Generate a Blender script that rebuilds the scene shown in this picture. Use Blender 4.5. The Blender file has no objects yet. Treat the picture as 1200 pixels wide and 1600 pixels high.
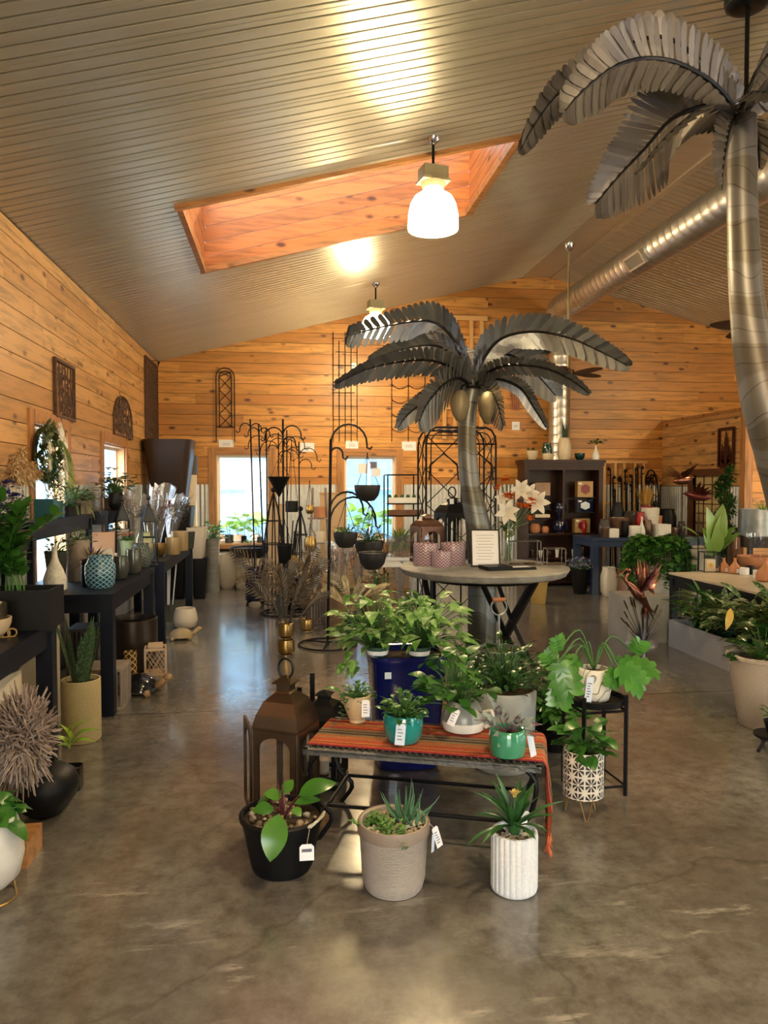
SKYS,SUNS,EXPO,LGLOW,LAMPW=1.8,6.0,0.75,14.,90.
import bpy, math, random
from math import sin, cos, pi, radians as RD, sqrt
from mathutils import Vector as V, Matrix
sc = bpy.context.scene
COL = sc.collection
R0 = random.Random(7)
# ---------------------------------------------------------------- camera
FPX = 1155.0; H = 1.6
_p = math.atan(43/FPX); _s = math.atan(155*cos(_p)/FPX)
CF = V((sin(_s)*cos(_p), cos(_s)*cos(_p), -sin(_p))); CR = V((cos(_s), -sin(_s), 0)); CU = CR.cross(CF)
C0 = V((0, 0, H))
def P(x, y, X=None, Y=None, z=None):
    d = CF*FPX + CR*(x-600) + CU*(800-y)
    t = Y/d.y if Y is not None else (X/d.x if X is not None else (z-H)/d.z)
    return C0 + d*t
def mpp(p): return (V(p)-C0).dot(CF)/FPX
cam = bpy.data.cameras.new('camera'); co = bpy.data.objects.new('camera', cam); COL.objects.link(co)
cam.sensor_fit = 'VERTICAL'; cam.sensor_height = 36; cam.lens = FPX/1600*36; cam.clip_start = .05
co.matrix_world = Matrix.Translation(C0) @ Matrix((CR, CU, -CF)).transposed().to_4x4()
sc.camera = co
# ---------------------------------------------------------------- mesh helpers
class MB:
    def __init__(s): s.v=[]; s.f=[]; s.m=[]; s.a=[]; s.k=0; s.r=.5
    def add(s, vs, fs):
        o=len(s.v); s.v += [tuple(q) for q in vs]
        for q in fs: s.f.append(tuple(i+o for i in q)); s.m.append(s.k); s.a.append(s.r)
        return s
    def box(s, x0, x1, y0, y1, z0, z1):
        return s.add([(x0,y0,z0),(x1,y0,z0),(x1,y1,z0),(x0,y1,z0),(x0,y0,z1),(x1,y0,z1),(x1,y1,z1),(x0,y1,z1)],
                     [(0,3,2,1),(4,5,6,7),(0,1,5,4),(1,2,6,5),(2,3,7,6),(3,0,4,7)])
    def cbox(s, c, d, rz=0, rx=0, ry=0, b=0):
        m = Matrix.Translation(c) @ Matrix.Rotation(rz,4,'Z') @ Matrix.Rotation(ry,4,'Y') @ Matrix.Rotation(rx,4,'X')
        x,y,z=d[0]/2,d[1]/2,d[2]/2
        vs=[m@V(q) for q in [(-x,-y,-z),(x,-y,-z),(x,y,-z),(-x,y,-z),(-x,-y,z),(x,-y,z),(x,y,z),(-x,y,z)]]
        return s.add(vs,[(0,3,2,1),(4,5,6,7),(0,1,5,4),(1,2,6,5),(2,3,7,6),(3,0,4,7)])
    def prism(s, poly, d, m=None):
        """poly: xy outline extruded along local z by d"""
        m = m or Matrix(); n=len(poly)
        vs=[m@V((x,y,0)) for x,y in poly]+[m@V((x,y,d)) for x,y in poly]
        return s.add(vs,[tuple(range(n))[::-1],tuple(range(n,2*n))]+[(i,(i+1)%n,n+(i+1)%n,n+i) for i in range(n)])
    def lathe(s, prof, n=28, c=(0,0,0), sx=1, sy=1, mod=None, cap=True, m=None, capt=False):
        m = m or Matrix.Translation(c); vs=[]
        for r,z in prof:
            for i in range(n):
                a=2*pi*i/n; q=r*(mod(a,z) if mod else 1)
                vs.append(m@V((q*cos(a)*sx,q*sin(a)*sy,z)))
        k=len(prof); fs=[(j*n+i,j*n+(i+1)%n,(j+1)*n+(i+1)%n,(j+1)*n+i) for j in range(k-1) for i in range(n)]
        if cap: fs.append(tuple(range(n))[::-1])
        if capt: fs.append(tuple(range((k-1)*n,k*n)))
        return s.add(vs,fs)
    def tube(s, pts, r, n=6, closed=False):
        pts=[V(q) for q in pts]; k=len(pts)
        rr = r if isinstance(r,(list,tuple)) else [r]*k
        vs=[]; up=None
        for i,q in enumerate(pts):
            if closed: t=pts[(i+1)%k]-pts[i-1]
            else: t=pts[min(i+1,k-1)]-pts[max(i-1,0)]
            if t.length<1e-9: t=V((0,0,1))
            t.normalize()
            if up is None: up = V((0,0,1)) if abs(t.z)<.9 else V((1,0,0))
            a=t.cross(up)
            if a.length<1e-4: a=t.cross(V((.3,.9,.1)))
            a.normalize(); b=a.cross(t); up=b
            for j in range(n):
                w=2*pi*j/n; vs.append(q+(a*cos(w)+b*sin(w))*rr[i])
        e=k if closed else k-1
        fs=[(i*n+j,i*n+(j+1)%n,((i+1)%k)*n+(j+1)%n,((i+1)%k)*n+j) for i in range(e) for j in range(n)]
        if not closed: fs += [tuple(range(n))[::-1],tuple(range((k-1)*n,k*n))]
        return s.add(vs,fs)
    def ball(s, c, rx, ry=None, rz=None, n=10, h=7, m=None):
        ry=ry or rx; rz=rz or rx; m = m or Matrix(); c=V(c)
        vs=[m@(c+V((0,0,-rz)))]
        for j in range(1,h):
            a=-pi/2+pi*j/h
            for i in range(n):
                w=2*pi*i/n; vs.append(m@(c+V((rx*cos(a)*cos(w),ry*cos(a)*sin(w),rz*sin(a)))))
        vs.append(m@(c+V((0,0,rz)))); L=len(vs)-1
        fs=[(0,1+(i+1)%n,1+i) for i in range(n)]+[(L,L-n+i,L-n+(i+1)%n) for i in range(n)]
        fs+=[(1+j*n+i,1+j*n+(i+1)%n,1+(j+1)*n+(i+1)%n,1+(j+1)*n+i) for j in range(h-2) for i in range(n)]
        return s.add(vs,fs)
    def leaf(s, p, yaw, pit, L, W, bend=.6, fold=.18, sh='ov', n=6, roll=0):
        p=V(p); s.r=R0.random(); vs=[]; q=p.copy(); fn=SH[sh]
        h=V((cos(yaw),sin(yaw),0)); sd=V((-sin(yaw),cos(yaw),0))
        for i in range(n+1):
            t=i/n; a=pit-bend*t; d=h*cos(a)+V((0,0,1))*sin(a); u=sd.cross(d)*-1
            if u.z<0 and a>-1.4 and a<1.4: u=-u
            e=sd*cos(roll)+u*sin(roll); w=fn(t)*W/2
            ba = d*(-.16*L) if sh=='heart' and i==0 else V((0,0,0))
            vs += [q+e*w+u*fold*w+ba, q, q-e*w+u*fold*w+ba]
            q=q+d*(L/n)
        fs=[]
        for i in range(n):
            b=i*3; fs += [(b,b+3,b+4,b+1),(b+1,b+4,b+5,b+2)]
        s.add(vs,fs); return q
def _leaf2(s,A,B,W,nrm=(0,-.6,.8),bow=.08,sh='ov',n=7,fold=.15,lobe=0):
    A=V(A);B=V(B);s.r=R0.random();d=B-A;L=d.length;d.normalize();N=V(nrm);N=(N-d*N.dot(d)).normalized();sd=d.cross(N);vs=[];fn=SH[sh]
    for i in range(n+1):
        t=i/n; w=fn(t)*W/2
        if lobe: w*=(.34+.66*abs(sin(lobe*pi*t+.5)))
        q=A.lerp(B,t)+N*(bow*L*sin(pi*t)); k=d*(-.14*L) if sh=='heart' and i==0 else V((0,0,0))
        vs+=[q+sd*w+N*fold*w+k,q,q-sd*w+N*fold*w+k]
    fs=[]
    for i in range(n):
        b=i*3; fs+=[(b,b+3,b+4,b+1),(b+1,b+4,b+5,b+2)]
    s.add(vs,fs)
MB.leaf2=_leaf2
SH={'ov':lambda t:max(.04,sin(pi*min(1,t**.85))**.8) if t<1 else .01,
    'lance':lambda t:max(.02,(sin(pi*t**.6))**1.0) if t<1 else .01,
    'strap':lambda t:(.7+.3*sin(pi*t))*(1 if t<.7 else max(.01,1-((t-.7)/.3)**1.6)),
    'taper':lambda t:max(.01,1-t**1.5),
    'spoon':lambda t:.25+.75*t*1.25 if t<.75 else max(.02,1.2*(1-((t-.75)/.25)**2)),
    'heart':lambda t:(.62+1.9*t if t<.2 else max(.01,cos((t-.2)/.8*pi/2)**.85)),
    'arrow':lambda t:(.5+3*t if t<.16 else max(.01,(1-(t-.16)/.84)**.8))}
def obj(name, mb, mats, parent=None, loc=(0,0,0), rz=0, smooth=False, **kw):
    me=bpy.data.meshes.new(name); me.from_pydata(mb.v,[],mb.f)
    if not isinstance(mats,(list,tuple)): mats=[mats]
    for m in mats: me.materials.append(m)
    n=len(me.polygons)
    if len(mats)>1: me.polygons.foreach_set('material_index',mb.m[:n])
    at=me.attributes.new('rnd','FLOAT','FACE'); at.data.foreach_set('value',mb.a[:n])
    if smooth: me.polygons.foreach_set('use_smooth',[True]*n)
    me.update()
    o=bpy.data.objects.new(name,me); COL.objects.link(o); o.location=loc; o.rotation_euler=(0,0,rz)
    if parent: o.parent=parent
    for k,v in kw.items():
        if v is not None: o[k]=v
    if smooth and smooth!=2:
        me.set_sharp_from_angle(angle=RD(42))
    return o
def thing(name,label,cat,loc,rz=0,group=None):
    o=bpy.data.objects.new(name,None); COL.objects.link(o); o.location=loc; o.rotation_euler=(0,0,rz)
    o.empty_display_size=.1; o['label']=label; o['category']=cat
    if group: o['group']=group
    return o
def solo(name,mb,mats,label,cat,loc=(0,0,0),rz=0,group=None,smooth=True):
    return obj(name,mb,mats,None,loc,rz,smooth,label=label,category=cat,group=group)
def struct(name,mb,mats,smooth=False): return obj(name,mb,mats,None,(0,0,0),0,smooth,kind='structure')
def copy_tree(o,parent=None):
    c=o.copy(); COL.objects.link(c)
    if parent: c.parent=parent
    for ch in list(o.children): copy_tree(ch,c)
    return c
# ---------------------------------------------------------------- materials
def nm(name):
    m=bpy.data.materials.new(name); m.use_nodes=True; t=m.node_tree; b=t.nodes['Principled BSDF']; return m,t,b
def nd(t,ty,**k):
    n=t.nodes.new(ty)
    for a,v in k.items():
        if a[0]=='_': n.inputs[a[1:].replace('_',' ')].default_value=v
        else: setattr(n,a,v)
    return n
def coords(t,scale=(1,1,1),rot=(0,0,0)):
    tc=nd(t,'ShaderNodeTexCoord'); mp=nd(t,'ShaderNodeMapping'); mp.inputs['Scale'].default_value=scale; mp.inputs['Rotation'].default_value=rot
    t.links.new(tc.outputs['Object'],mp.inputs['Vector']); return mp.outputs[0]
def mixc(t,fac,a,b,bt='MIX'):
    n=nd(t,'ShaderNodeMix',data_type='RGBA',blend_type=bt)
    for k,v in ((0,fac),(6,a),(7,b)):
        if isinstance(v,(int,float)) : n.inputs[k].default_value=v
        elif isinstance(v,tuple): n.inputs[k].default_value=v if len(v)==4 else (*v,1)
        else: t.links.new(v,n.inputs[k])
    return n.outputs[2]
def ramp(t,src,a,b,ca=(0,0,0),cb=(1,1,1)):
    r=nd(t,'ShaderNodeValToRGB'); r.color_ramp.elements[0].position=a; r.color_ramp.elements[1].position=b
    r.color_ramp.elements[0].color=(*ca,1); r.color_ramp.elements[1].color=(*cb,1); t.links.new(src,r.inputs[0]); return r.outputs[0]
def bump(t,b,src,st=.3,dist=.01):
    n=nd(t,'ShaderNodeBump',_Strength=st,_Distance=dist); t.links.new(src,n.inputs['Height']); t.links.new(n.outputs[0],b.inputs['Normal'])
def noise(t,vec,scale,det=3,rough=.5):
    n=nd(t,'ShaderNodeTexNoise',_Scale=scale,_Detail=det,_Roughness=rough); t.links.new(vec,n.inputs['Vector']); return n.outputs['Fac']
def mat(name,c,rough=.5,metal=0,c2=None,sc_=12,bm=0,st=(1,1,1),coat=0,emit=None,es=0,trans=0,alpha=1,bs=None,spec=None):
    m,t,b=nm(name); b.inputs['Roughness'].default_value=rough; b.inputs['Metallic'].default_value=metal
    b.inputs['Base Color'].default_value=(*c,1)
    if spec is not None: b.inputs['Specular IOR Level'].default_value=spec
    if c2 or bm:
        v=coords(t,st); n=noise(t,v,sc_,4,.6)
        if c2: t.links.new(ramp(t,n,.32,.68,c,c2),b.inputs['Base Color'])
        if bm: bump(t,b,noise(t,v,bs or sc_*3,3),bm,.01)
    if coat: b.inputs['Coat Weight'].default_value=coat; b.inputs['Coat Roughness'].default_value=.1
    if emit: b.inputs['Emission Color'].default_value=(*emit,1); b.inputs['Emission Strength'].default_value=es
    if trans: b.inputs['Transmission Weight'].default_value=trans
    if alpha<1: b.inputs['Alpha'].default_value=alpha
    return m
def leafmat(name,a,b_,rough=.38,var=None,vs=9,back=None):
    m,t,b=nm(name); at=nd(t,'ShaderNodeAttribute',attribute_name='rnd')
    c=mixc(t,at.outputs['Fac'],a,b_)
    if var:
        v=coords(t); n=noise(t,v,vs*6,2); c=mixc(t,ramp(t,n,.48,.58),c,var)
    t.links.new(c,b.inputs['Base Color']); b.inputs['Roughness'].default_value=rough
    b.inputs['Subsurface Weight'].default_value=0
    tr=nd(t,'ShaderNodeBsdfTranslucent'); t.links.new(c,tr.inputs[0]); mx=nd(t,'ShaderNodeMixShader'); mx.inputs[0].default_value=.2
    t.links.new(b.outputs[0],mx.inputs[1]); t.links.new(tr.outputs[0],mx.inputs[2]); t.links.new(mx.outputs[0],t.nodes['Material Output'].inputs[0])
    return m
def woodmat(name,ax,a,b_,knot=(.10,.03,.01),rough=.42,g=1):
    """board material; ax: the board's long axis"""
    m,t,b=nm(name); s=[9,9,9]; s[ax]=.9
    v=coords(t,tuple(s)); at=nd(t,'ShaderNodeAttribute',attribute_name='rnd')
    ad=nd(t,'ShaderNodeVectorMath',operation='ADD'); t.links.new(v,ad.inputs[0])
    mul=nd(t,'ShaderNodeMath',operation='MULTIPLY'); mul.inputs[1].default_value=37.; t.links.new(at.outputs['Fac'],mul.inputs[0]); t.links.new(mul.outputs[0],ad.inputs[1])
    gr=noise(t,ad.outputs[0],2.2*g,6,.62)
    base=mixc(t,at.outputs['Fac'],a,b_)
    dk=tuple(q*.40 for q in a)
    c=mixc(t,ramp(t,gr,.45,.70),base,dk)
    s2=[5.5,5.5,5.5]; s2[ax]=2.6
    vv=coords(t,tuple(s2)); ad2=nd(t,'ShaderNodeVectorMath',operation='ADD'); t.links.new(vv,ad2.inputs[0]); t.links.new(mul.outputs[0],ad2.inputs[1])
    vo=nd(t,'ShaderNodeTexVoronoi',_Scale=1.1); t.links.new(ad2.outputs[0],vo.inputs['Vector'])
    kn=ramp(t,vo.outputs['Distance'],.09,.20,(1,1,1),(0,0,0))
    c=mixc(t,kn,c,knot); t.links.new(c,b.inputs['Base Color']); b.inputs['Roughness'].default_value=rough
    bump(t,b,gr,.12,.004); return m
WA,WB=(.62,.30,.095),(.50,.20,.05)
M={}
M['wl']=woodmat('cedar_boards_side',1,(.66,.37,.145),(.47,.225,.075))
M['wb']=woodmat('cedar_boards_end',0,(.74,.35,.085),(.47,.185,.035))
M['wz']=woodmat('cedar_trim_upright',2,(.50,.23,.08),(.42,.18,.05))
M['wt']=woodmat('cedar_trim_level',0,(.50,.23,.08),(.42,.18,.05))
M['wsk']=woodmat('skylight_boards',0,(.60,.22,.06),(.46,.15,.035),rough=.35)
M['wsy']=woodmat('skylight_boards_side',1,(.60,.22,.06),(.46,.15,.035),rough=.35)
M['gap']=mat('board_gap',(.03,.012,.005),.9)
M['backing']=mat('outer_sheathing',(.2,.2,.2),.8)
M['cor']=mat('corrugated_steel',(.62,.62,.60),.38,.55,(.5,.5,.48),6)
M['black']=mat('black_iron',(.006,.006,.007),.45,.2,spec=.2)
M['blackp']=mat('black_matte',(.006,.006,.007),.45,spec=.2)
M['navy']=mat('dark_navy_paint',(.003,.004,.009),.42,0,(.005,.007,.015),3,spec=.18)
M['white']=mat('white_gloss',(.78,.77,.74),.25)
M['cream']=mat('cream_ceramic',(.68,.58,.42),.35,0,(.6,.5,.35),20)
M['beige']=mat('beige_fibre_clay',(.56,.47,.35),.6,0,(.5,.42,.31),8,.1)
M['soil']=mat('potting_soil',(.03,.018,.01),.95,0,(.09,.055,.03),60,.8)
M['paper']=mat('white_card',(.85,.85,.9),.6)
M['gold']=mat('brushed_gold',(.45,.28,.09),.32,.9,(.3,.18,.06),8)
M['ink']=mat('grey_ink',(.15,.15,.2),.8)
M['glass']=mat('clear_glass',(.95,.97,.97),.03,0,trans=1)
M['glass'].node_tree.nodes['Principled BSDF'].inputs['IOR'].default_value=1.2
M['glassd']=mat('smoked_glass',(.12,.10,.09),.05,.0,trans=.6)
G={}
G['dark']=leafmat('dark_green_leaf',(.012,.05,.010),(.03,.10,.018),.28)
G['mid']=leafmat('mid_green_leaf',(.03,.12,.018),(.07,.21,.03),.33)
G['lite']=leafmat('light_green_leaf',(.10,.28,.04),(.22,.42,.08),.4,(.36,.50,.16),6)
G['syn']=leafmat('syngonium_leaf',(.07,.22,.035),(.20,.40,.09),.4,(.30,.48,.16),5)
G['lime']=leafmat('yellow_green_leaf',(.20,.36,.03),(.36,.50,.05),.35)
G['heart']=leafmat('heart_leaf_green',(.03,.13,.02),(.07,.22,.03),.3,(.06,.2,.03))
G['var']=leafmat('variegated_leaf',(.025,.09,.02),(.05,.15,.03),.35,(.32,.38,.16),8)
G['aloe']=leafmat('aloe_leaf',(.06,.17,.09),(.13,.29,.15),.4)
G['brom']=leafmat('bromeliad_leaf',(.02,.085,.025),(.05,.16,.04),.33)
G['succ']=leafmat('succulent_leaf',(.12,.30,.06),(.26,.45,.14),.4)
G['silver']=leafmat('silver_purple_leaf',(.14,.17,.15),(.28,.34,.30),.4,(.10,.05,.08),6)
G['snake']=leafmat('snake_plant_leaf',(.012,.035,.016),(.05,.09,.035),.35,(.07,.12,.05),10)
G['dry']=leafmat('dried_frond',(.09,.055,.028),(.22,.15,.08),.6)
G['bron']=leafmat('dark_bronze_frond',(.03,.022,.015),(.12,.085,.055),.5)
G['blue']=leafmat('blue_hydrangea',(.02,.018,.12),(.06,.05,.26),.6)
G['wpet']=leafmat('white_petal',(.80,.78,.74),(.72,.66,.56),.5)
G['orange']=leafmat('orange_petal',(.80,.16,.03),(.85,.30,.05),.5)
G['salmon']=leafmat('salmon_petal',(.75,.28,.15),(.85,.42,.25),.5)
G['lav']=leafmat('lavender_petal',(.30,.32,.62),(.62,.60,.75),.5)
G['teal']=leafmat('blue_green_needles',(.03,.17,.11),(.10,.34,.22),.5)
G['pamp']=leafmat('pampas_plume',(.62,.44,.24),(.80,.62,.38),.8)
G['olive']=leafmat('olive_leaf',(.05,.07,.02),(.12,.14,.04),.5)
G['red']=leafmat('dark_red_leaf',(.22,.02,.02),(.45,.05,.03),.4)
# ---------------------------------------------------------------- the room
XL,YB,ZE,SL,XR0,XR1,ZR,XR = -1.973,12.0,3.51,.2583,3.97,4.43,5.045,10.37
YF=-3.6
def zc(x): return ZE+SL*(x-XL) if x<XR0 else (ZR if x<XR1 else ZR-SL*(x-XR1))
def planks(mb, u0, u1, z0, z1, holes, put, top=None, h=.165, seed=1, th=.015, zoff=0):
    """boards on a wall; put(u0,u1,z0,z1,u0b,u1b) adds one; holes: (ua,ub,za,zb)"""
    r=random.Random(seed); z=z0+zoff
    while z<z1:
        a=max(z,z0); b=min(z+h-.006,z1)
        cuts=sorted(set([a,b]+[q for hh in holes for q in (hh[2],hh[3]) if a<q<b]))
        brk=[]; u=u0-r.random()*3
        while u<u1: brk.append((u,r.random())); u+=1.2+r.random()*2.6
        brk.append((u1+9,0))
        if top:
            (l0,r0),(l1,r1)=top(a),top(b); brk=[q for q in brk if not (l0-.05<q[0]<l1+.05 or r1-.05<q[0]<r0+.05)]
            if brk[0][0]>u0: brk.insert(0,(u0-9,.4))
        for za,zb in zip(cuts,cuts[1:]):
            seg=[(u0,u1)]
            for ha,hb,hz0,hz1 in holes:
                if hz0<(za+zb)/2<hz1:
                    ns=[]
                    for p,q in seg:
                        if hb<=p or ha>=q: ns.append((p,q)); continue
                        if ha>p: ns.append((p,ha))
                        if hb<q: ns.append((hb,q))
                    seg=ns
            for p,q in seg:
                for (s0,rv),(s1,_) in zip(brk,brk[1:]):
                    x0,x1=max(p,s0),min(q,s1-.002)
                    if x1-x0<.01: continue
                    mb.r=rv; xa0,xa1,xb0,xb1=x0,x1,x0,x1
                    if top:
                        l0,r0=top(za); l1,r1=top(zb)
                        xa0,xa1=max(x0,l0),min(x1,r0); xb0,xb1=max(x0,l1),min(x1,r1)
                        if xa1-xa0<.01: continue
                        if xb1<xb0: xb0=xb1=min(max((xb0+xb1)/2,xa0),xa1)
                    put(mb,xa0,xa1,xb0,xb1,za,zb)
        z+=h
def put_back(mb,a0,a1,b0,b1,z0,z1,y=YB,t=.018):
    mb.add([(a0,y-t,z0),(a1,y-t,z0),(b1,y-t,z1),(b0,y-t,z1),(a0,y,z0),(a1,y,z0),(b1,y,z1),(b0,y,z1)],[(0,1,2,3),(4,0,3,7),(1,5,6,2),(3,2,6,7),(4,5,1,0)])
def put_side(x,sg,t=.018):
    def f(mb,a0,a1,b0,b1,z0,z1):
        mb.add([(x+sg*t,a0,z0),(x+sg*t,a1,z0),(x+sg*t,b1,z1),(x+sg*t,b0,z1),(x,a0,z0),(x,a1,z0),(x,b1,z1),(x,b0,z1)],[(0,1,2,3),(4,0,3,7),(1,5,6,2),(3,2,6,7),(4,5,1,0)])
    return f
def slab_holes(mb,u0,u1,z0,z1,holes,put):
    zs=sorted(set([z0,z1]+[q for h in holes for q in h[2:]]))
    for a,b in zip(zs,zs[1:]):
        us=[(u0,u1)]
        for ha,hb,c,d in holes:
            if c<(a+b)/2<d:
                n=[]
                for p,q in us:
                    if hb<=p or ha>=q: n.append((p,q)); continue
                    if ha>p:n.append((p,ha))
                    if hb<q:n.append((hb,q))
                us=n
        for p,q in us: put(mb,p,q,a,b)
def corr(mb,pts_put,u0,u1,z0,z1,per=.068,amp=.012):
    n=int((u1-u0)/per*6); L=[]
    for i in range(n+1):
        u=u0+(u1-u0)*i/n; a=sin(2*pi*u/per); a=max(-.75,min(.75,a))*amp
        L.append((u,a))
    vs=[pts_put(u,a,z) for z in (z0,z1) for u,a in L]; k=len(L)
    mb.add(vs,[(i,i+1,k+i+1,k+i) for i in range(k-1)])
WH=(1.6)
wL=[(6.12,7.0,.65,2.08),(8.37,9.5,.65,2.06)]
wB=[(-1.08,-.245,.645,2.08),(.95,1.81,.645,2.07)]
# left wall
mb=MB()
slab_holes(mb,YF,YB+.25,0,ZE+.1,wL,lambda m,p,q,a,b:m.box(XL-.14,XL-.002,p,q,a,b)); 
wall_left=struct('wall_left',mb,M['gap'])
mb=MB(); planks(mb,YF,YB,WH,ZE-.01,wL,put_side(XL-.002,1),seed=3,zoff=-.03); obj('boards',mb,M['wl'],wall_left)
mb=MB()
for a,b in ((YF,6.02),(7.1,8.27),(9.6,YB)): corr(mb,lambda u,s,z:(XL+.014+s,u,z),a,b,0,WH)
corr(mb,lambda u,s,z:(XL+.014+s,u,z),6.02,7.1,0,.55); corr(mb,lambda u,s,z:(XL+.014+s,u,z),8.27,9.6,0,.55)
obj('corrugated_panel',mb,M['cor'],wall_left,smooth=2)
# back wall
mb=MB(); slab_holes(mb,XL-.14,XR+.14,0,2.3,wB,lambda m,p,q,a,b:m.box(p,q,YB+.002,YB+.14,a,b))
mb.add([(XL-.14,YB+.002,2.3),(XR,YB+.002,2.3),(XR,YB+.002,zc(XR)),(XR1,YB+.002,ZR),(XR0,YB+.002,ZR),(XL-.14,YB+.002,ZE)],[(0,1,2,3,4,5)])
wall_back=struct('wall_back',mb,M['gap'])
def top(z):
    if z<=zc(XR): return (XL,XR)
    return (XL+max(0,(z-ZE)/SL),XR1+(ZR-z)/SL)
mb=MB(); planks(mb,XL,XR,WH,ZR-.005,wB,put_back,top=top,seed=5,zoff=-.05); obj('boards',mb,M['wb'],wall_back)
mb=MB()
for a,b in ((XL,-1.19),(-.14,.84),(1.92,6.4)): corr(mb,lambda u,s,z:(u,YB-.014+s,z),a,b,0,WH)
for a,b in ((-1.19,-.14),(.84,1.92)): corr(mb,lambda u,s,z:(u,YB-.014+s,z),a,b,0,.53)
obj('corrugated_panel',mb,M['cor'],wall_back,smooth=2)
def window(nm_,axis,u0,u1,z0,z1,f,d):
    """f: wall plane; d: +1 when outside is towards +axis"""
    mb=MB(); 
    def bx(m,a,b,c0,c1,e,g):   # u range, depth range (0 inside face, + outward), z range
        p,q=f+d*c0,f+d*c1; p,q=min(p,q),max(p,q)
        if axis=='y': m.box(a,b,p,q,e,g)
        else: m.box(p,q,a,b,e,g)
    w=.11
    for a,b,e,g in ((u0-w,u0,z0-w,z1+w),(u1,u1+w,z0-w,z1+w)): bx(mb,a,b,-.035,0,e,g)
    o=struct(nm_,mb,M['wz'])
    m2=MB(); bx(m2,u0,u1,-.04,0,z1,z1+w); bx(m2,u0-.02,u1+.02,-.06,.0,z0-w*.6,z0); obj('head_and_sill',m2,M['wt'],o)
    m3=MB()
    for a,b,e,g in ((u0-.001,u0+.02,z0,z1),(u1-.02,u1+.001,z0,z1),(u0+.02,u1-.02,z1-.02,z1+.001),(u0+.02,u1-.02,z0-.001,z0+.02)): bx(m3,a,b,-.01,.14,e,g)
    obj('reveal',m3,mat(nm_+'_reveal',(.66,.42,.22),.5),o)
    m4=MB()
    for a,b,e,g in ((u0+.02,u0+.055,z0+.02,z1-.02),(u1-.055,u1-.02,z0+.02,z1-.02),(u0+.055,u1-.055,z1-.055,z1-.02),(u0+.055,u1-.055,z0+.02,z0+.055)): bx(m4,a,b,.08,.12,e,g)
    obj('sash',m4,M['white'],o)
    m5=MB(); bx(m5,u0+.055,u1-.055,.098,.102,z0+.055,z1-.055); obj('pane',m5,M['pane'],o)
    return o
def pane_mat():
    m=bpy.data.materials.new('window_glass'); m.use_nodes=True; t=m.node_tree; t.nodes.clear()
    o=nd(t,'ShaderNodeOutputMaterial'); tr=nd(t,'ShaderNodeBsdfTransparent'); g=nd(t,'ShaderNodeBsdfGlossy'); g.inputs['Roughness'].default_value=.02
    x=nd(t,'ShaderNodeMixShader'); x.inputs[0].default_value=.06
    t.links.new(tr.outputs[0],x.inputs[1]); t.links.new(g.outputs[0],x.inputs[2]); t.links.new(x.outputs[0],o.inputs[0]); return m
M['pane']=pane_mat()
window('window_1','x',*wL[0],XL,-1); window('window_2','x',*wL[1],XL,-1)
window('window_3','y',*wB[0],YB,1); window('window_4','y',*wB[1],YB,1)
# right wall and front wall (behind the camera) with unseen windows added for daylight
wR=[(-2.5,-.2,.7,2.4),(1.0,3.2,.7,2.4),(4.6,6.6,.7,2.4)]
mb=MB(); slab_holes(mb,YF,YB+.14,0,zc(XR)+.02,wR,lambda m,p,q,a,b:m.box(XR,XR+.14,p,q,a,b)); wall_right=struct('wall_right',mb,M['wl'])
wF=[(-1.5,1.2,.15,2.5),(6.2,9.2,.15,2.5)]
mb=MB(); slab_holes(mb,XL-.14,XR+.14,0,3.3,wF,lambda m,p,q,a,b:m.box(p,q,YF-.14,YF,a,b))
mb.add([(XL-.14,YF-.01,3.3),(XR+.14,YF-.01,3.3),(XR+.14,YF-.01,zc(XR)),(XR1,YF-.01,ZR),(XR0,YF-.01,ZR),(XL-.14,YF-.01,ZE)],[(0,5,4,3,2,1)]); wall_front=struct('wall_front',mb,M['wb'])
k=5
for a in wR: window('window_%d'%k,'x',*a,XR,1); k+=1
for a in wF: window('window_%d'%k,'y',*a,YF,-1); k+=1
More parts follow.
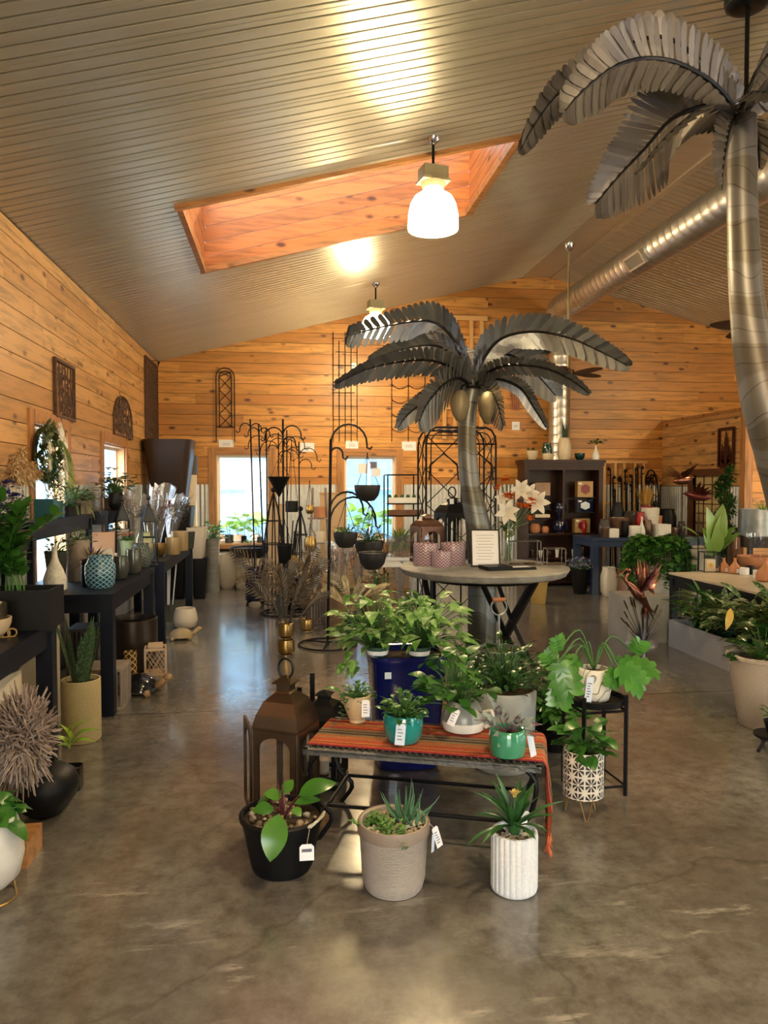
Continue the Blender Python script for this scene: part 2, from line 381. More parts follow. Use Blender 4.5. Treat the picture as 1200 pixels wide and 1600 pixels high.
# floor
def floor_mat():
    m,t,b=nm('polished_concrete'); v=coords(t); L=t.links.new
    n1=noise(t,v,1.3,6,.62); n2=noise(t,v,11,6,.72)
    c=mixc(t,ramp(t,n1,.35,.65),(.15,.132,.110),(.235,.215,.185))
    c=mixc(t,ramp(t,n2,.38,.68),c,(.10,.088,.072))
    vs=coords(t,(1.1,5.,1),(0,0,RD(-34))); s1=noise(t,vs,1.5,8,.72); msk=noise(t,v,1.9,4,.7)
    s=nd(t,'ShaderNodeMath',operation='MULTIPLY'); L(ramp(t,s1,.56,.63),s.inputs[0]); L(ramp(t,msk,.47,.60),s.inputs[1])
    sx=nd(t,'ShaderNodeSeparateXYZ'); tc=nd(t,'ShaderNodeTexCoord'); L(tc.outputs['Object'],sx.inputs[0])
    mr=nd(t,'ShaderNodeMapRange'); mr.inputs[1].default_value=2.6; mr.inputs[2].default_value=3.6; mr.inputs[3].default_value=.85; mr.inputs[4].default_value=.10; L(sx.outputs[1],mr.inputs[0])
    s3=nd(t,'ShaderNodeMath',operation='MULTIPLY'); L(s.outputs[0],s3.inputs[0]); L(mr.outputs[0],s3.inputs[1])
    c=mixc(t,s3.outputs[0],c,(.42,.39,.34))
    n4=noise(t,coords(t,(2,5,1),(0,0,RD(-30))),16,6,.8); fl=nd(t,'ShaderNodeMath',operation='MULTIPLY'); L(ramp(t,n4,.62,.70),fl.inputs[0]); fl.inputs[1].default_value=.45
    c=mixc(t,fl.outputs[0],c,(.34,.31,.27))
    def line(out,val,w):
        a=nd(t,'ShaderNodeMath',operation='SUBTRACT'); L(out,a.inputs[0]); a.inputs[1].default_value=val
        bb=nd(t,'ShaderNodeMath',operation='ABSOLUTE'); L(a.outputs[0],bb.inputs[0])
        cc=nd(t,'ShaderNodeMath',operation='LESS_THAN'); L(bb.outputs[0],cc.inputs[0]); cc.inputs[1].default_value=w; return cc.outputs[0]
    mx=nd(t,'ShaderNodeMath',operation='MAXIMUM'); L(line(sx.outputs[1],5.28,.008),mx.inputs[0]); L(line(sx.outputs[0],3.95,.006),mx.inputs[1])
    c=mixc(t,mx.outputs[0],c,(.015,.012,.01))
    # fine crack
    vc=coords(t,(1,1,1)); nn=nd(t,'ShaderNodeTexNoise',_Scale=3.,_Detail=5.); L(vc,nn.inputs['Vector'])
    av=nd(t,'ShaderNodeVectorMath',operation='ADD'); L(vc,av.inputs[0]); sc2=nd(t,'ShaderNodeVectorMath',operation='SCALE'); sc2.inputs[3].default_value=.35; L(nn.outputs['Color'],sc2.inputs[0]); L(sc2.outputs[0],av.inputs[1])
    vo=nd(t,'ShaderNodeTexVoronoi',feature='DISTANCE_TO_EDGE',_Scale=.23); L(av.outputs[0],vo.inputs['Vector'])
    c=mixc(t,ramp(t,vo.outputs['Distance'],.0008,.0022,(.35,.35,.35),(0,0,0)),c,(.04,.03,.025))
    L(c,b.inputs['Base Color'])
    r=ramp(t,noise(t,v,5,5,.7),.3,.7,(.15,.15,.15),(.27,.27,.27)); L(r,b.inputs['Roughness'])
    b.inputs['Specular IOR Level'].default_value=.65; b.inputs['Coat Weight'].default_value=.3; b.inputs['Coat Roughness'].default_value=.1
    bump(t,b,n2,.012,.002); return m
mb=MB(); mb.box(XL-.14,XR+.14,YF-.14,YB+.14,-.1,0); struct('floor',mb,floor_mat())
# ceiling: ribbed metal panels, with an opening for the skylight
SKX0,SKX1,SKY0,SKY1=-.80,1.975,6.12,7.87
def ceil_mat():
    m,t,b=nm('bronze_ceiling_metal'); v=coords(t,(.5,8,1)); n=noise(t,v,2,3)
    t.links.new(ramp(t,n,.3,.7,(.52,.50,.40),(.60,.58,.47)),b.inputs['Base Color'])
    b.inputs['Metallic'].default_value=.7; b.inputs['Roughness'].default_value=.33; return m
M['ceil']=ceil_mat()
def ribs(mb,x0,x1,y0,y1,per=.1,gw=.02,dep=.03):
    n0=math.floor(y0/per); ys=[]
    k=n0
    while k*per<y1:
        a=k*per; ys += [(a,0),(a+.004,dep),(a+gw-.004,dep),(a+gw,0)]
        if k%3==0: ys += [(a+per*.5,0),(a+per*.5+.003,.002),(a+per*.5+.006,0)]
        k+=1
    ys=[q for q in ys if y0<q[0]<y1]; ys=[(y0,0)]+ys+[(y1,0)]
    vs=[(x,y,zc2(x)+d) for x in (x0,x1) for y,d in ys]; k=len(ys)
    mb.add(vs,[(i,i+1,k+i+1,k+i) for i in range(k-1)])
zc2=lambda x: ZE+SL*(x-XL) if x<=XR0+1e-6 else ZR-SL*(x-XR1)
mb=MB(); ribs(mb,XL,XR0,YF,SKY0); ribs(mb,XL,SKX0,SKY0,SKY1); ribs(mb,SKX1,XR0,SKY0,SKY1); ribs(mb,XL,XR0,SKY1,YB); ceiling=struct('ceiling',mb,M['ceil'])
mb=MB(); ribs(mb,XR1,XR+.1,YF,YB); obj('ceiling_slope',mb,M['ceil'],ceiling)
mb=MB(); mb.box(XR0-.05,XR0+.03,YF,YB,ZR-.02,ZR+.02); mb.box(XR1-.03,XR1+.05,YF,YB,ZR-.02,ZR+.02); mb.box(XR0,XR1,YF,YB,ZR-.003,ZR+.03); obj('ridge_strip',mb,M['ceil'],ceiling)
# roof skin above so that no sky leaks in
mb=MB()
def roofq(x0,x1,y0,y1): mb.add([(x0,y0,zc2(x0)+.12),(x1,y0,zc2(x1)+.12),(x1,y1,zc2(x1)+.12),(x0,y1,zc2(x0)+.12)],[(0,1,2,3)])
roofq(XL-.2,XR0,YF-.2,SKY0);roofq(XL-.2,SKX0,SKY0,SKY1);roofq(SKX1,XR0,SKY0,SKY1);roofq(XL-.2,XR0,SKY1,YB+.2);roofq(XR1,XR+.2,YF-.2,YB+.2)
mb.box(XR0-.01,XR1+.01,YF-.2,YB+.2,ZR+.1,ZR+.14); struct('roof',mb,M['backing'])
def tinted():
    m=bpy.data.materials.new('daylight_dimming_pane'); m.use_nodes=True; t=m.node_tree; t.nodes.clear(); o=nd(t,'ShaderNodeOutputMaterial'); tr=nd(t,'ShaderNodeBsdfTransparent'); tr.inputs[0].default_value=(.34,.27,.2,1); t.links.new(tr.outputs[0],o.inputs[0]); return m  # tint added to dim and warm the daylight coming down the shaft
# skylight shaft lined with cedar
SH_=.75
def shaft_board_rows(mb,fn,n=6,seed=1):
    r=random.Random(seed)
    for i in range(n):
        mb.r=r.random(); fn(mb,i/n,(i+1)/n-.006)
sk=thing('skylight_shaft','','skylight',(0,0,0)); del sk['label'],sk['category']; sk['kind']='structure'; sk.name='window_11'
def zt(x): return zc2(x)+SH_
hz=[(SKY1,1,'far'),(SKY0,-1,'near')]
for y,d,nm_ in hz:
    mb=MB()
    def fn(m,a,b,y=y,d=d):
        z0=lambda x,t: zc2(x)-.03+(SH_+.03)*t
        m.add([(SKX0,y,z0(SKX0,a)),(SKX1,y,z0(SKX1,a)),(SKX1,y,z0(SKX1,b)),(SKX0,y,z0(SKX0,b)),(SKX0,y+d*.03,z0(SKX0,a)),(SKX1,y+d*.03,z0(SKX1,a)),(SKX1,y+d*.03,z0(SKX1,b)),(SKX0,y+d*.03,z0(SKX0,b))],[(0,1,2,3),(4,5,6,7),(0,1,5,4),(3,2,6,7),(0,4,7,3),(1,5,6,2)])
    shaft_board_rows(mb,fn,5,int(y)); obj('lining_'+nm_,mb,M['wsk'],sk)
for x,d,nm_ in ((SKX0,-1,'low'),(SKX1,1,'high')):
    mb=MB(); r=random.Random(3)
    for i in range(5):
        mb.r=r.random(); a=i*.15; b=a+.145; z=zc2(x)-.03
        mb.box(min(x,x+d*.03),max(x,x+d*.03),SKY0,SKY1,z+a,z+b)
    obj('lining_'+nm_,mb,M['wsy'],sk)
mb=MB(); 
for (xa,xb,ya,yb) in ((SKX0-.05,SKX1+.05,SKY0-.045,SKY0+.01),(SKX0-.05,SKX1+.05,SKY1-.01,SKY1+.03)):
    mb.add([(x,y,zc2(x)+dz) for x in (xa,xb) for y in (ya,yb) for dz in (-.035,.02)],[(0,1,3,2),(4,6,7,5),(0,4,5,1),(2,3,7,6),(0,2,6,4),(1,5,7,3)])
for x in (SKX0,SKX1): mb.box(x-.04,x+.01,SKY0,SKY1,zc2(x)-.045,zc2(x)+.02)
obj('edge_trim',mb,M['wt'],sk)
mb=MB(); mb.add([(SKX0-.1,SKY0-.1,zt(SKX0)),(SKX1+.1,SKY0-.1,zt(SKX1)),(SKX1+.1,SKY1+.1,zt(SKX1)),(SKX0-.1,SKY1+.1,zt(SKX0))],[(0,1,2,3)]); obj('glazing',mb,tinted(),sk)
# office partition in the far corner
PX=6.435; PY0=9.65; PZ=2.66
dP=[(9.95,10.95,1.02,2.0)]
mb=MB(); slab_holes(mb,PY0,YB,0,PZ,[(10.08,11.0,.85,1.74)],lambda m,p,q,a,b:m.box(PX+.01,PX+.1,p,q,a,b)); mb.box(PX+.1,XR,PY0+.02,PY0+.12,0,PZ)
part=struct('wall_office',mb,M['gap'])
mb=MB(); planks(mb,PY0,YB-.02,WH-.02,PZ,[(10.08,11.0,.85,1.74)],put_side(PX+.01,-1),seed=9,h=.165); mb2=MB(); planks(mb2,PX,XR,0,PZ,[],lambda m,a0,a1,b0,b1,z0,z1:put_back(m,a0,a1,b0,b1,z0,z1,y=PY0+.02),seed=10)
obj('boards',mb,M['wl'],part); obj('end_boards',mb2,M['wb'],part)
mb=MB(); mb.box(PX-.03,PX+.09,PY0-.02,PY0+.1,0,PZ+.02); obj('corner_post',mb,M['wz'],part)
mb=MB(); corr(mb,lambda u,s,z:(PX-.01+s,u,z),PY0+.1,10.0,0,WH-.03); corr(mb,lambda u,s,z:(PX-.01+s,u,z),11.08,YB,0,WH-.03); corr(mb,lambda u,s,z:(PX-.01+s,u,z),10.0,11.08,0,.78); obj('corrugated_panel',mb,M['cor'],part,smooth=2)
mb=MB(); mb.box(PX-.02,XR,PY0,YB,PZ-.01,PZ+.03); struct('ceiling_office',mb,M['wt'])
# office window frame with blind behind
mb=MB(); dk=mat('dark_stained_trim',(.11,.04,.02),.4)
for a,b,c,d in ((9.98,10.08,.75,1.84),(11.0,11.1,.75,1.84),(10.08,11.0,1.74,1.84),(10.08,11.0,.75,.85)): mb.box(PX-.035,PX+.03,a,b,c,d)
wo=struct('window_12',mb,dk); mb=MB(); mb.box(PX+.05,PX+.06,10.08,11.0,.85,1.74); obj('blind',mb,mat('parchment_blind',(.62,.47,.24),.5),wo)
mb=MB()
for i in range(1,6): mb.box(PX+.035,PX+.05,10.08,11.0,.85+i*.15-.006,.85+i*.15+.006)
for i in range(1,4): mb.box(PX+.035,PX+.05,10.08+i*.23-.005,10.08+i*.23+.005,.85,1.74)
obj('muntin_grid',mb,dk,wo)
# outdoors
mb=MB(); mb.box(-14,24,-14,32,-.25,-.11); struct('ground_outside',mb,mat('pale_gravel',(.62,.61,.58),.9,0,(.5,.5,.48),20))
bl=mat('blue_shade_cloth',(.13,.31,.46),.8,0,(.25,.43,.56),.7)
mb=MB(); mb.box(-6,8,17.6,17.7,-.1,4.2); gh=struct('wall_greenhouse',mb,bl)
mb=MB()
for x in (-4,-2,-.9,.6,2,3.4,5): mb.tube([(x,17.5,-.1),(x,17.5,4.2)],.03)
for z in (1.5,2.6): mb.tube([(-6,17.5,z),(8,17.5,z)],.025)
mb.tube([(-3,17.5,4.2),(0,17.5,1.4)],.03); mb.tube([(3,17.5,4),(.2,17.5,1.4)],.03)
obj('greenhouse_frame',mb,mat('grey_pipe',(.4,.42,.44),.5),gh)
mb=MB(); mb.box(-5,6,15.6,16.3,.25,.35); mb.box(-5,6,15.65,15.75,-.11,.3); solo('potting_bench',mb,mat('pale_bench',(.75,.75,.74),.7),'long pale potting bench in the greenhouse beyond the gable windows','bench',smooth=False)
# ---------------------------------------------------------------- light
w=bpy.data.worlds.new('world'); sc.world=w; w.use_nodes=True; t=w.node_tree; bg=t.nodes['Background']
sky=nd(t,'ShaderNodeTexSky',sky_type='NISHITA'); sky.sun_elevation=RD(38); sky.sun_rotation=RD(200); sky.sun_disc=False; sky.air_density=1.3; sky.dust_density=1.
t.links.new(mixc(t,.45,sky.outputs[0],(.9,1.0,1.1)),bg.inputs[0]); bg.inputs[1].default_value=SKYS
sun=bpy.data.lights.new('sun','SUN'); sun.energy=SUNS; sun.angle=RD(1.2); sun.color=(1,.95,.86); so=bpy.data.objects.new('sun',sun); COL.objects.link(so)
so.rotation_euler=V((-.45,-.75,-.62)).to_track_quat('-Z','Y').to_euler()
def portal(c,sx,sy,d):
    l=bpy.data.lights.new('daylight_portal','AREA'); l.shape='RECTANGLE'; l.size=sx; l.size_y=sy; l.cycles.is_portal=True
    o=bpy.data.objects.new('daylight_portal',l); COL.objects.link(o); o.location=c; o.rotation_euler=V(d).to_track_quat('-Z','Y').to_euler()
for a,b,c,d in wL: portal((XL-.16,(a+b)/2,(c+d)/2),b-a,d-c,(1,0,0))
for a,b,c,d in wB: portal(((a+b)/2,YB+.16,(c+d)/2),b-a,d-c,(0,-1,0))
for a,b,c,d in wF: portal(((a+b)/2,YF-.16,(c+d)/2),b-a,d-c,(0,1,0))
for a,b,c,d in wR: portal((XR+.16,(a+b)/2,(c+d)/2),b-a,d-c,(-1,0,0))
portal(((SKX0+SKX1)/2,(SKY0+SKY1)/2,zt((SKX0+SKX1)/2)+.05),SKX1-SKX0,SKY1-SKY0,(0,0,-1))
sc.view_settings.view_transform='Standard'; sc.view_settings.look='None'; sc.view_settings.gamma=1; sc.view_settings.use_curve_mapping=False
sc.view_settings.exposure=EXPO
sc.cycles.use_denoising=True
try: sc.cycles.denoiser='OPENIMAGEDENOISE'
except Exception: pass
sc.cycles.max_bounces=8; sc.cycles.diffuse_bounces=4; sc.cycles.glossy_bounces=4; sc.cycles.transmission_bounces=6; sc.cycles.transparent_max_bounces=12
sc.cycles.caustics_reflective=False; sc.cycles.caustics_refractive=False; sc.cycles.sample_clamp_indirect=6
# pendant lamps
M['lampglow']=mat('glowing_glass',(1,.9,.7),.3,emit=(1.,.80,.50),es=LGLOW)
M['chrome']=mat('chrome',(.6,.6,.6),.15,1)
M['ballast']=mat('tan_metal_box',(.42,.36,.20),.45,.2)
def pendant(px,py,label,grp=None,wid=78,x=None,y=None):
    if x is None:
        d=P(px,py,Y=1)-C0; n=V((-SL,0,1)); k=n.dot(V((XL,0,ZE))-C0)/n.dot(d); c=C0+d*k
    else: c=V((x,y,zc(x)))
    t=thing('pendant_lamp',label,'lamp',c,0,grp)
    mb=MB(); mb.lathe([(.055,.01),(.055,-.015),(.025,-.05),(.012,-.06)],16); obj('canopy',mb,M['chrome'],t,smooth=True)
    mb=MB(); mb.tube([(0,0,-.04),(0,0,-.235)],.011,8); obj('stem',mb,M['black'],t)
    mb=MB(); mb.box(-.10,.10,-.075,.075,-.34,-.235); mb.box(-.115,.115,-.085,.085,-.35,-.33); mb.lathe([(.10,-.35),(.085,-.395),(.06,-.43)],16); obj('ballast_box',mb,M['ballast'],t,rz=.2)
    mb=MB(); mb.lathe([(.05,-.415),(.1,-.43),(.15,-.465),(.18,-.52),(.197,-.60),(.2,-.70),(.197,-.715),(.19,-.70),(.185,-.6),(.16,-.5),(.05,-.425)],28,cap=False); obj('glass_shade',mb,M['lampglow'],t,smooth=2)
    mb=MB(); mb.ball((0,0,-.6),.06,.06,.08); obj('bulb',mb,M['lampglow'],t,smooth=2)
    l=bpy.data.lights.new('lamp_light','POINT'); l.energy=LAMPW; l.color=(1,.77,.42); l.shadow_soft_size=.1
    lo=bpy.data.objects.new('lamp_light',l); COL.objects.link(lo); lo.location=(0,0,-.80); lo.parent=t
    return t
LG='unseen pendant lamps put in for their light'
pendant(677,215,'dome pendant lamp glowing beside the wood lined skylight')
pendant(587,443,'smaller looking dome pendant lamp far off above the drooping metal palm')
for x,y in ((1.2,1.6),(8.2,2.0),(7.3,7.5),(1.2,-2.)): pendant(0,0,"unseen dome pendant lamp put farther along the ribbed ceiling for its light",LG,x=x,y=y)  # out of view lamps added for light; the first matches a ceiling reflection
# ---------------------------------------------------------------- palms, duct, fans
def crom(pts,n):
    pts=[V(p) for p in pts]; q=[pts[0]*2-pts[1]]+pts+[pts[-1]*2-pts[-2]]; out=[]
    m=len(pts)-1
    for i in range(n+1):
        s=i/n*m; k=min(int(s),m-1); u=s-k; a,b,c,d=q[k:k+4]
        out.append(.5*((2*b)+(c-a)*u+(2*a-5*b+4*c-d)*u*u+(3*b-3*c+d-a)*u**3))
    return out
def metal_blade(name,a,b,rough=.4,mt=.75):
    m,t,bb=nm(name); at=nd(t,'ShaderNodeAttribute',attribute_name='rnd'); t.links.new(mixc(t,at.outputs['Fac'],a,b),bb.inputs['Base Color'])
    bb.inputs['Roughness'].default_value=rough; bb.inputs['Metallic'].default_value=mt; return m
M['bl1']=metal_blade('grey_palm_metal',(.17,.18,.185),(.30,.31,.31))
M['bl2']=metal_blade('bronze_grey_palm_metal',(.15,.13,.11),(.26,.235,.20),.42)
M['rib']=mat('dark_palm_rib',(.02,.02,.022),.35,.7)
def trunk_mat(name,a,b):
    m,t,bb=nm(name); v=coords(t); sx=nd(t,'ShaderNodeSeparateXYZ'); t.links.new(v,sx.inputs[0])
    n=noise(t,v,2.2,1); w=nd(t,'ShaderNodeMath',operation='MULTIPLY_ADD'); t.links.new(n,w.inputs[0]); w.inputs[1].default_value=.55; t.links.new(sx.outputs[2],w.inputs[2])
    k=nd(t,'ShaderNodeMath',operation='MULTIPLY'); t.links.new(w.outputs[0],k.inputs[0]); k.inputs[1].default_value=2.6
    fr=nd(t,'ShaderNodeMath',operation='FRACT'); t.links.new(k.outputs[0],fr.inputs[0])
    c=mixc(t,ramp(t,fr.outputs[0],.48,.52),a,b); k2=nd(t,'ShaderNodeMath',operation='MULTIPLY'); t.links.new(w.outputs[0],k2.inputs[0]); k2.inputs[1].default_value=9
    f2=nd(t,'ShaderNodeMath',operation='FRACT'); t.links.new(k2.outputs[0],f2.inputs[0]); c=mixc(t,ramp(t,f2.outputs[0],.93,.97),c,(.5,.5,.5),'MULTIPLY')
    t.links.new(c,bb.inputs['Base Color']); bb.inputs['Metallic'].default_value=.6; bb.inputs['Roughness'].default_value=.42; return m
M['tr1']=trunk_mat('banded_grey_trunk',(.17,.18,.18),(.11,.105,.085)); M['tr2']=trunk_mat('banded_tan_trunk',(.22,.21,.20),(.16,.145,.12))
def frond(root,Y0,px,W,roll,mt,n=34,fwd=.6,dh=10,cov=1.08):
    """px: (x,y,dy) path of the rib in the photo with its depth from the trunk; W: leaflet length in m"""
    pts=[P(x,y,Y=Y0+d)-root.location for x,y,d in px]
    C=crom(pts,n*2); mb=MB(); rb=MB()
    L=sum((C[i+1]-C[i]).length for i in range(len(C)-1)); sp=L/n
    for i in range(2,len(C)-1):
        t=i/(len(C)-1)
        if i%2 and t<.9: continue
        T=(C[i+1]-C[i-1]).normalized(); S=T.cross(V((0,0,1)))
        if S.length<.15: S=T.cross(V((0,1,.2)))
        S.normalize(); N=S.cross(T)
        l=W*max(.12,(sin(pi*min(1,(t*.86+.10)))))**.65
        for sg in (1,-1):
            a=RD(roll); S2=S*cos(a)+N*sin(a); N2=N*cos(a)-S*sin(a)
            d=(S2*sg*cos(RD(dh))-N2*sin(RD(dh))+T*(fwd+.5*t)).normalized()
            wv=(T-d*T.dot(d)).normalized()*sp*cov*.5; o=C[i]; lift=N2*(.003*(i%4)); mb.r=R0.random()
            vs=[]
            for u,k in ((0,.55),(.3,.95),(.75,1),(.92,.75),(1,.25)):
                q=o+d*l*u-N2*(l*.10*u*u)+lift; vs += [q+wv*k,q-wv*k]
            mb.add(vs,[(2*j,2*j+1,2*j+3,2*j+2) for j in range(4)])
    rb.tube(C,[.017*(1-.75*i/(len(C)-1))*(1 if W<.3 else 1.15) for i in range(len(C))],6)
    o=obj('frond',mb,mt,root,smooth=False); obj('frond_rib',rb,M['rib'],o,smooth=True)
YT=5.86
TC=P(756,885,z=.955); TC=V((TC.x,TC.y,0)); 
tp=V((P(753,1000,Y=TC.y).x,TC.y,0))
palm=thing('metal_palm_tree','life size grey sheet metal palm with two coconuts rising through the round stone table','sculpture',tp)
mb=MB(); pp=[(753,1072),(753,990),(753,905),(748,830),(735,760),(730,700),(731,650),(739,603)]; C=crom([P(x,y,Y=YT)-tp for x,y in pp],40)
wid=[47,46,45,40,32,29,27,24]; rr=[]
for i in range(41):
    s=i/40*7; k=min(int(s),6); rr.append((wid[k]+(wid[k+1]-wid[k])*(s-k))/2*mpp(tp+V((0,0,1)))*(1+.03*(1-((i*2.3)%1))))
mb.tube(C,rr,20); obj('trunk',mb,M['tr1'],palm,smooth=2)
mb=MB(); mb.tube([C[-1]+V((.06*cos(a),.06*sin(a),-.015)) for a in [i*pi/8 for i in range(16)]],.012,6,closed=True); obj('collar_ring',mb,M['rib'],palm)
W_=.2
for f in [
 ([(736,603,0),(722,560,.05),(702,522,.1),(672,502,.12),(620,506,.05),(560,520,-.1),(546,524,-.15)],.20,-62),
 ([(734,603,0),(712,578,-.1),(672,563,-.25),(620,566,-.35),(570,578,-.45),(526,599,-.55)],.17,-50),
 ([(736,603,0),(716,562,.1),(680,540,.2),(630,545,.25),(580,562,.3)],.15,-70),
 ([(735,603,0),(717,591,-.12),(694,600,-.3),(668,630,-.4),(655,658,-.45)],.26,-72),
 ([(735,605,0),(705,600,.1),(675,620,.2),(640,645,.25),(622,668,.25)],.13,-70),
 ([(742,603,0),(756,560,0),(785,528,-.05),(835,518,-.1),(890,528,-.25),(940,550,-.4),(980,571,-.5)],.19,72),
 ([(742,603,0),(757,563,.1),(790,545,.15),(830,543,.2),(858,549,.2)],.12,15),
 ([(742,603,0),(766,560,.05),(800,556,.1),(838,585,.12),(868,618,.12)],.22,75),
 ([(742,603,0),(765,580,-.15),(800,570,-.35),(850,575,-.5),(890,592,-.6),(919,614,-.65)],.11,50),
 ([(743,605,0),(758,605,-.1),(775,625,-.22),(786,664,-.3)],.19,80),
 ([(743,603,0),(775,592,0),(812,606,0),(836,640,0),(853,668,0)],.09,60),
 ([(738,603,0),(736,570,.2),(725,545,.4),(710,540,.6)],.15,0),
 ([(740,603,0),(748,575,.2),(765,560,.45),(790,565,.7)],.15,0)]: frond(palm,YT,f[0],f[1],f[2],M['bl1'])
cocm=mat('coconut_husk',(.20,.16,.09),.55,.3,(.38,.32,.20),5,.5,(1,1,.15))
for x,y,s in ((719,634,1),(763,637,1.05)):
    c=P(x,y,Y=YT-.14)-tp; mb=MB(); mb.lathe([(.004,.125*s),(.04*s,.112*s),(.072*s,.06*s),(.076*s,0),(.062*s,-.06*s),(.045*s,-.09*s),(.03*s,-.118*s),(.004,-.128*s)],20,c,mod=lambda a,z:1+.03*sin(7*a)); obj('coconut',mb,cocm,palm,smooth=2)
    mb=MB(); mb.tube([c+V((0,0,.11)),c+V(((739-x)*.0015,.05,.17)),P(739,602,Y=YT)-tp],.008); obj('coconut_stem',mb,M['rib'],palm)
# big palm
YG=4.2
tb=V((P(1290,1190,Y=YG).x,YG,0))
bp=thing('metal_palm_tree','tall bronze grey metal palm with a curved banded trunk, its crown near the ceiling','sculpture',tb)
pp=[(1295,1197),(1290,1040),(1258,860),(1222,720),(1190,610),(1168,480),(1160,330),(1160,184)]; C=crom([P(x,y,Y=YG)-tb for x,y in pp],56)
wid=[84,80,76,72,64,50,43,40]; rr=[]
for i in range(57):
    s=i/56*7; k=min(int(s),6); rr.append((wid[k]+(wid[k+1]-wid[k])*(s-k))/2*mpp(tb+V((0,0,2)))*(1+.02*(1-((i*2.3)%1))))
mb=MB(); mb.tube(C,rr,24); obj('trunk',mb,M['tr2'],bp,smooth=2)
for f in [
 ([(1152,176,0),(1130,145,-.05),(1098,118,-.12),(1052,96,-.2),(1007,91,-.28),(967,101,-.3),(933,123,-.32),(900,153,-.34),(884,172,-.35)],.235,-72,40),
 ([(1152,176,.05),(1110,110,.2),(1050,62,.3),(1000,62,.35),(945,92,.35),(895,128,.3),(860,160,.25),(832,200,.2),(814,232,.15)],.17,-75,36),
 ([(1152,178,0),(1115,166,.0),(1080,172,.05),(1045,190,.08),(1005,235,.1),(967,275,.1),(931,318,.1)],.33,-68,40),
 ([(1150,178,0),(1130,168,-.2),(1100,169,-.35),(1062,195,-.45),(1027,230,-.5),(994,272,-.52)],.09,-5,30),
 ([(1148,184,-.02),(1140,200,-.12),(1133,235,-.2),(1127,286,-.25)],.16,85,24),
 ([(1158,172,-.02),(1170,148,-.25),(1200,146,-.45),(1245,165,-.6)],.14,-10,26),
 ([(1162,172,.05),(1172,135,.15),(1192,95,.2),(1225,70,.2),(1290,80,.1)],.17,60,28),
 ([(1164,178,.05),(1176,190,.2),(1184,225,.3),(1186,262,.35)],.10,0,18),
 ([(1150,176,.1),(1140,145,.35),(1120,125,.6),(1085,130,.85)],.18,0,24),
 ([(1164,176,0),(1190,150,0),(1240,140,-.05),(1300,190,-.1),(1340,260,-.1)],.2,40,28)]: frond(bp,YG,f[0],f[1],f[2],M['bl2'],n=f[3])
# ceiling rod and canopy above the big palm
def fan(px,py,Yf,drop,label,blades=5,r=.5,hubz=None,rot=0,tilt=.12,x=None):
    c=P(px,py,Y=Yf); x0=c.x; top=V((x0,Yf,zc(x0)))
    t=thing('ceiling_fan',label,'fan',top,rot)
    L=top.z-c.z
    mb=MB(); mb.lathe([(.085,.01),(.08,-.03),(.05,-.09),(.02,-.11)],18); obj('canopy',mb,M['chrome'],t,smooth=True)
    mb=MB(); mb.tube([(0,0,-.08),(0,0,-L+.05)],.015,8); obj('downrod',mb,M['ballast' if Yf>9 else 'black'],t)
    mb=MB(); mb.lathe([(.03,.06-L),(.09,.03-L),(.11,-.03-L),(.09,-.09-L),(.05,-.12-L),(.0,-.13-L)],18,cap=False); obj('motor_housing',mb,mat('antique_brass_%d'%px,(.20,.11,.05),.35,.8),t,smooth=True)
    bm_=mat('dark_leaf_blade_%d'%px,(.06,.028,.015),.45)
    for i in range(blades):
        a=2*pi*i/blades; mb=MB(); out=[]
        for k in range(13):
            u=k/12; out.append((.1+u*r,.02+.085*sin(pi*min(1,u*1.0+.02))**.7))
        poly=out+[(x,-y) for x,y in out[::-1]]
        mb.prism(poly,.008,Matrix.Rotation(a,4,'Z')@Matrix.Translation((0,0,-L-.02))@Matrix.Rotation(tilt,4,'X')); obj('blade',mb,bm_,t)
    return t
fan(887,582,10.27,0,'fan with dark leaf shaped blades on a long rod before the duct',5,.48,rot=.25,tilt=.5)
fan(1215,505,7.3,0,'ceiling fan with thin dark blades partly behind the tall palm trunk',5,.62,rot=.5,tilt=.35)
# the rod above the big palm carries a broad leaf bladed fan out of frame
c=P(1165,190,Y=YG+.25)
t=thing('hanging_rod','slim black steel rod dropping from the ceiling into the tall palm crown','rod',(c.x,c.y,zc(c.x)))
L=zc(c.x)-c.z; mb=MB(); mb.tube([(0,0,0),(0,0,-L)],.014,8); obj('rod',mb,M['black'],t); 
mb=MB(); mb.lathe([(.02,-.16),(.09,-.165),(.13,-.14),(.14,-.10),(.12,-.06),(.05,-.03)],28); obj('rod_cover_plate',mb,M['rib'],t,smooth=True)
# spiral duct
dm=mat('galvanised_duct',(.62,.60,.55),.36,.9,(.5,.48,.44),5)
dX,dZ,dr=4.33,4.375,.195
dt=thing('spiral_duct','round galvanised spiral duct below the ridge that turns down the gable wall','duct',(dX,YF,dZ))
mb=MB(); pts=[];rr=[]; y=0.
while y<14.95:
    pts += [(0,y,0),(0,y+.105,0),(0,y+.112,0),(0,y+.12,0),(0,y+.127,0)]; rr += [dr,dr,dr+.003,dr+.003,dr]; y+=.14
mb.tube(pts,rr,32); obj('duct_run',mb,dm,dt,smooth=True)
ye=pts[-1][1]; mb=MB(); cx=4.46-dX
el=[(cx*sin(a),ye+.30*sin(a),-.30*(1-cos(a))) for a in [i*pi/2/5 for i in range(6)]]; mb.tube(el,dr,32); obj('duct_elbow',mb,dm,dt,smooth=True)
mb=MB(); pts=[];rr=[]; z=el[-1][2]; x0,y0=el[-1][0],el[-1][1]
while z>-4.2:
    pts += [(x0,y0,z),(x0,y0,z-.105),(x0,y0,z-.112),(x0,y0,z-.12),(x0,y0,z-.127)]; rr += [dr*.88]*2+[dr*.88+.0025]*2+[dr*.88]; z-=.14
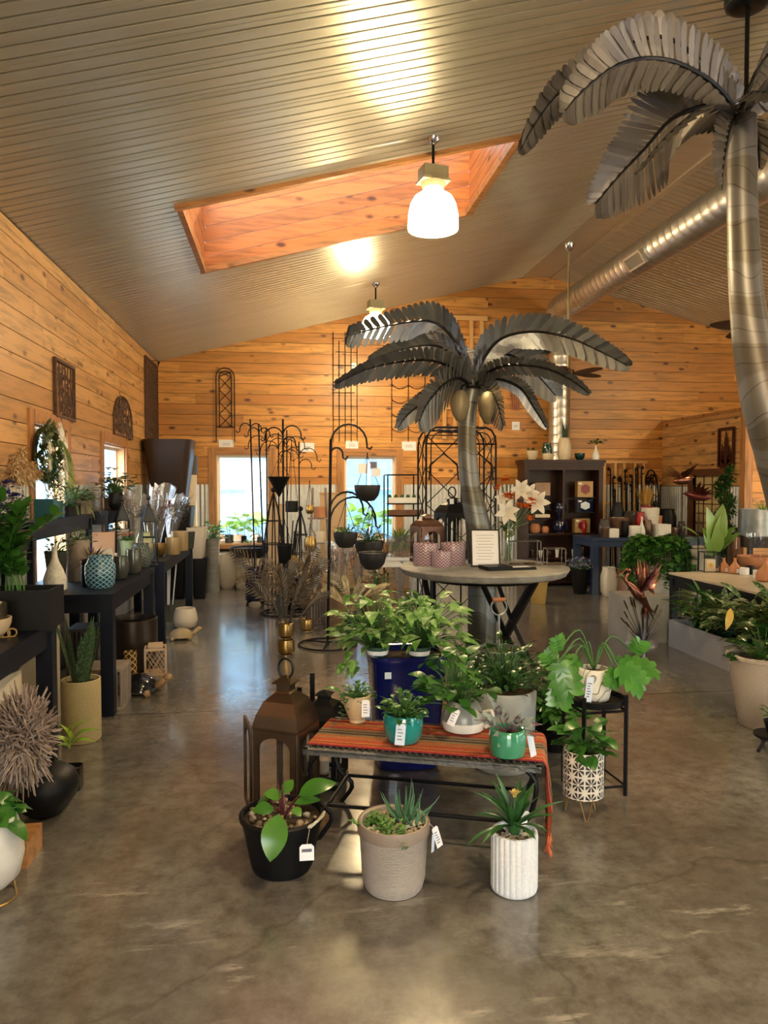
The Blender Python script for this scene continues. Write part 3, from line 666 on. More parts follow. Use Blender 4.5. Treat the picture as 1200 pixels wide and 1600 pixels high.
mb.tube(pts,rr,32); obj('duct_drop',mb,dm,dt,smooth=True)
mb=MB(); g=P(994,396,X=dX-.17)-dt.location; m=Matrix.Translation((-.155,g.y,.02+(-.13)))@Matrix.Rotation(RD(-35),4,'Y')
k=Matrix.Translation((-.165,g.y,-.10))@Matrix.Rotation(RD(-32),4,'Y')
def bxm(mb,m,a,b,c,d,e,f):
    vs=[m@V(q) for q in [(a,c,e),(b,c,e),(b,d,e),(a,d,e),(a,c,f),(b,c,f),(b,d,f),(a,d,f)]]
    mb.add(vs,[(0,3,2,1),(4,5,6,7),(0,1,5,4),(1,2,6,5),(2,3,7,6),(3,0,4,7)])
for a in (-1,1): bxm(mb,k,-.04,.012,-.20,.20,a*.075-.012,a*.075+.012)
for a in (-1,1): bxm(mb,k,-.04,.012,a*.19-.012,a*.19+.012,-.075,.075)
for i in range(20): bxm(mb,k,-.03,.0,-.175+i*.0184-.003,-.175+i*.0184+.003,-.065,.065)
obj('vent_grille',mb,mat('vent_grey',(.55,.52,.45),.4,.5),dt)
# ---------------------------------------------------------------- round table and what stands on it
tt=thing('round_table','round table with a rough edged grey stone top around the palm trunk','table',TC)
TZ=.955; TR=.665
def slate():
    m,t,b=nm('grey_stone'); v=coords(t); n=noise(t,v,7,8,.7)
    t.links.new(ramp(t,n,.3,.7,(.23,.22,.205),(.40,.39,.365)),b.inputs['Base Color']); b.inputs['Roughness'].default_value=.62; bump(t,b,n,.8,.02); return m
M['stone']=slate()
r=random.Random(4); jit=[r.uniform(-.012,.012) for _ in range(96)]
mb=MB(); mb.lathe([(TR-.09,TZ-.062),(TR-.05,TZ-.058),(TR-.025,TZ-.045),(TR-.018,TZ-.03),(TR-.008,TZ-.02),(TR,TZ-.006),(TR-.006,TZ),(.01,TZ)],96,mod=lambda a,z:1+(jit[int(a/2/pi*96+.5)%96] if z<TZ-.01 else jit[int(a/2/pi*96+.5)%96]*.4)+.004*sin(5*a),capt=True); obj('stone_top',mb,M['stone'],tt,smooth=True)
for i in range(3):
    a=RD(30+120*i+10)
    d=V((cos(a),sin(a),0)); s_=V((-sin(a),cos(a),0))
    for sg in (1,-1):
        mb=MB(); mb.tube([d*.44+s_*.22*sg+V((0,0,TZ-.07)),d*.40+V((0,0,.48)),d*.44-s_*.24*sg+V((0,0,.01))],.024,4); obj('leg',mb,M['black'],tt)
mb=MB(); mb.tube([(.44*cos(a),.44*sin(a),TZ-.08) for a in [i*pi/12 for i in range(24)]],.02,4,closed=True); obj('iron_ring',mb,M['black'],tt)
def tab(px,py): q=P(px,py,z=TZ); return q
# chevron jars
def chev():
    m,t,b=nm('purple_chevron_glaze'); v=coords(t); s=nd(t,'ShaderNodeSeparateXYZ'); t.links.new(v,s.inputs[0])
    at=nd(t,'ShaderNodeMath',operation='ARCTAN2'); t.links.new(s.outputs[1],at.inputs[0]); t.links.new(s.outputs[0],at.inputs[1])
    pp_=nd(t,'ShaderNodeMath',operation='PINGPONG'); k=nd(t,'ShaderNodeMath',operation='MULTIPLY'); t.links.new(at.outputs[0],k.inputs[0]); k.inputs[1].default_value=1.0
    t.links.new(k.outputs[0],pp_.inputs[0]); pp_.inputs[1].default_value=pi/16
    z=nd(t,'ShaderNodeMath',operation='MULTIPLY_ADD'); t.links.new(pp_.outputs[0],z.inputs[0]); z.inputs[1].default_value=.11; t.links.new(s.outputs[2],z.inputs[2])
    f=nd(t,'ShaderNodeMath',operation='MULTIPLY'); t.links.new(z.outputs[0],f.inputs[0]); f.inputs[1].default_value=42
    g=nd(t,'ShaderNodeMath',operation='FRACT'); t.links.new(f.outputs[0],g.inputs[0])
    t.links.new(mixc(t,ramp(t,g.outputs[0],.60,.66),(.20,.085,.14),(.60,.52,.55)),b.inputs['Base Color']); b.inputs['Roughness'].default_value=.3; return m
cm=chev()
for x,y,w,h,l in ((665,886,39,34,'purple chevron patterned candle jar at the rim beside the copper lantern'),(708,885,39,34,'purple chevron patterned candle jar nearest the palm trunk'),(690,889,31,25,'smallest purple chevron candle jar, between the two larger ones')):
    p=tab(x,y-3); k=mpp(p); rr=w*k/2; hh=h*k
    t=thing('candle_jar',l,'candle jar',p,0,None)
    mb=MB(); mb.lathe([(rr*.93,0),(rr,.01),(rr,hh-.01),(rr*.97,hh),(rr*.9,hh),(rr*.9,hh-.03)],32); obj('jar',mb,cm,t,smooth=True)
    mb=MB(); mb.lathe([(rr*.9,hh-.04),(.002,hh-.038)],24); mb.tube([(0,0,hh-.04),(.003,0,hh-.015)],.002); obj('wax',mb,M['cream'],t)
# lanterns
def arch_panel(mb,w,h,m,fw,ar,th=.012,rail=None):
    """rectangular panel with an arched opening"""
    rail=rail or fw
    mb.prism([(-w/2,0),(-w/2+fw,0),(-w/2+fw,h),(-w/2,h)],th,m); mb.prism([(w/2-fw,0),(w/2,0),(w/2,h),(w/2-fw,h)],th,m)
    mb.prism([(-w/2+fw,0),(w/2-fw,0),(w/2-fw,rail),(-w/2+fw,rail)],th,m)
    iw=w/2-fw; hb=h-rail-ar
    for i in range(10):
        a0,a1=pi-pi*i/10,pi-pi*(i+1)/10
        x0,x1=iw*cos(a0),iw*cos(a1); y0,y1=hb+ar*sin(a0),hb+ar*sin(a1)
        mb.prism([(x0,y0),(x1,y1),(x1,h),(x0,h)],th,m)
def lantern(label,p,w,h,rz,mt,roof=.28,ring=True,door=None,glass=True,grp=None):
    t=thing('lantern',label,'lantern',p,rz,grp)
    mb=MB(); mb.box(-w/2-.01,w/2+.01,-w/2-.01,w/2+.01,0,.03); mb.box(-w/2+.01,w/2-.01,-w/2+.01,w/2-.01,.03,.045); obj('base',mb,mt,t)
    bh=h*(1-roof); 
    for i in range(4):
        m=Matrix.Rotation(i*pi/2,4,'Z')@Matrix.Translation((0,-w/2,.045))@Matrix.Rotation(pi/2,4,'X')
        if door==i:
            m=Matrix.Translation((-w/2-.02,-w/2-.0,.045))@Matrix.Rotation(RD(128),4,'Z')@Matrix.Translation((w/2,0,0))@Matrix.Rotation(pi/2,4,'X')
        mb=MB(); arch_panel(mb,w-.004,bh-.045,m,w*.13,w*.26); pnl=obj('door' if door==i else 'side_panel',mb,mt,t)
        if glass: mb=MB(); mb.prism([(-w*.4,.02),(w*.4,.02),(w*.4,bh-.1),(-w*.4,bh-.1)],.003,m@Matrix.Translation((0,0,.005))); obj('glass_pane',mb,M['pane'],pnl)
    mb=MB(); pr_=[(w/2*1.06,bh),(w/2*1.06,bh+.012),(w/2*.93,bh+h*roof*.28),(w/2*.70,bh+h*roof*.52),(w/2*.36,bh+h*roof*.66),(w/2*.30,bh+h*roof*.70)]
    sq=lambda mb,pr:[mb.add([(sx*r,sy*r,z) for r,z in ((r0,z0),(r1,z1)) for sx,sy in ((-1,-1),(1,-1),(1,1),(-1,1))],[(0,1,5,4),(1,2,6,5),(2,3,7,6),(3,0,4,7)]) for (r0,z0),(r1,z1) in zip(pr,pr[1:])]
    sq(mb,pr_); obj('roof',mb,mt,t)
    mb=MB(); q=w*.15; sq(mb,[(q,bh+h*roof*.68),(q,bh+h*roof*.84),(q*1.5,bh+h*roof*.85),(q*1.5,bh+h*roof*.87),(.004,bh+h*roof)]); obj('chimney_cap',mb,mt,t)
    if ring:
        mb=MB(); R=w*.17; zt_=bh+h*roof*.93; mb.tube([(R*cos(a),0,zt_+R*1.25+R*1.25*sin(a)) for a in [i*pi/10 for i in range(20)]],w*.026,6,closed=True); obj('ring_handle',mb,M['black'],t,smooth=True)
    mb=MB(); mb.lathe([(w*.13,.045),(w*.13,.045+w*.4)],20,capt=True); obj('candle',mb,M['cream'],t,smooth=True) if glass else None
    return t
M['bronze']=mat('brushed_bronze',(.10,.062,.042),.3,.9,(.17,.11,.075),4)
M['copper']=mat('aged_copper',(.10,.05,.035),.35,.8,(.2,.1,.06),5)
p=tab(667,878); lantern('small copper brown lantern on the round stone table behind the purple jars',p,.20,.40,.25,M['copper'],ring=False)
p=tab(706,872); lt=lantern('taller black lantern with a peaked roof and paper tag on the round stone table',p,.22,.54,.3,M['black'],ring=True)
mb=MB(); mb.cbox((-.06,-.10,.50),(.045,.002,.045),.2); obj('price_tag',mb,M['paper'],lt)
# framed sheet
p=tab(759,886); t=thing('picture_frame','black framed printed sheet leaning on the stone table beside the palm trunk','frame',p,RD(-8))
m=Matrix.Rotation(RD(-14),4,'X'); mb=MB()
for a,b,c,d in ((-.115,-.103,0,.30),(.103,.115,0,.30),(-.103,.103,0,.012),(-.103,.103,.288,.30)): bxm(mb,m,a,b,-.012,.006,c,d)
bxm(mb,m,-.103,.103,.0,.006,.01,.29); obj('frame_border',mb,M['blackp'],t)
mb=MB(); bxm(mb,m,-.103,.103,-.006,-.003,.012,.288); sh=obj('printed_sheet',mb,M['paper'],t)
mb=MB()
for i in range(9): bxm(mb,m,-.07+.01*(i%2),.07-.012*(i%3),-.0068,-.006,.25-i*.024,.2525-i*.024)
obj('text_lines',mb,M['ink'],sh)
mb=MB(); mb.tube([(0,.065,.22),(0,.16,.0)],.005); obj('easel_strut',mb,M['blackp'],t)
p=tab(793,889); t=thing('binder','thin black binder lying half open on the stone table','binder',p,RD(8)); mb=MB(); mb.box(-.20,.0,-.09,.09,0,.03); obj('cover',mb,M['blackp'],t)
mb=MB(); mb.box(.0,.2,-.09,.09,0,.008); mb.box(-.19,.19,-.098,-.09,0,.02); obj('tray_base',mb,M['blackp'],t); mb=MB(); mb.box(.01,.19,-.08,.08,.008,.012); obj('pages',mb,M['paper'],t)
# lilies in a glass jar
p=tab(792,880); t=thing('flower_vase','clear glass jar of white lilies and orange blossoms on the stone table','flower vase',p)
mb=MB(); mb.lathe([(.06,0),(.068,.01),(.07,.24),(.058,.27),(.058,.30),(.064,.31),(.058,.305),(.053,.27),(.065,.24),(.063,.012),(.0,.01)],28); obj('glass_jar',mb,M['pane'],t,smooth=2)
mb=MB(); r=random.Random(2)
heads=[(790,800,'w',.19),(838,785,'w',.19),(812,765,'w',.17),(825,770,'w',.16),(783,778,'w',.12),(786,752,'o',0.096),(779,762,'o',0.080),(795,775,'o',0.112),(812,792,'o',0.096),(808,780,'o',0.096),(823,795,'o',0.112),(830,785,'o',0.096),(828,812,'o',0.096),(800,778,'o',0.080),(793,748,'o',0.072)]
for x,y,k,s in heads:
    q=P(x,y,Y=p.y+r.uniform(-.08,.08))-p; mb.tube([(r.uniform(-.03,.03),r.uniform(-.03,.03),.02),(q.x*.25,q.y*.25,.28),q*.93],.0035,5)
obj('stems',mb,M['stem'] if 'stem' in M else mat('green_stem',(.05,.14,.03),.5),t)
M['stem']=bpy.data.materials['green_stem']
for x,y,k,s in heads:
    q=P(x,y,Y=p.y+r.uniform(-.1,.0))-p; mb=MB(); 
    if k=='w':
        tw=r.uniform(-.5,.5)
        for i in range(6): b_=i*pi/3+tw; e_=V((cos(b_),-.45,sin(b_))).normalized(); mb.leaf2(q,q+e_*s*.62,s*.30,(0,-1,.2),.16,'ov',6,-.1)
        f=obj('lily_bloom',mb,G['wpet'],t,smooth=2); mb=MB()
        for i in range(5): mb.tube([q,q+V((.03*cos(i*1.25),.03*sin(i*1.25),.05))],.002,4)
        obj('stamens',mb,G['salmon'],f)
    else:
        for j in range(3):
            o=V((r.uniform(-.015,.015),r.uniform(-.015,.015),r.uniform(-.02,.02)))
            for i in range(6): mb.leaf(q+o,i*pi/3+r.random(),RD(r.uniform(10,60)),s*.5,s*.4,1,.2,'ov',3)
        obj('orange_blossom',mb,G['orange'],t,smooth=2)
mb=MB()
for i in range(46): a=r.random()*6.28; z=r.uniform(.25,.42); mb.leaf((.03*cos(a),.03*sin(a),z),a,RD(r.uniform(-10,60)),r.uniform(.07,.13),.022,.9,.2,'lance',4)
obj('greenery',mb,G['dark'],t,smooth=2)
# geometric wire stands
for x,y,w,h,l in ((817,884,.26,.19,'larger rectangular wire display stand on the stone table behind the binder'),(866,884,.15,.13,'smaller square wire display stand at the rim of the stone table')):
    p=tab(x,y-2); mb=MB(); w2=w/2
    for sx in (-1,1):
        for sy in (-1,1): mb.tube([(sx*w2,sy*.06,0),(sx*w2,sy*.06,h)],.0035,4)
    for z in (.004,h):
        mb.tube([(-w2,-.06,z),(w2,-.06,z),(w2,.06,z),(-w2,.06,z)],.0035,4,closed=True)
    solo('wire_stand',mb,mat('dull_nickel_%d'%x,(.35,.33,.3),.3,.9),l,'display stand',p,RD(-6),smooth=False)
    for i in (-1,1):
        q=p+V((i*w2*.5,.01,.0)); t=thing('coaster_dish',('%s flat dark round coaster inside the %s wire stand'%('One' if i<0 else 'Other',l.split()[0])),'coaster',q); mb=MB(); mb.lathe([(.045,0),(.05,.008),(.048,.012),(.02,.010),(.001,.010)],20); obj('dish',mb,M['bronze'],t,smooth=True)
# ---------------------------------------------------------------- plant and pot kit
def foliage(n,R,Hh,L,W,sh='ov',pit=(10,70),bend=.9,seed=1,z0=0,stem=.0022,fold=.18,lo=.25,seg=5,cx=0,cy=0,stems=True,flat=1,jl=.35):
    r=random.Random(seed); f=MB(); s=MB()
    for i in range(n):
        a=r.random()*2*pi; u=r.random()**.6; h=Hh*(lo+(1-lo)*r.random())*(1-.45*u*u); x=cx+R*u*cos(a); y=cy+R*u*sin(a)*flat
        l=L*r.uniform(1-jl,1+jl*.4)
        ln=sqrt(x*x+y*y)+1e-5; b=a+r.uniform(-.7,.7)
        f.leaf((x,y,z0+h),b,RD(r.uniform(*pit))*(1-.5*u),l,W*l/L,bend*r.uniform(.6,1.3),fold,sh,seg,roll=r.uniform(-.4,.4))
        if stems: s.tube([(cx*.5+x*.12,cy*.5+y*.12,z0-.01),(cx*.3+x*.55,cy*.3+y*.55,z0+h*.7),(x,y,z0+h)],stem,4)
    return [('foliage',f,None),('stems',s,M['stem'])]
def rosette(n,L,W,sh='strap',pit=(15,80),bend=1.2,seed=1,z0=0,r0=.01,fold=.25,seg=8):
    r=random.Random(seed); f=MB()
    for i in range(n):
        a=i*2.399+r.uniform(-.2,.2); u=i/max(1,n-1); f.leaf((r0*cos(a),r0*sin(a),z0),a,RD(pit[1]+(pit[0]-pit[1])*u+r.uniform(-6,6)),L*r.uniform(.75,1.05),W,bend*r.uniform(.6,1.2)*(.4+.6*u),fold,sh,seg)
    return f
def zz(n,Hh,seed=1,z0=0,L=.075,W=.034,R=.05,lean=.5,cx=0,cy=0):
    r=random.Random(seed); f=MB(); s=MB()
    for i in range(n):
        a=r.random()*6.28; ln=r.uniform(.1,lean); h=Hh*r.uniform(.65,1); b=(cx+r.uniform(-R,R),cy+r.uniform(-R,R)*.6); pts=[]
        for k in range(9):
            t=k/8; pts.append(V((b[0]+cos(a)*ln*h*t*t,b[1]+sin(a)*ln*h*t*t,z0+h*t)))
        s.tube(pts,[.006*(1-.7*k/8) for k in range(9)],5)
        for k in range(2,9):
            for sg in (1,-1):
                for dd in (0,.5):
                    if k+dd>8: continue
                    q=pts[k].lerp(pts[min(8,k+1)],dd); f.leaf(q,a+sg*1.15+r.uniform(-.3,.3),RD(r.uniform(20,55)),L*r.uniform(.8,1.1),W,.5,.2,'ov',4)
        f.leaf(pts[8],a,RD(60),L,W,.4,.2,'ov',4)
    return f,s
def pebbles(R,z,n=70,s=(.008,.018),seed=1,sq=False):
    r=random.Random(seed); mb=MB()
    for i in range(n):
        a=r.random()*6.28; u=R*sqrt(r.random()); q=r.uniform(*s); mb.r=r.random(); m=Matrix.Translation((u*cos(a),u*sin(a),z+r.uniform(0,.006)))@Matrix.Rotation(r.random()*3,4,'Z')@Matrix.Rotation(r.uniform(-.5,.5),4,'X')
        mb.ball((0,0,0),q,q*r.uniform(.6,.9),q*r.uniform(.4,.7),8,5,m)
    return mb
def pebmat(name,a,b):
    m,t,bb=nm(name); at=nd(t,'ShaderNodeAttribute',attribute_name='rnd'); t.links.new(ramp(t,at.outputs['Fac'],.1,.9,a,b),bb.inputs['Base Color']); bb.inputs['Roughness'].default_value=.3; return m
M['peb1']=pebmat('brown_river_pebbles',(.10,.07,.045),(.50,.40,.28)); M['peb2']=pebmat('pale_pebbles',(.45,.36,.26),(.78,.72,.62))
def inner(prof,w=.012,dp=.04):
    r,z=prof[-1]; return prof+[(r-w*.5,z+w*.2),(r-w,z),(max(.003,r-w-.004),z-dp)]
def potted(name,label,cat,loc,prof,pm,fol=None,fm=None,n=36,mod=None,rz=0,soil=True,peb=None,group=None,w=.012,dp=.035,pn='pot',sx=1,sy=1,root=None):
    t=thing(name,label,cat,loc,rz,group)
    mb=MB(); mb.lathe(inner(prof,w,dp),n,mod=mod,sx=sx,sy=sy); obj(pn,mb,pm,t,smooth=True)
    r,z=prof[-1]; zs=z-dp*.6
    if soil: mb=MB(); mb.lathe([(max(.003,r-w),zs),(.001,zs+.006)],max(12,n//2),mod=mod,sx=sx,sy=sy,cap=False); obj('soil',mb,M['soil'],t,smooth=True)
    if peb: mb=pebbles((r-w)*.93,zs+.004,*peb[1:]); obj('pebbles',mb,M[peb[0]],t,smooth=2,kind='stuff')
    for nm_,m_,mt in (fol or []):
        if m_.v: obj(nm_,m_,mt or fm,t,smooth=2)
    return t
def tag(t,p,w,h,rz=0,tilt=0,lean=0,mt='paper',lines=4,string=None,nm_='price_tag'):
    """paper tag, its top edge centre at p (in the thing's own frame)"""
    m=Matrix.Translation(p)@Matrix.Rotation(rz,4,'Z')@Matrix.Rotation(lean,4,'X')@Matrix.Rotation(tilt,4,'Y')
    mb=MB(); c=w*.18; mb.prism([(-w/2+c,0),(w/2-c,0),(w/2,-c),(w/2,-h),(-w/2,-h),(-w/2,-c)],.0012,m@Matrix.Rotation(pi/2,4,'X'))
    o=obj(nm_,mb,M[mt],t); mb=MB(); r=random.Random(int(abs(p[0])*9999))
    for i in range(lines): bxm(mb,m,-w*.3,w*r.uniform(.05,.32),-.0022,-.0013,-h*(.25+.62*i/lines)-h*.04,-h*(.25+.62*i/lines))
    if lines: obj('handwriting',mb,M['ink'],o)
    if string: mb=MB(); mb.tube([V(p)+V((0,0,-.004)),V(string)],.0012,4); obj('tag_string',mb,M['cream'],t)
M['paperb']=mat('pale_blue_card',(.62,.72,.88),.6)
M['terra']=mat('terracotta',(.42,.16,.07),.75,0,(.52,.24,.12),12,.1)
M['plast']=mat('nursery_pot_green',(.015,.06,.04),.5)
def ropemat(name,a,b,sz=115,st=.5,mt=0):
    m,t,bb=nm(name); v=coords(t); wv=nd(t,'ShaderNodeTexWave',wave_type='BANDS',bands_direction='Z',_Scale=sz/6.28*1.0,_Distortion=1.2,_Detail=2.,_Detail_Scale=3.); t.links.new(v,wv.inputs[0])
    n=noise(t,v,70,3,.7); c=mixc(t,ramp(t,wv.outputs[1],.1,.7),a,b); c=mixc(t,ramp(t,n,.35,.65),c,tuple(x*.78 for x in b)); t.links.new(c,bb.inputs['Base Color']); bb.inputs['Roughness'].default_value=.85; bb.inputs['Metallic'].default_value=mt
    bump(t,bb,wv.outputs[1],st,.006); return m
# ---------------------------------------------------------------- the three pots on the floor in front
c=P(441,1360,z=0)+V((0,.0,0)); c.y=3.07; c.x=P(441,1340,Y=3.07).x
t=potted('potted_philodendron','glossy philodendron with river pebbles in a wide black bucket','potted plant',c,[(.118,0),(.122,.015),(.128,.018),(.166,.21),(.176,.215),(.178,.228),(.172,.234)],M['blackp'],n=44,peb=('peb1',85,(.009,.020),3),pn='bucket')
ph=leafmat('glossy_philodendron',(.04,.15,.015),(.10,.26,.03),.25); mb=MB(); st=MB()
L=lambda x,y,d=0: P(x,y,Y=c.y+d)-c
for A,B,w,nrm in (((436,1272,-.15),(422,1347,-.22),.105,(-.1,-.9,.45)),((467,1243,-.04),(526,1223,.02),.085,(-.2,-.5,.85)),((460,1256,-.06),(502,1250,-.02),.05,(0,-.4,.9)),((428,1264,-.08),(394,1268,-.1),.065,(0,-.5,.9)),((440,1246,0),(412,1240,.0),.06,(0,-.5,.9)),((444,1240,.02),(458,1218,.05),.05,(-.4,-.8,.3)),((436,1250,0),(438,1234,.06),.05,(-.4,-.8,.3)),((458,1262,-.08),(470,1276,-.12),.04,(0,-.4,.9)),((420,1250,.02),(402,1254,.05),.05,(0,-.3,.9))):
    a,b=L(*A),L(*B); mb.leaf2(a,b,w,nrm,.10,'ov',8,.12); st.tube([(0,0,.19),(a*.6)+V((0,0,.09)),a],.0035,5)
for i in range(5): st.tube([(0,0,.19),(.02*cos(i*1.3),.02*sin(i*1.3),.31+.02*i)],[.004,.001],5)
obj('leaves',mb,ph,t,smooth=2); obj('stems',st,mat('wine_red_stem',(.12,.02,.03),.4),t)
mb=MB()
for i,(w_,s_) in enumerate(((.0,0),(.012,.01))): mb.tube([(.1+w_,-.14,.225),(.13+w_,-.13,.235+s_),(.165,-.08+w_,.24),(.175,-.03,.235)],.006,6)
obj('rope_handle',mb,ropemat('cream_rope',(.55,.48,.36),(.7,.62,.5),200),t)
tag(t,(.098,-.155,.165),.058,.062,0,.0,-.18,'paper',0,(.11,-.15,.225)); mb=MB(); mb.cbox((.098,-.161,.138),(.04,.001,.02)); obj('tag_print',mb,M['ink'],t)
c=P(615,1395,z=0); c.y=2.86; c.x=P(615,1390,Y=2.86).x
rope=ropemat('woven_rope_basket',(.56,.46,.39),(.84,.74,.65),330,.9)
al=MB(); r=random.Random(8)
def aloe_clump(mb,x,y,n,L,z0,seed):
    r=random.Random(seed)
    for i in range(n):
        a=i*2.4; u=(i/n); el=RD(85-50*u+r.uniform(-8,8)); l=L*r.uniform(.75,1.05); mb.r=r.random(); pts=[];w=[]
        for k in range(7):
            s=k/6; e=el-.25*s+(.3*s*s); pts.append(V((x+cos(a)*(.012+l*s*cos(e)),y+sin(a)*(.012+l*s*cos(e)),z0+l*s*sin(e)))); w.append(max(.0008,.0085*(1-s**1.3)))
        mb.tube(pts,w,6)
aloe_clump(al,.045,.03,16,.17,.235,1); aloe_clump(al,.085,.0,9,.12,.235,5)
fol=[('aloe_leaves',al,G['aloe'])]
su=MB(); r=random.Random(3)
for i in range(46):
    a=r.uniform(2.6,5.2); u=r.uniform(.03,.125); su.r=r.random(); b=V((u*cos(a),u*sin(a),.25))
    for k in range(6): su.leaf(b+V((0,0,.006*k)),k*1.2+r.random(),RD(r.uniform(20,60)),.020,.014,.5,.3,'ov',3)
for b,d in (((-.135,-.02,.255),V((-.030,0,.022))),((0,-.135,.25),V((.02,-.006,-.03)))):
    for k in range(8):
        for j in range(2): su.leaf(V(b)+d*(k/6),k+j*3,RD(30),.02,.013,.5,.3,'ov',3)
t=potted('potted_aloe','aloe and trailing succulents in a round basket pot wrapped with pale rope','potted plant',c,[(.108,0),(.116,.01),(.126,.05),(.136,.22),(.141,.225),(.143,.262),(.139,.268)],rope,fol+[('trailing_succulents',su,G['succ'])],n=48,peb=('peb2',170,(.006,.013),5),pn='basket')
mb=MB(); mb.lathe([(.1375,.222),(.1435,.226),(.1455,.262),(.141,.272),(.134,.268),(.130,.255)],48,cap=False); obj('clay_rim',mb,mat('taupe_clay_rim',(.26,.2,.16),.6),t,smooth=True)
tag(t,(.15,-.07,.262),.030,.085,.5,-.28,-.1,'paper',5,(.13,-.06,.275)); tag(t,(.145,-.078,.24),.022,.07,.9,.1,0,'paperb',0,None,'second_tag')
c=P(803,1405,z=0); c.y=2.775; c.x=P(803,1400,Y=2.775).x
ribw=mat('speckled_white_ceramic',(.84,.85,.86),.55,0,(.72,.73,.74),90,.1)
br=rosette(26,.20,.026,'strap',(12,82),1.0,4,.255,.012,.3,8)
fl=MB(); 
for i in range(14): fl.leaf((0,0,.36+i*.001),i*2.4,RD(80-i*3),.035,.018,.1,.3,'ov',4)
t=potted('potted_bromeliad','bromeliad with a yellow bud in a fluted white cylinder pot','potted plant',c,[(.080,0),(.089,.008),(.0925,.02),(.0925,.225),(.090,.235)],ribw,[('leaves',br,G['brom']),('yellow_bud',fl,leafmat('yellow_bract',(.75,.55,.12),(.8,.65,.3),.5))],n=192,mod=lambda a,z:1 if z<.012 or z>.232 else .925+.075*abs(sin(a*12))**.45,peb=('peb2',120,(.006,.012),9))
mb=MB(); mb.lathe([(.02,.225),(.026,.25),(.022,.29),(.01,.33),(.004,.37)],10); obj('leaf_base',mb,G['brom'],t,smooth=True)
tag(t,(.065,.055,.285),.035,.05,.3,.25,0,'paper',0)
# ---------------------------------------------------------------- bench table with a striped runner
BZ=.42
FL=P(473,1170,z=BZ); FR=P(846,1199,z=BZ); e=(FR-FL); bl=e.length; e.normalize(); pv=V((-e.y,e.x,0)); bd=.47
BC=(FL+FR)/2+pv*bd/2; BC.z=0; brz=math.atan2(e.y,e.x)
def B(x,y,z=BZ): q=P(x,y,z=z); return q
bt=thing('bench_table','low wrought iron bench table with a scrolled grey top and curved black legs','table',BC,brz)
iron=mat('pewter_iron',(.17,.165,.16),.4,.7,(.10,.1,.1),20,.3)
mb=MB(); l2,d2=bl/2,bd/2; mb.box(-l2,l2,-d2,d2,BZ-.012,BZ-.004); mb.box(-l2,l2,-d2,-d2+.02,BZ-.026,BZ-.0); mb.box(-l2,l2,d2-.02,d2,BZ-.026,BZ); mb.box(-l2,-l2+.02,-d2,d2,BZ-.026,BZ); mb.box(l2-.02,l2,-d2,d2,BZ-.026,BZ)
r=random.Random(5)
for y in (-d2+.045,d2-.045):
    x=-l2+.04
    while x<l2-.04:
        mb.tube([(x+.018*cos(a),y+.016*sin(a),BZ+.001) for a in [k*pi/5 for k in range(8)]],.004,4); x+=.03
obj('iron_top',mb,iron,bt)
for sx in (-1,1):
    for sy in (-1,1):
        mb=MB(); mb.tube(crom([(sx*(l2-.08),sy*(d2-.06),BZ-.02),(sx*(l2-.02),sy*(d2-.04),.33),(sx*(l2-.05),sy*(d2-.05),.18),(sx*(l2-.12),sy*(d2-.05),.10),(sx*(l2-.06),sy*(d2-.03),.0)],14),.011,6); obj('leg',mb,M['black'],bt,smooth=True)
mb=MB(); mb.tube([(-l2+.1,-d2+.06,.15),(l2-.1,-d2+.06,.15)],.009,6); mb.tube([(-l2+.1,d2-.06,.15),(l2-.1,d2-.06,.15)],.009,6)
for sx in (-1,1): mb.tube([(sx*(l2-.1),-d2+.06,.15),(sx*(l2-.1),d2-.06,.15)],.009,6)
obj('stretcher',mb,M['black'],bt)
def stripe_mat():
    m,t,b=nm('striped_wool'); v=coords(t); s=nd(t,'ShaderNodeSeparateXYZ'); t.links.new(v,s.inputs[0])
    mr=nd(t,'ShaderNodeMapRange'); mr.inputs[1].default_value=-.19; mr.inputs[2].default_value=.19; t.links.new(s.outputs[1],mr.inputs[0])
    r=nd(t,'ShaderNodeValToRGB'); cr=r.color_ramp; cr.interpolation='CONSTANT'
    st=[(0,(.30,.02,.03)),(.05,(.62,.12,.03)),(.11,(.33,.03,.03)),(.14,(.70,.30,.08)),(.17,(.60,.10,.03)),(.27,(.42,.24,.08)),(.31,(.62,.13,.04)),(.36,(.35,.22,.09)),(.43,(.07,.05,.04)),(.49,(.38,.26,.13)),(.52,(.06,.05,.05)),(.56,(.33,.20,.09)),(.63,(.40,.03,.04)),(.67,(.62,.12,.03)),(.76,(.38,.2,.07)),(.80,(.66,.2,.05)),(.86,(.35,.03,.03)),(.92,(.62,.14,.04)),(.97,(.3,.02,.03))]
    cr.elements[0].position=0; cr.elements[0].color=(*st[0][1],1); cr.elements[1].position=st[1][0]; cr.elements[1].color=(*st[1][1],1)
    for p_,c_ in st[2:]: e_=cr.elements.new(p_); e_.color=(*c_,1)
    t.links.new(mr.outputs[0],r.inputs[0]); n=noise(t,coords(t,(260,260,260)),1,2)
    t.links.new(mixc(t,ramp(t,n,.42,.58),r.outputs[0],tuple([.5]*3),'MULTIPLY'),b.inputs['Base Color']); 
    b.inputs['Roughness'].default_value=.95; bump(t,b,n,.5,.003); return m
rn=MB(); hw=.185; xs=[-l2+.005+i*(2*l2)/20 for i in range(21)]
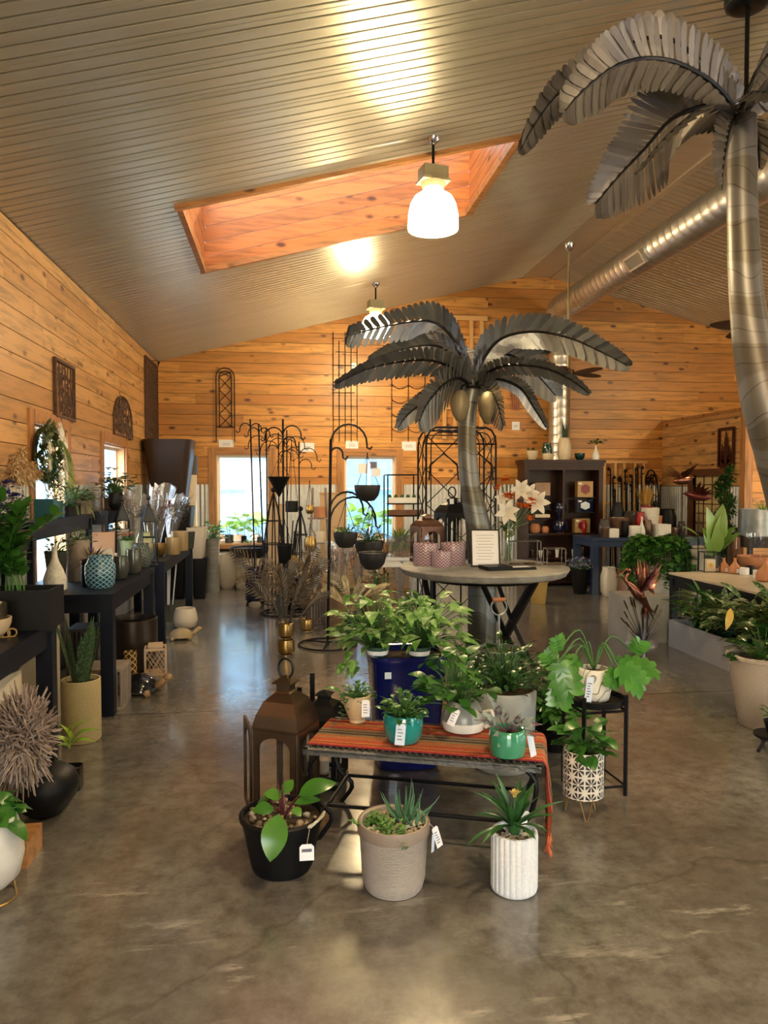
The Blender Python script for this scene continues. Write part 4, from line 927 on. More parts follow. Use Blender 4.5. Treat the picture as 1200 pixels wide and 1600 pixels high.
for th,fl_ in ((.004,1),):
    prof=[(x,BZ+.003) for x in xs]+[(l2+.012,BZ-.002),(l2+.020,BZ-.02),(l2+.023,.3),(l2+.035,.2),(l2+.03,.10)]
    ys=[-hw+i*2*hw/12 for i in range(13)]; k=len(ys); vs=[]
    for j,(x,z) in enumerate(prof):
        for y in ys: vs.append((x+(.012*sin(y*55)*min(1,max(0,(BZ-z)*5))),y*(1-.25*max(0,(BZ-z))),z))
    vs+= [(a+.0 if z<BZ else a,b,z+.003) if z>BZ-.01 else (a+.003,b,z) for a,b,z in vs]; n_=len(prof)*k
    fs=[(j*k+i,j*k+i+1,(j+1)*k+i+1,(j+1)*k+i) for j in range(len(prof)-1) for i in range(k-1)]
    fs+=[tuple(n_+q for q in f[::-1]) for f in fs]
    fs+=[(j*k+i,(j+1)*k+i,n_+(j+1)*k+i,n_+j*k+i) for j in range(len(prof)-1) for i in (0,k-1)]
    rn.add(vs,fs)
rt=thing('table_runner','striped orange and red woven runner laid on the iron bench, its end hanging down','table runner',BC,brz)
sm=stripe_mat(); obj('cloth',rn,sm,rt,smooth=2)
mb=MB(); r=random.Random(1)
for i in range(44): y=-hw*.92+i*2*hw*.92/43; mb.tube([(l2+.03,y,.10),(l2+.034+r.uniform(-.01,.01),y+r.uniform(-.008,.008),.06),(l2+.03+r.uniform(-.015,.02),y+r.uniform(-.02,.02),.01)],.0022,4)
obj('fringe',mb,mat('red_orange_fringe',(.45,.05,.03),.9,0,(.65,.2,.05),30),rt)
BZ2=BZ+.0075
# pots standing on the bench
p=B(558,1130); p.z=BZ2
mb,st=[q[1] for q in foliage(80,.075,.09,.035,.018,'ov',(0,60),.8,11,.105,lo=.1)]
r=random.Random(5)
for i in range(26):
    k=i/26; mb.leaf((-.05-.05*k+r.uniform(-.02,.02),-.04,.13-.15*k*k),r.random()*6,RD(10),.03,.014,.6,.2,'ov',3)
mb.leaf2(P(534,1082,Y=p.y)-p,P(505,1076,Y=p.y)-p,.03,(0,-.3,1),.15)
t=potted('potted_succulent','cream jug shaped pot with a small bushy trailing plant, at one end of the bench','potted plant',p,[(.036,0),(.040,.006),(.037,.016),(.052,.045),(.066,.085),(.070,.110),(.066,.128),(.069,.135)],mat('cream_stoneware',(.60,.46,.28),.45,0,(.52,.38,.22),9,.05),[('foliage',mb,G['mid']),('stems',st,M['stem'])])
tag(t,(.035,-.072,.128),.040,.082,.1,.03,-.08)
p=B(630,1160); p.z=BZ2
ff=foliage(120,.09,.12,.045,.024,'ov',(-10,60),.8,12,.105,lo=.1)
t=potted('potted_foliage_plant','small leafy green plant in a glossy teal pot, second along the bench','potted plant',p,[(.062,0),(.074,.008),(.086,.04),(.092,.08),(.090,.115),(.086,.128)],mat('teal_glaze',(.005,.19,.20),.14,0,(.01,.25,.25),6,0,coat=.5),ff,G['mid'])
tag(t,(-.025,-.098,.112),.044,.095,-.15,.08,-.06,'paperb')
p=B(724,1143); p.z=BZ2
ff=foliage(90,.17,.27,.08,.066,'heart',(-30,50),.7,14,.12,lo=.05,seg=6,fold=.1,cx=-.04,cy=.03)
t=potted('potted_pothos','heart leaved pothos in a squat grey and white jug shaped planter on the bench','potted plant',p,[(.070,0),(.096,.012),(.104,.035),(.104,.055)],M['white'],soil=False,n=40)
mb=MB(); mb.lathe(inner([(.104,.055),(.103,.07),(.092,.105),(.07,.135),(.058,.142)],.008,.02),40,cap=False); obj('grey_upper_body',mb,mat('grey_glaze',(.26,.27,.26),.3),t,smooth=True)
for nn_,m_,mt in ff: obj(nn_,m_,mt or G['heart'],t,smooth=2)
mb=MB(); mb.tube(crom([(.085,-.05,.10),(.115,-.075,.11),(.118,-.08,.06),(.09,-.065,.03)],10),.009,8); obj('handle',mb,M['white'],t,smooth=True)
tag(t,(-.055,-.105,.135),.036,.08,-.1,.45,-.15)
p=B(793,1182); p.z=BZ2
mb=MB(); st=MB(); r=random.Random(6)
for A,B_,w in (((790,1140),(760,1082),.04),((795,1140),(782,1098),.035),((790,1145),(778,1168),.035),((800,1140),(835,1120),.03),((800,1135),(848,1132),.025),((790,1142),(745,1110),.03),((800,1140),(815,1112),.03),((790,1140),(735,1124),.02),((805,1140),(840,1152),.025),((788,1146),(770,1150),.03),((795,1138),(805,1128),.03)):
    a=P(*A,Y=p.y-.02)-p; b=P(*B_,Y=p.y-.04-r.uniform(0,.04))-p; mb.leaf2(a.lerp(b,.3),b,w*.95,(-.1,-.8,.6),.12,'lance',7,.2); st.tube([(0,0,.09),a,a.lerp(b,.4)],.003,5)
t=potted('potted_tradescantia','silvery purple trailing plant in a glossy green pot nearest the runner end','potted plant',p,[(.062,0),(.074,.008),(.079,.03),(.080,.09),(.076,.112),(.074,.116)],mat('green_glaze',(.02,.22,.11),.14,0,(.08,.30,.18),6,0,coat=.5),[('leaves',mb,G['silver']),('stems',st,mat('purple_stem',(.10,.04,.06),.5))])
tag(t,(.088,-.03,.098),.036,.10,.5,-.16,-.1,'paperb',0)
# ---------------------------------------------------------------- lanterns on the floor beside the bench
p=P(447,1275,z=0); p.y=3.50; p.x=P(447,1150,Y=3.5).x
lantern('tall brushed bronze lantern with a ring handle and open door behind the black bucket',p,.222,.70,RD(-27),M['bronze'],roof=.34,door=3)
p=P(507,1200,Y=3.93); p.z=0; lantern('black lantern tucked behind the bronze lantern at the end of the bench',p,.19,.50,RD(-20),M['blackp'],roof=.3,ring=False)
mb=MB(); q=P(480,1100,Y=4.3)
for dx,h in ((-.045,.42),(.03,.5)): mb.box(dx-.014,dx+.014,-.012,.012,0,h)
mb.box(-.045,.03,-.01,.01,.16,.19); mb.box(-.06,.045,-.12,.12,0,.015); solo('bookend_stand',mb,M['blackp'],'black metal stand with two uneven upright bars behind the bronze lantern','stand',(q.x,4.3,0),smooth=False)
# ---------------------------------------------------------------- planters behind the bench
p=P(634,1100,Y=4.16); p.z=0
sqm=lambda e_:(lambda a,z:1/((abs(cos(a))**e_+abs(sin(a))**e_)**(1/e_)))
t=potted('tall_planter','tall dark blue glazed planter behind the bench holding two syngonium nursery pots','planter',p,[(.17,0),(.185,.01),(.215,.40),(.232,.61),(.240,.62),(.240,.645)],mat('cobalt_glaze',(.003,.006,.075),.12,0,(.005,.01,.11),4,coat=.6),n=64,mod=sqm(5),sx=.93,sy=.8,w=.02,dp=.06)
mb=MB(); mb.cbox((-.13,-.193,.555),(.036,.002,.036)); obj('square_sticker',mb,M['paperb'],t)
for x,dy,l,sd in ((590,-.05,'syngonium with pale veined arrow leaves spilling over the blue planter towards the lanterns',21),(655,-.09,'syngonium with pale veined arrow leaves in a nursery pot nearer the palm trunk',22)):
    q=P(x,1030,Y=p.y+dy); q.z=.60
    ff=foliage(120,.22,.33,.105,.07,'arrow',(-40,50),.8,sd,.09,lo=.08,seg=6,cx=-.03 if sd==21 else .03,fold=.12)
    if sd==21:
        r=random.Random(9)
        for i in range(9): ff[0][1].leaf((-.17+r.uniform(-.04,.06),-.05,-.02+.10*r.random()),RD(200)+r.random(),RD(-30),.08,.055,.7,.12,'arrow',6); 
    t=potted('potted_syngonium',l,'potted plant',q,[(.05,0),(.062,.075),(.066,.077),(.066,.09)],M['plast'],ff,G['syn'])
    mb=MB(); mb.lathe([(.0585,.045),(.0632,.07)],24,cap=False); obj('pot_label',mb,M['paper'],t,smooth=True)
p=P(786,1150,Y=4.02); p.z=0
ff=foliage(190,.23,.32,.075,.036,'ov',(-20,60),.8,23,.42,lo=.1,cx=.02,cy=.05)
potted('tall_planter','tall pale grey round planter of dark leafy plants behind the green pot','planter',p,[(.15,0),(.168,.02),(.178,.25),(.186,.44),(.184,.452)],mat('pale_grey_glaze',(.42,.44,.43),.3),ff,G['dark'],w=.014,dp=.03)
# two tier galvanised tub stand
p=P(779,1030,Y=4.62); p.z=0; galv=mat('galvanised_tub',(.33,.36,.37),.38,.75,(.22,.25,.27),10)
t=thing('tiered_tub','two tier galvanised tub stand with a wooden ring handle, planted with succulents','planter',p)
z1=P(779,1040,Y=4.62).z
mb=MB(); mb.tube([(0,0,0),(0,0,z1+.33)],.008,8); obj('centre_pole',mb,galv,t)
for z,R in ((z1-.02,.125),(.12,.2)):
    mb=MB(); mb.lathe(inner([(R*.8,z),(R*.84,z+.02),(R*.93,z+.06),(R*.95,z+.065),(R*1.08,z+.12),(R*1.13,z+.128),(R*1.12,z+.135)],.006,.03),36,sx=1.1); o=obj('tub',mb,galv,t,smooth=True)
    mb=MB(); mb.lathe([(R*1.05,z+.11),(.001,z+.118)],24,sx=1.1,cap=False); obj('soil',mb,M['soil'],o)
    mb=MB(); r=random.Random(3)
    for k in range(7):
        a=k*.9; q=(R*.7*cos(a),R*.7*sin(a)); mb=MB()
        for j in range(12): mb.leaf((q[0],q[1],z+.12),j*2.4,RD(20+j*5),.03,.016,.2,.3,'ov',3)
        obj('succulent_rosette',mb,G['olive'],o)
mb=MB(); Rr=.052; zc_=z1+.33+Rr; mb.tube([(Rr*cos(a),0,zc_+Rr*sin(a)) for a in [k*pi/10 for k in range(20)]],.006,6,closed=True); obj('ring',mb,galv,t,smooth=True)
mb=MB(); mb.tube([(-.042,0,zc_+Rr-.004),(.042,0,zc_+Rr-.004)],.013,10); obj('wooden_grip',mb,mat('cherry_wood',(.32,.12,.05),.4),t,smooth=True)
# bushy dark pots round the palm foot
for x,Y_,w,h,n_,l,sd,g in ((838,4.45,.22,.42,120,'dark glossy bushy plant in a black pot between the tiered tub and the black stool',31,'dark'),(730,5.0,.20,.52,110,'mid green bushy plant in a black pot behind the pothos by the palm trunk',32,'mid'),(640,5.1,.26,.90,150,'tall dark green leafy plant under the edge of the round stone table',33,'dark'),(868,4.25,.15,.30,90,'low mid green bushy plant beside the black stool legs',34,'heart')):
    p=P(x,1000,Y=Y_); p.z=0; z=.2
    ff=foliage(n_,w,h-z,.10,.042,'ov',(-20,60),.8,sd,z,lo=.05)
    potted('potted_bush',l,'potted plant',p,[(.08,0),(.10,.19),(.108,.20),(.106,.21)],M['blackp'],ff,G[g])
# black stool / tray stand, with its pot
p=P(928,1180,Y=3.66); p.z=0
t=thing('plant_stand','round black tray plant stand with four straight legs','plant stand',p,.35)
mb=MB(); mb.lathe([(.135,.455),(.15,.46),(.155,.495),(.148,.495),(.145,.468),(.001,.466)],36); obj('tray',mb,M['blackp'],t,smooth=True)
for i in range(4):
    a=i*pi/2+.5; m=MB(); m.cbox((.165*cos(a),.165*sin(a),.26),(.018,.018,.52),a); obj('leg',m,M['blackp'],t)
mb=MB()
for z in (.05,.44): mb.tube([(.165*cos(a+.5),.165*sin(a+.5),z) for a in (0,pi/2,pi,3*pi/2)],.007,4,closed=True)
obj('stretcher',mb,M['blackp'],t)
q=V((p.x-.005,p.y,.468)); mb=MB(); st=MB()
big=leafmat('lobed_philodendron_leaf',(.04,.17,.02),(.09,.27,.04),.28)
def lobed(mb,A,B_,W,nrm,bow=.08,k=5,seed=0):
    """deeply cut leaf: a central blade with pointed side lobes"""
    A=V(A);B_=V(B_); d=(B_-A); Ln=d.length; d.normalize(); N=V(nrm); N=(N-d*N.dot(d)).normalized(); sd=d.cross(N)
    mb.leaf2(A,B_,W*.48,nrm,bow,'ov',8,.05); rv=mb.r
    for i in range(k):
        t_=.06+.8*i/k; o=A+d*(Ln*t_)+N*(bow*Ln*sin(pi*t_)); l=W*.58*(sin(pi*(.22+.62*t_)))
        for s_ in (1,-1):
            dirn=(sd*s_+d*(.05+.75*t_)-N*.10).normalized(); mb.leaf2(o,o+dirn*l,l*.52,nrm,.05,'ov',5,.05); mb.r=rv
for A,B_,w,nrm in (((905,1055),(852,1075),.0,0),):pass
for A,B_,w,nrm,dy in (((873,1035),(893,1095),.17,(-.3,-.9,.3),-.12),((872,1018),(868,992),.10,(.1,-.9,.3),-.05),((865,1040),(850,1015),.12,(-.2,-.8,.5),-.03),((880,1070),(870,1108),.14,(-.1,-.9,.2),-.1),((965,1040),(1010,1080),.17,(.1,-.8,.5),-.12),((965,1035),(1034,1052),.17,(.1,-.5,.85),.0),((960,1045),(952,1078),.10,(.1,-.9,.3),-.1),((990,1020),(1005,1000),.12,(.3,-.8,.5),.05),((905,1030),(880,1045),.11,(0,-.8,.6),.05)):
    a=P(*A,Y=q.y+dy)-q; b=P(*B_,Y=q.y+dy-.03)-q; lobed(mb,a,b,w,nrm); st.tube(crom([V((0,0,.16)),V((a.x*.4,a.y*.3,max(a.z,.2)+.10)),a],8),.0045,5)
def squig():
    m,t,b=nm('squiggle_ceramic'); v=coords(t); n=nd(t,'ShaderNodeTexNoise',_Scale=9.,_Detail=.5); t.links.new(v,n.inputs['Vector'])
    k=nd(t,'ShaderNodeMath',operation='MULTIPLY'); k.inputs[1].default_value=7; t.links.new(n.outputs['Fac'],k.inputs[0]); g=nd(t,'ShaderNodeMath',operation='PINGPONG'); g.inputs[1].default_value=.5; t.links.new(k.outputs[0],g.inputs[0])
    l=ramp(t,g.outputs[0],.05,.10); t.links.new(mixc(t,l,(.22,.20,.17),(.72,.69,.61)),b.inputs['Base Color']); bump(t,b,l,.6,.01); b.inputs['Roughness'].default_value=.45; return m
t=potted('potted_philodendron','large lobed philodendron in a cream pot with raised squiggles on the black plant stand','potted plant',q,[(.062,0),(.078,.012),(.088,.06),(.089,.12),(.083,.165),(.078,.172)],squig(),[('lobed_leaves',mb,big),('stems',st,M['stem'])])
tag(t,(-.055,-.088,.15),.036,.13,-.3,.12,-.08,'paperb',6)
# patterned pot on hairpin legs
p=P(910,1300,Y=3.37); p.z=0
def lat():
    m,t,b=nm('carved_black_white_ceramic'); v=coords(t); s=nd(t,'ShaderNodeSeparateXYZ'); t.links.new(v,s.inputs[0]); Mth=lambda op,a,bb_=None,c_=None:_m(t,op,a,bb_,c_)
    at=_m(t,'ARCTAN2',s.outputs[1],s.outputs[0]); u=_m(t,'MULTIPLY',at,10/(2*pi)*1.0); w=_m(t,'MULTIPLY',s.outputs[2],1/.072)
    fu=_m(t,'SUBTRACT',_m(t,'FRACT',u),.5); fw=_m(t,'SUBTRACT',_m(t,'FRACT',w),.5)
    ang=_m(t,'ARCTAN2',fw,fu); pet=_m(t,'ABSOLUTE',_m(t,'SINE',_m(t,'MULTIPLY',ang,4))); au=_m(t,'ABSOLUTE',fu); aw=_m(t,'ABSOLUTE',fw); edge=_m(t,'MAXIMUM',au,aw)
    rad=_m(t,'SQRT',_m(t,'ADD',_m(t,'MULTIPLY',fu,fu),_m(t,'MULTIPLY',fw,fw)))
    k=_m(t,'MULTIPLY',_m(t,'GREATER_THAN',pet,.55),_m(t,'LESS_THAN',edge,.43)); k=_m(t,'MULTIPLY',k,_m(t,'GREATER_THAN',rad,.09))
    t.links.new(mixc(t,k,(.72,.66,.56),(.02,.015,.01)),b.inputs['Base Color']); inv=_m(t,'SUBTRACT',1.,k); bump(t,b,inv,.8,.01); b.inputs['Roughness'].default_value=.5; return m
def _m(t,op,a,b=None,c=None):
    n=nd(t,'ShaderNodeMath',operation=op)
    for i,v in enumerate((a,b,c)):
        if v is None: continue
        if isinstance(v,(int,float)): n.inputs[i].default_value=v
        else: t.links.new(v,n.inputs[i])
    return n.outputs[0]
ff=foliage(46,.11,.22,.085,.072,'heart',(-50,40),.7,41,.30,lo=.05,fold=.1,seg=6,cy=-.01)
t=potted('potted_peperomia','round leaved plant in a carved black and white pot on thin gold legs','potted plant',p,[(.088,.098),(.097,.105),(.098,.31),(.095,.322)],lat(),ff,G['heart'],n=48)
for i in range(3):
    a=RD(-100+120*i); mb=MB(); b_=V((cos(a),sin(a),0)); s_=V((-sin(a),cos(a),0)); mb.tube([b_*.07+s_*.03+V((0,0,.10)),b_*.088+s_*.006+V((0,0,.003)),b_*.088-s_*.006+V((0,0,.003)),b_*.07-s_*.03+V((0,0,.10))],.0028,5); obj('leg',mb,M['gold'],t)
# ---------------------------------------------------------------- shared little builders
PF={'cyl':[(.94,0),(1,.03),(1,1)],'taper':[(.62,0),(.66,.02),(1,.95),(1.02,1)],'tulip':[(.55,0),(.8,.08),(1,.4),(.97,.7),(.86,1)],
 'bowl':[(.3,0),(.55,.04),(.85,.35),(.98,.75),(1,1)],'jar':[(.72,0),(.92,.12),(1,.4),(.98,.7),(.78,.88),(.74,.92),(.78,1)],'bottle':[(.8,0),(1,.05),(1,.3),(.72,.5),(.4,.66),(.26,.78),(.22,.9),(.27,1)],
 'egg':[(.5,0),(.85,.15),(1,.45),(.9,.8),(.78,1)],'bucket':[(.72,0),(.76,.02),(.98,.92),(1.05,.93),(1.05,1)],'gob':[(.62,0),(.6,.06),(.62,.08),(.92,.2),(1,.5),(.96,.8),(.9,1)],'urn':[(.55,0),(.6,.03),(.78,.3),(1,.75),(.96,.9),(1.02,1)]}
def vs_(name,label,cat,px,py,z,w,h,pf,mt,fol=None,fm=None,soil=True,Y=None,rz=0,n=28,mod=None,group=None,pn='pot',p=None,sx=1,sy=1,wl=.08,wm=None,hm=None,peb=None):
    if p is None:
        p=P(px,py,z=z) if Y is None else P(px,py,Y=Y); p.z=z
    k=mpp(p); r=(wm or w*k)/2; hh=hm or h*k
    return potted(name,label,cat,p,[(a*r,b*hh) for a,b in PF[pf]],mt,[(q[0],q[1],q[2]) for q in (fol(hh) if fol else [])],fm,n=n,mod=mod,rz=rz,soil=soil,group=group,w=r*wl,dp=min(hh*.3,.05),pn=pn,sx=sx,sy=sy,peb=peb),p
FO=lambda n,R,Hh,L,W,sh='ov',pit=(10,70),bend=.9,seed=1,**k: (lambda hh: foliage(n,R,Hh,L,W,sh,pit,bend,seed,z0=hh*.9,**k))
def table(label,x0,x1,y0,y1,z,lw=.085,mt=None,name='display_table',th=.04,ap=.09,z0=0):
    mt=mt or M['navy']; c=V(((x0+x1)/2,(y0+y1)/2,z0)); z-=z0; t=thing(name,label,'table',c); a,b=(x1-x0)/2,(y1-y0)/2
    mb=MB(); mb.box(-a,a,-b,b,z-th,z); obj('tabletop',mb,mt,t)
    mb=MB(); i=.02
    for q in ((-a+i,a-i,-b+i,-b+i+.02),(-a+i,a-i,b-i-.02,b-i),(-a+i,-a+i+.02,-b+i,b-i),(a-i-.02,a-i,-b+i,b-i)): mb.box(*q,z-th-ap,z-th)
    obj('apron',mb,mt,t)
    for sx in (-1,1):
        for sy in (-1,1): mb=MB(); x,y=sx*(a-lw/2-.005),sy*(b-lw/2-.005); mb.box(x-lw/2,x+lw/2,y-lw/2,y+lw/2,0,z-th); obj('leg',mb,mt,t)
    return t
# ---------------------------------------------------------------- along the boarded side wall
TZ1=.85
table('long dark navy table carrying the black planter box, nearest the camera',-1.90,-1.25,2.3,4.27,TZ1)
table('dark navy table with the blue lattice vase, beside the snake plant basket',-1.90,-1.17,5.24,6.9,TZ1)
table('farther dark navy table carrying the cellophane wrapped bouquets',-1.90,-1.17,7.42,9.7,TZ1)
t=table('narrow black back shelf against the side wall carrying arrangements',-1.93,-1.93+.27,4.32,5.22,1.30,.04); 
t2=table('low black riser running along the wall side of the lattice vase table',-1.92,-1.70,5.3,6.88,1.34,.03,name='display_riser',z0=TZ1)
t3=table('low black riser at the wall behind the wrapped bouquets',-1.92,-1.70,7.46,9.66,1.34,.03,name='display_riser',z0=TZ1)
# planter box with zz plants
bx=V((-1.56,4.10,TZ1)); t=thing('planter_box','black rectangular planter box with tall glossy zz plants at the table end','planter',bx)
mb=MB(); 
for q in ((-.35,.36,-.12,-.105),(-.35,.36,.105,.12),(-.35,-.335,-.105,.105),(.345,.36,-.105,.105)): mb.box(*q,0,.205)
mb.box(-.335,.345,-.105,.105,0,.02); obj('box',mb,M['blackp'],t); mb=MB(); mb.box(-.335,.345,-.105,.105,.15,.175); obj('soil',mb,M['soil'],t)
f1,s1=zz(13,.54,5,.17,.105,.05,.10,.42,-.08); f2,s2=zz(14,.52,6,.17,.105,.052,.09,.95,.1); f1.add(f2.v,f2.f); f1.a[-len(f2.f):]=f2.a; s1.add(s2.v,s2.f)
obj('foliage',f1,G['mid'],t,smooth=2); obj('stems',s1,M['stem'],t)
mm=mat('mercury_metal',(.30,.24,.18),.18,.95)
vs_('metal_bowl','hammered bronze bowl set in a pale wooden bowl on the table beside the planter box','bowl',14,992,TZ1,96,55,'bowl',mat('pale_turned_wood',(.48,.36,.24),.6),soil=False,p=V((-1.44,3.80,TZ1)),wm=.22,hm=.10)
t,p=vs_('metal_vase','shiny bronze cup nested in the pale wooden bowl near the planter box','cup',14,992,TZ1,96,55,'cyl',mm,soil=False,p=V((-1.44,3.80,TZ1+.03)),wm=.18,hm=.14)
mb=MB(); 
for i in range(5): mb.tube([(.03*i+.02*cos(a),.0,.02+.02*sin(a)) for a in [k*pi/6 for k in range(12)]],.005,5,closed=True)
solo('chain_links',mb,M['gold'],'small gold chain link ornament at the table edge before the bronze bowl','ornament',P(0,998,z=TZ1)+V((-.07,0,0)),.4)
# blue lattice vase etc
def lattice(name,a,b,k=10,h=26,metal=0):
    m,t,bb=nm(name); v=coords(t); s=nd(t,'ShaderNodeSeparateXYZ'); t.links.new(v,s.inputs[0]); at=_m(t,'ARCTAN2',s.outputs[1],s.outputs[0]); u=_m(t,'MULTIPLY',at,k/(2*pi)); w=_m(t,'MULTIPLY',s.outputs[2],h)
    x=_m(t,'ABSOLUTE',_m(t,'SUBTRACT',_m(t,'FRACT',_m(t,'ADD',u,w)),.5)); y=_m(t,'ABSOLUTE',_m(t,'SUBTRACT',_m(t,'FRACT',_m(t,'SUBTRACT',u,w)),.5)); e=_m(t,'MAXIMUM',x,y)
    l=ramp(t,e,.34,.42); t.links.new(mixc(t,l,a,b),bb.inputs['Base Color']); bb.inputs['Roughness'].default_value=.25; bb.inputs['Metallic'].default_value=metal; bump(t,bb,l,.7,.01); return m
vs_('ceramic_vase','round vase with a blue and silver raised lattice at the corner of its navy table','vase',157,918,TZ1,46,50,'jar',lattice('blue_lattice_glaze',(.015,.07,.11),(.28,.46,.58),14,30),soil=False)
dg=mat('smoky_dark_glaze',(.05,.055,.05),.2,.3,(.09,.095,.08),5)
vs_('ceramic_vase','smoky dark tapered vase next to the blue lattice vase','vase',188,905,TZ1,26,36,'tulip',dg,soil=False)
vs_('ceramic_vase','wider smoky dark vase between the small cream cup and the dark woven pattern vase','vase',209,896,TZ1,27,38,'tulip',dg,soil=False)
vs_('ceramic_cup','small cream cup between the two smoky dark vases','cup',201,893,TZ1,14,17,'cyl',M['cream'],soil=False)
vs_('ceramic_vase','round dark grey vase with a woven relief behind the smoky vases','vase',220,886,TZ1,33,37,'jar',lattice('dark_woven_glaze',(.03,.04,.04),(.16,.19,.19),16,34),soil=False)
sp=mat('speckled_white_glass',(.70,.66,.56),.4,0,(.45,.42,.38),40)
t,p=vs_('bottle_vase','speckled white bottle shaped vase behind the blue lattice vase','vase',111,900,TZ1,34,70,'bottle',sp,soil=False,p=V((-1.60,5.42,TZ1)))
vs_('bottle_vase','speckled grey and amber glass jar vase behind the dark grassy pot','vase',172,868,TZ1,30,38,'jar',sp,soil=False,p=V((-1.50,6.45,TZ1)))
def spider(hh,n=70,L=.16,W=.012,sd=3): 
    return [('foliage',rosette(n,L,W,'strap',(-5,70),1.6,sd,hh*.9,.02,.2,6),None)]
vs_('potted_grass','tousled brown and green air plant in a dark pot behind the lattice vase','potted plant',134,905,TZ1,32,38,'cyl',M['blackp'],lambda hh:spider(hh,80),G['dry'],p=V((-1.42,5.72,TZ1)),wm=.16,hm=.19)
ob=mat('obelisk_iron',(.03,.035,.04),.4,.6)
def obelisk(label,px,py,top,w):
    p=P(px,py,z=TZ1); h=P(px,top,Y=p.y).z-TZ1; k=w*mpp(p)/2; t=thing('obelisk_lantern',label,'lantern',p,.3); mb=MB()
    for sx in (-1,1):
        for sy in (-1,1): mb.tube([(sx*k,sy*k,0),(sx*k*.85,sy*k*.85,h*.62),(sx*.008,sy*.008,h*.86)],.006,4)
    for z,f_ in ((.01,1),(h*.4,.9),(h*.62,.85)): mb.tube([(-k*f_,-k*f_,z),(k*f_,-k*f_,z),(k*f_,k*f_,z),(-k*f_,k*f_,z)],.005,4,closed=True)
    obj('frame',mb,ob,t); mb=MB(); s4=[(-1,-1),(1,-1),(1,1),(-1,1)]
    mb.add([(a*k*.88,b*k*.88,h*.62) for a,b in s4]+[(a*.012,b*.012,h*.84) for a,b in s4],[(0,1,5,4),(1,2,6,5),(2,3,7,6),(3,0,4,7)]); obj('roof',mb,ob,t); mb=MB(); mb.ball((0,0,h*.95),.022); mb.tube([(0,0,h*.84),(0,0,h)],.008); obj('finial',mb,ob,t,smooth=True)
obelisk('slender iron obelisk lantern between the speckled jar vase and the dark woven vase',192,874,775,22)
obelisk('slender iron obelisk lantern at the far end of the lattice vase table',233,884,772,24)
# upper row (on the risers and shelf)
def up(px,y0,z=1.08): p=P(px,800,X=-1.80); p.z=z; return p
RZ=1.34
p=V((-1.80,4.72,1.05)); t,_=vs_('potted_conifer','blue green needled arrangement in a dark pot at the narrow shelf end nearest the camera','potted plant',0,0,0,0,0,'cyl',M['blackp'],None,p=V((-1.79,4.70,1.30)),wm=.16,hm=.14)
mb=MB(); r=random.Random(3)
for i in range(420): a=r.random()*6.28; z=r.random(); R=.14*(1-z*.55)*r.uniform(.5,1); mb.leaf((R*cos(a),R*sin(a),.12+z*.5),a,RD(r.uniform(0,60)),.06,.010,.3,.1,'lance',2)
obj('needles',mb,G['teal'],t)
t,_=vs_('hydrangea_arrangement','deep blue hydrangea blooms in a dark vase by the pampas plumes','flower vase',0,0,0,0,0,'egg',mat('dark_blue_glass',(.01,.02,.08),.15),None,p=V((-1.79,5.10,1.30)),wm=.13,hm=.10)
mb=MB(); r=random.Random(5)
for bx_,by,bz,R in ((0,0,.23,.085),(-.06,-.05,.17,.07),(.06,-.02,.16,.07),(.03,-.08,.20,.05)):
    for i in range(150):
        a=r.random()*6.28; e=r.uniform(-1.2,1.5); d=V((cos(a)*cos(e),sin(a)*cos(e),sin(e))); mb.leaf(V((bx_,by,bz))+d*R,a,e,.022,.02,.8,.2,'ov',2)
obj('blooms',mb,G['blue'],t)
t=solo('storage_box',MB().box(-.07,.07,-.05,.05,0,.15),mat('teal_box_card',(.01,.10,.14),.5),'teal boxed card under the little conifer, behind the zz plant','box',(-1.80,5.90,RZ),0,None,False)
t,_=vs_('potted_conifer','little dark green cone shaped conifer in front of the windowed wreath wall','potted plant',0,0,0,0,0,'cyl',mat('teal_pot',(.01,.09,.12),.3),None,p=V((-1.80,6.12,RZ)),wm=.13,hm=.13)
mb=MB(); r=random.Random(4)
for i in range(420): a=r.random()*6.28; z=r.random()**1.2; R=.085*(1-z)*r.uniform(.6,1)+.004; mb.leaf((R*cos(a),R*sin(a),.12+z*.30),a,RD(r.uniform(20,70)),.035,.010,.3,.1,'lance',2)
obj('needles',mb,G['dark'],t)
# pampas + wreath on the wall
t,_=vs_('pampas_vase','cream pampas grass plumes in a slim vase against the boarded wall','flower vase',0,0,0,0,0,'bottle',sp,None,p=V((-1.80,5.22,RZ)),wm=.09,hm=.2); RZp=t.location
mb=MB(); r=random.Random(5); st=MB()
for (x,y) in ((22,712),(36,700),(52,724),(60,738),(30,730)):
    q=P(x,y,X=-1.80)-RZp; b=V((0,0,.2)); st.tube([b,b.lerp(q,.5)+V((0,0,.03)),q],.002,4)
    for i in range(330): k=r.random(); o=b.lerp(q,.45+.55*k); a=r.random()*6.28; mb.leaf(o,a,RD(r.uniform(-20,50)),.085*(1.1-k*.5),.016,1.1,.1,'lance',3)
obj('plumes',mb,G['pamp'],t); obj('stems',st,M['cream'],t)
wc=P(71,711,X=XL+.07); t=thing('magnolia_wreath','round wreath of dark leaves and big white magnolias hung beside the wall window','wreath',wc)
mb=MB(); r=random.Random(7)
for i in range(330):
    a=r.random()*6.28; R=.20+r.uniform(-.05,.05); d=r.random()*6.28; o=V((r.uniform(-.02,.05),R*cos(a),R*sin(a))); e=V((r.uniform(.1,.6),cos(d),sin(d))); mb.leaf2(o,o+e.normalized()*.085,.034,(1,0,.2),.1,'ov',4)
obj('leaves',mb,G['olive'],t,smooth=2)
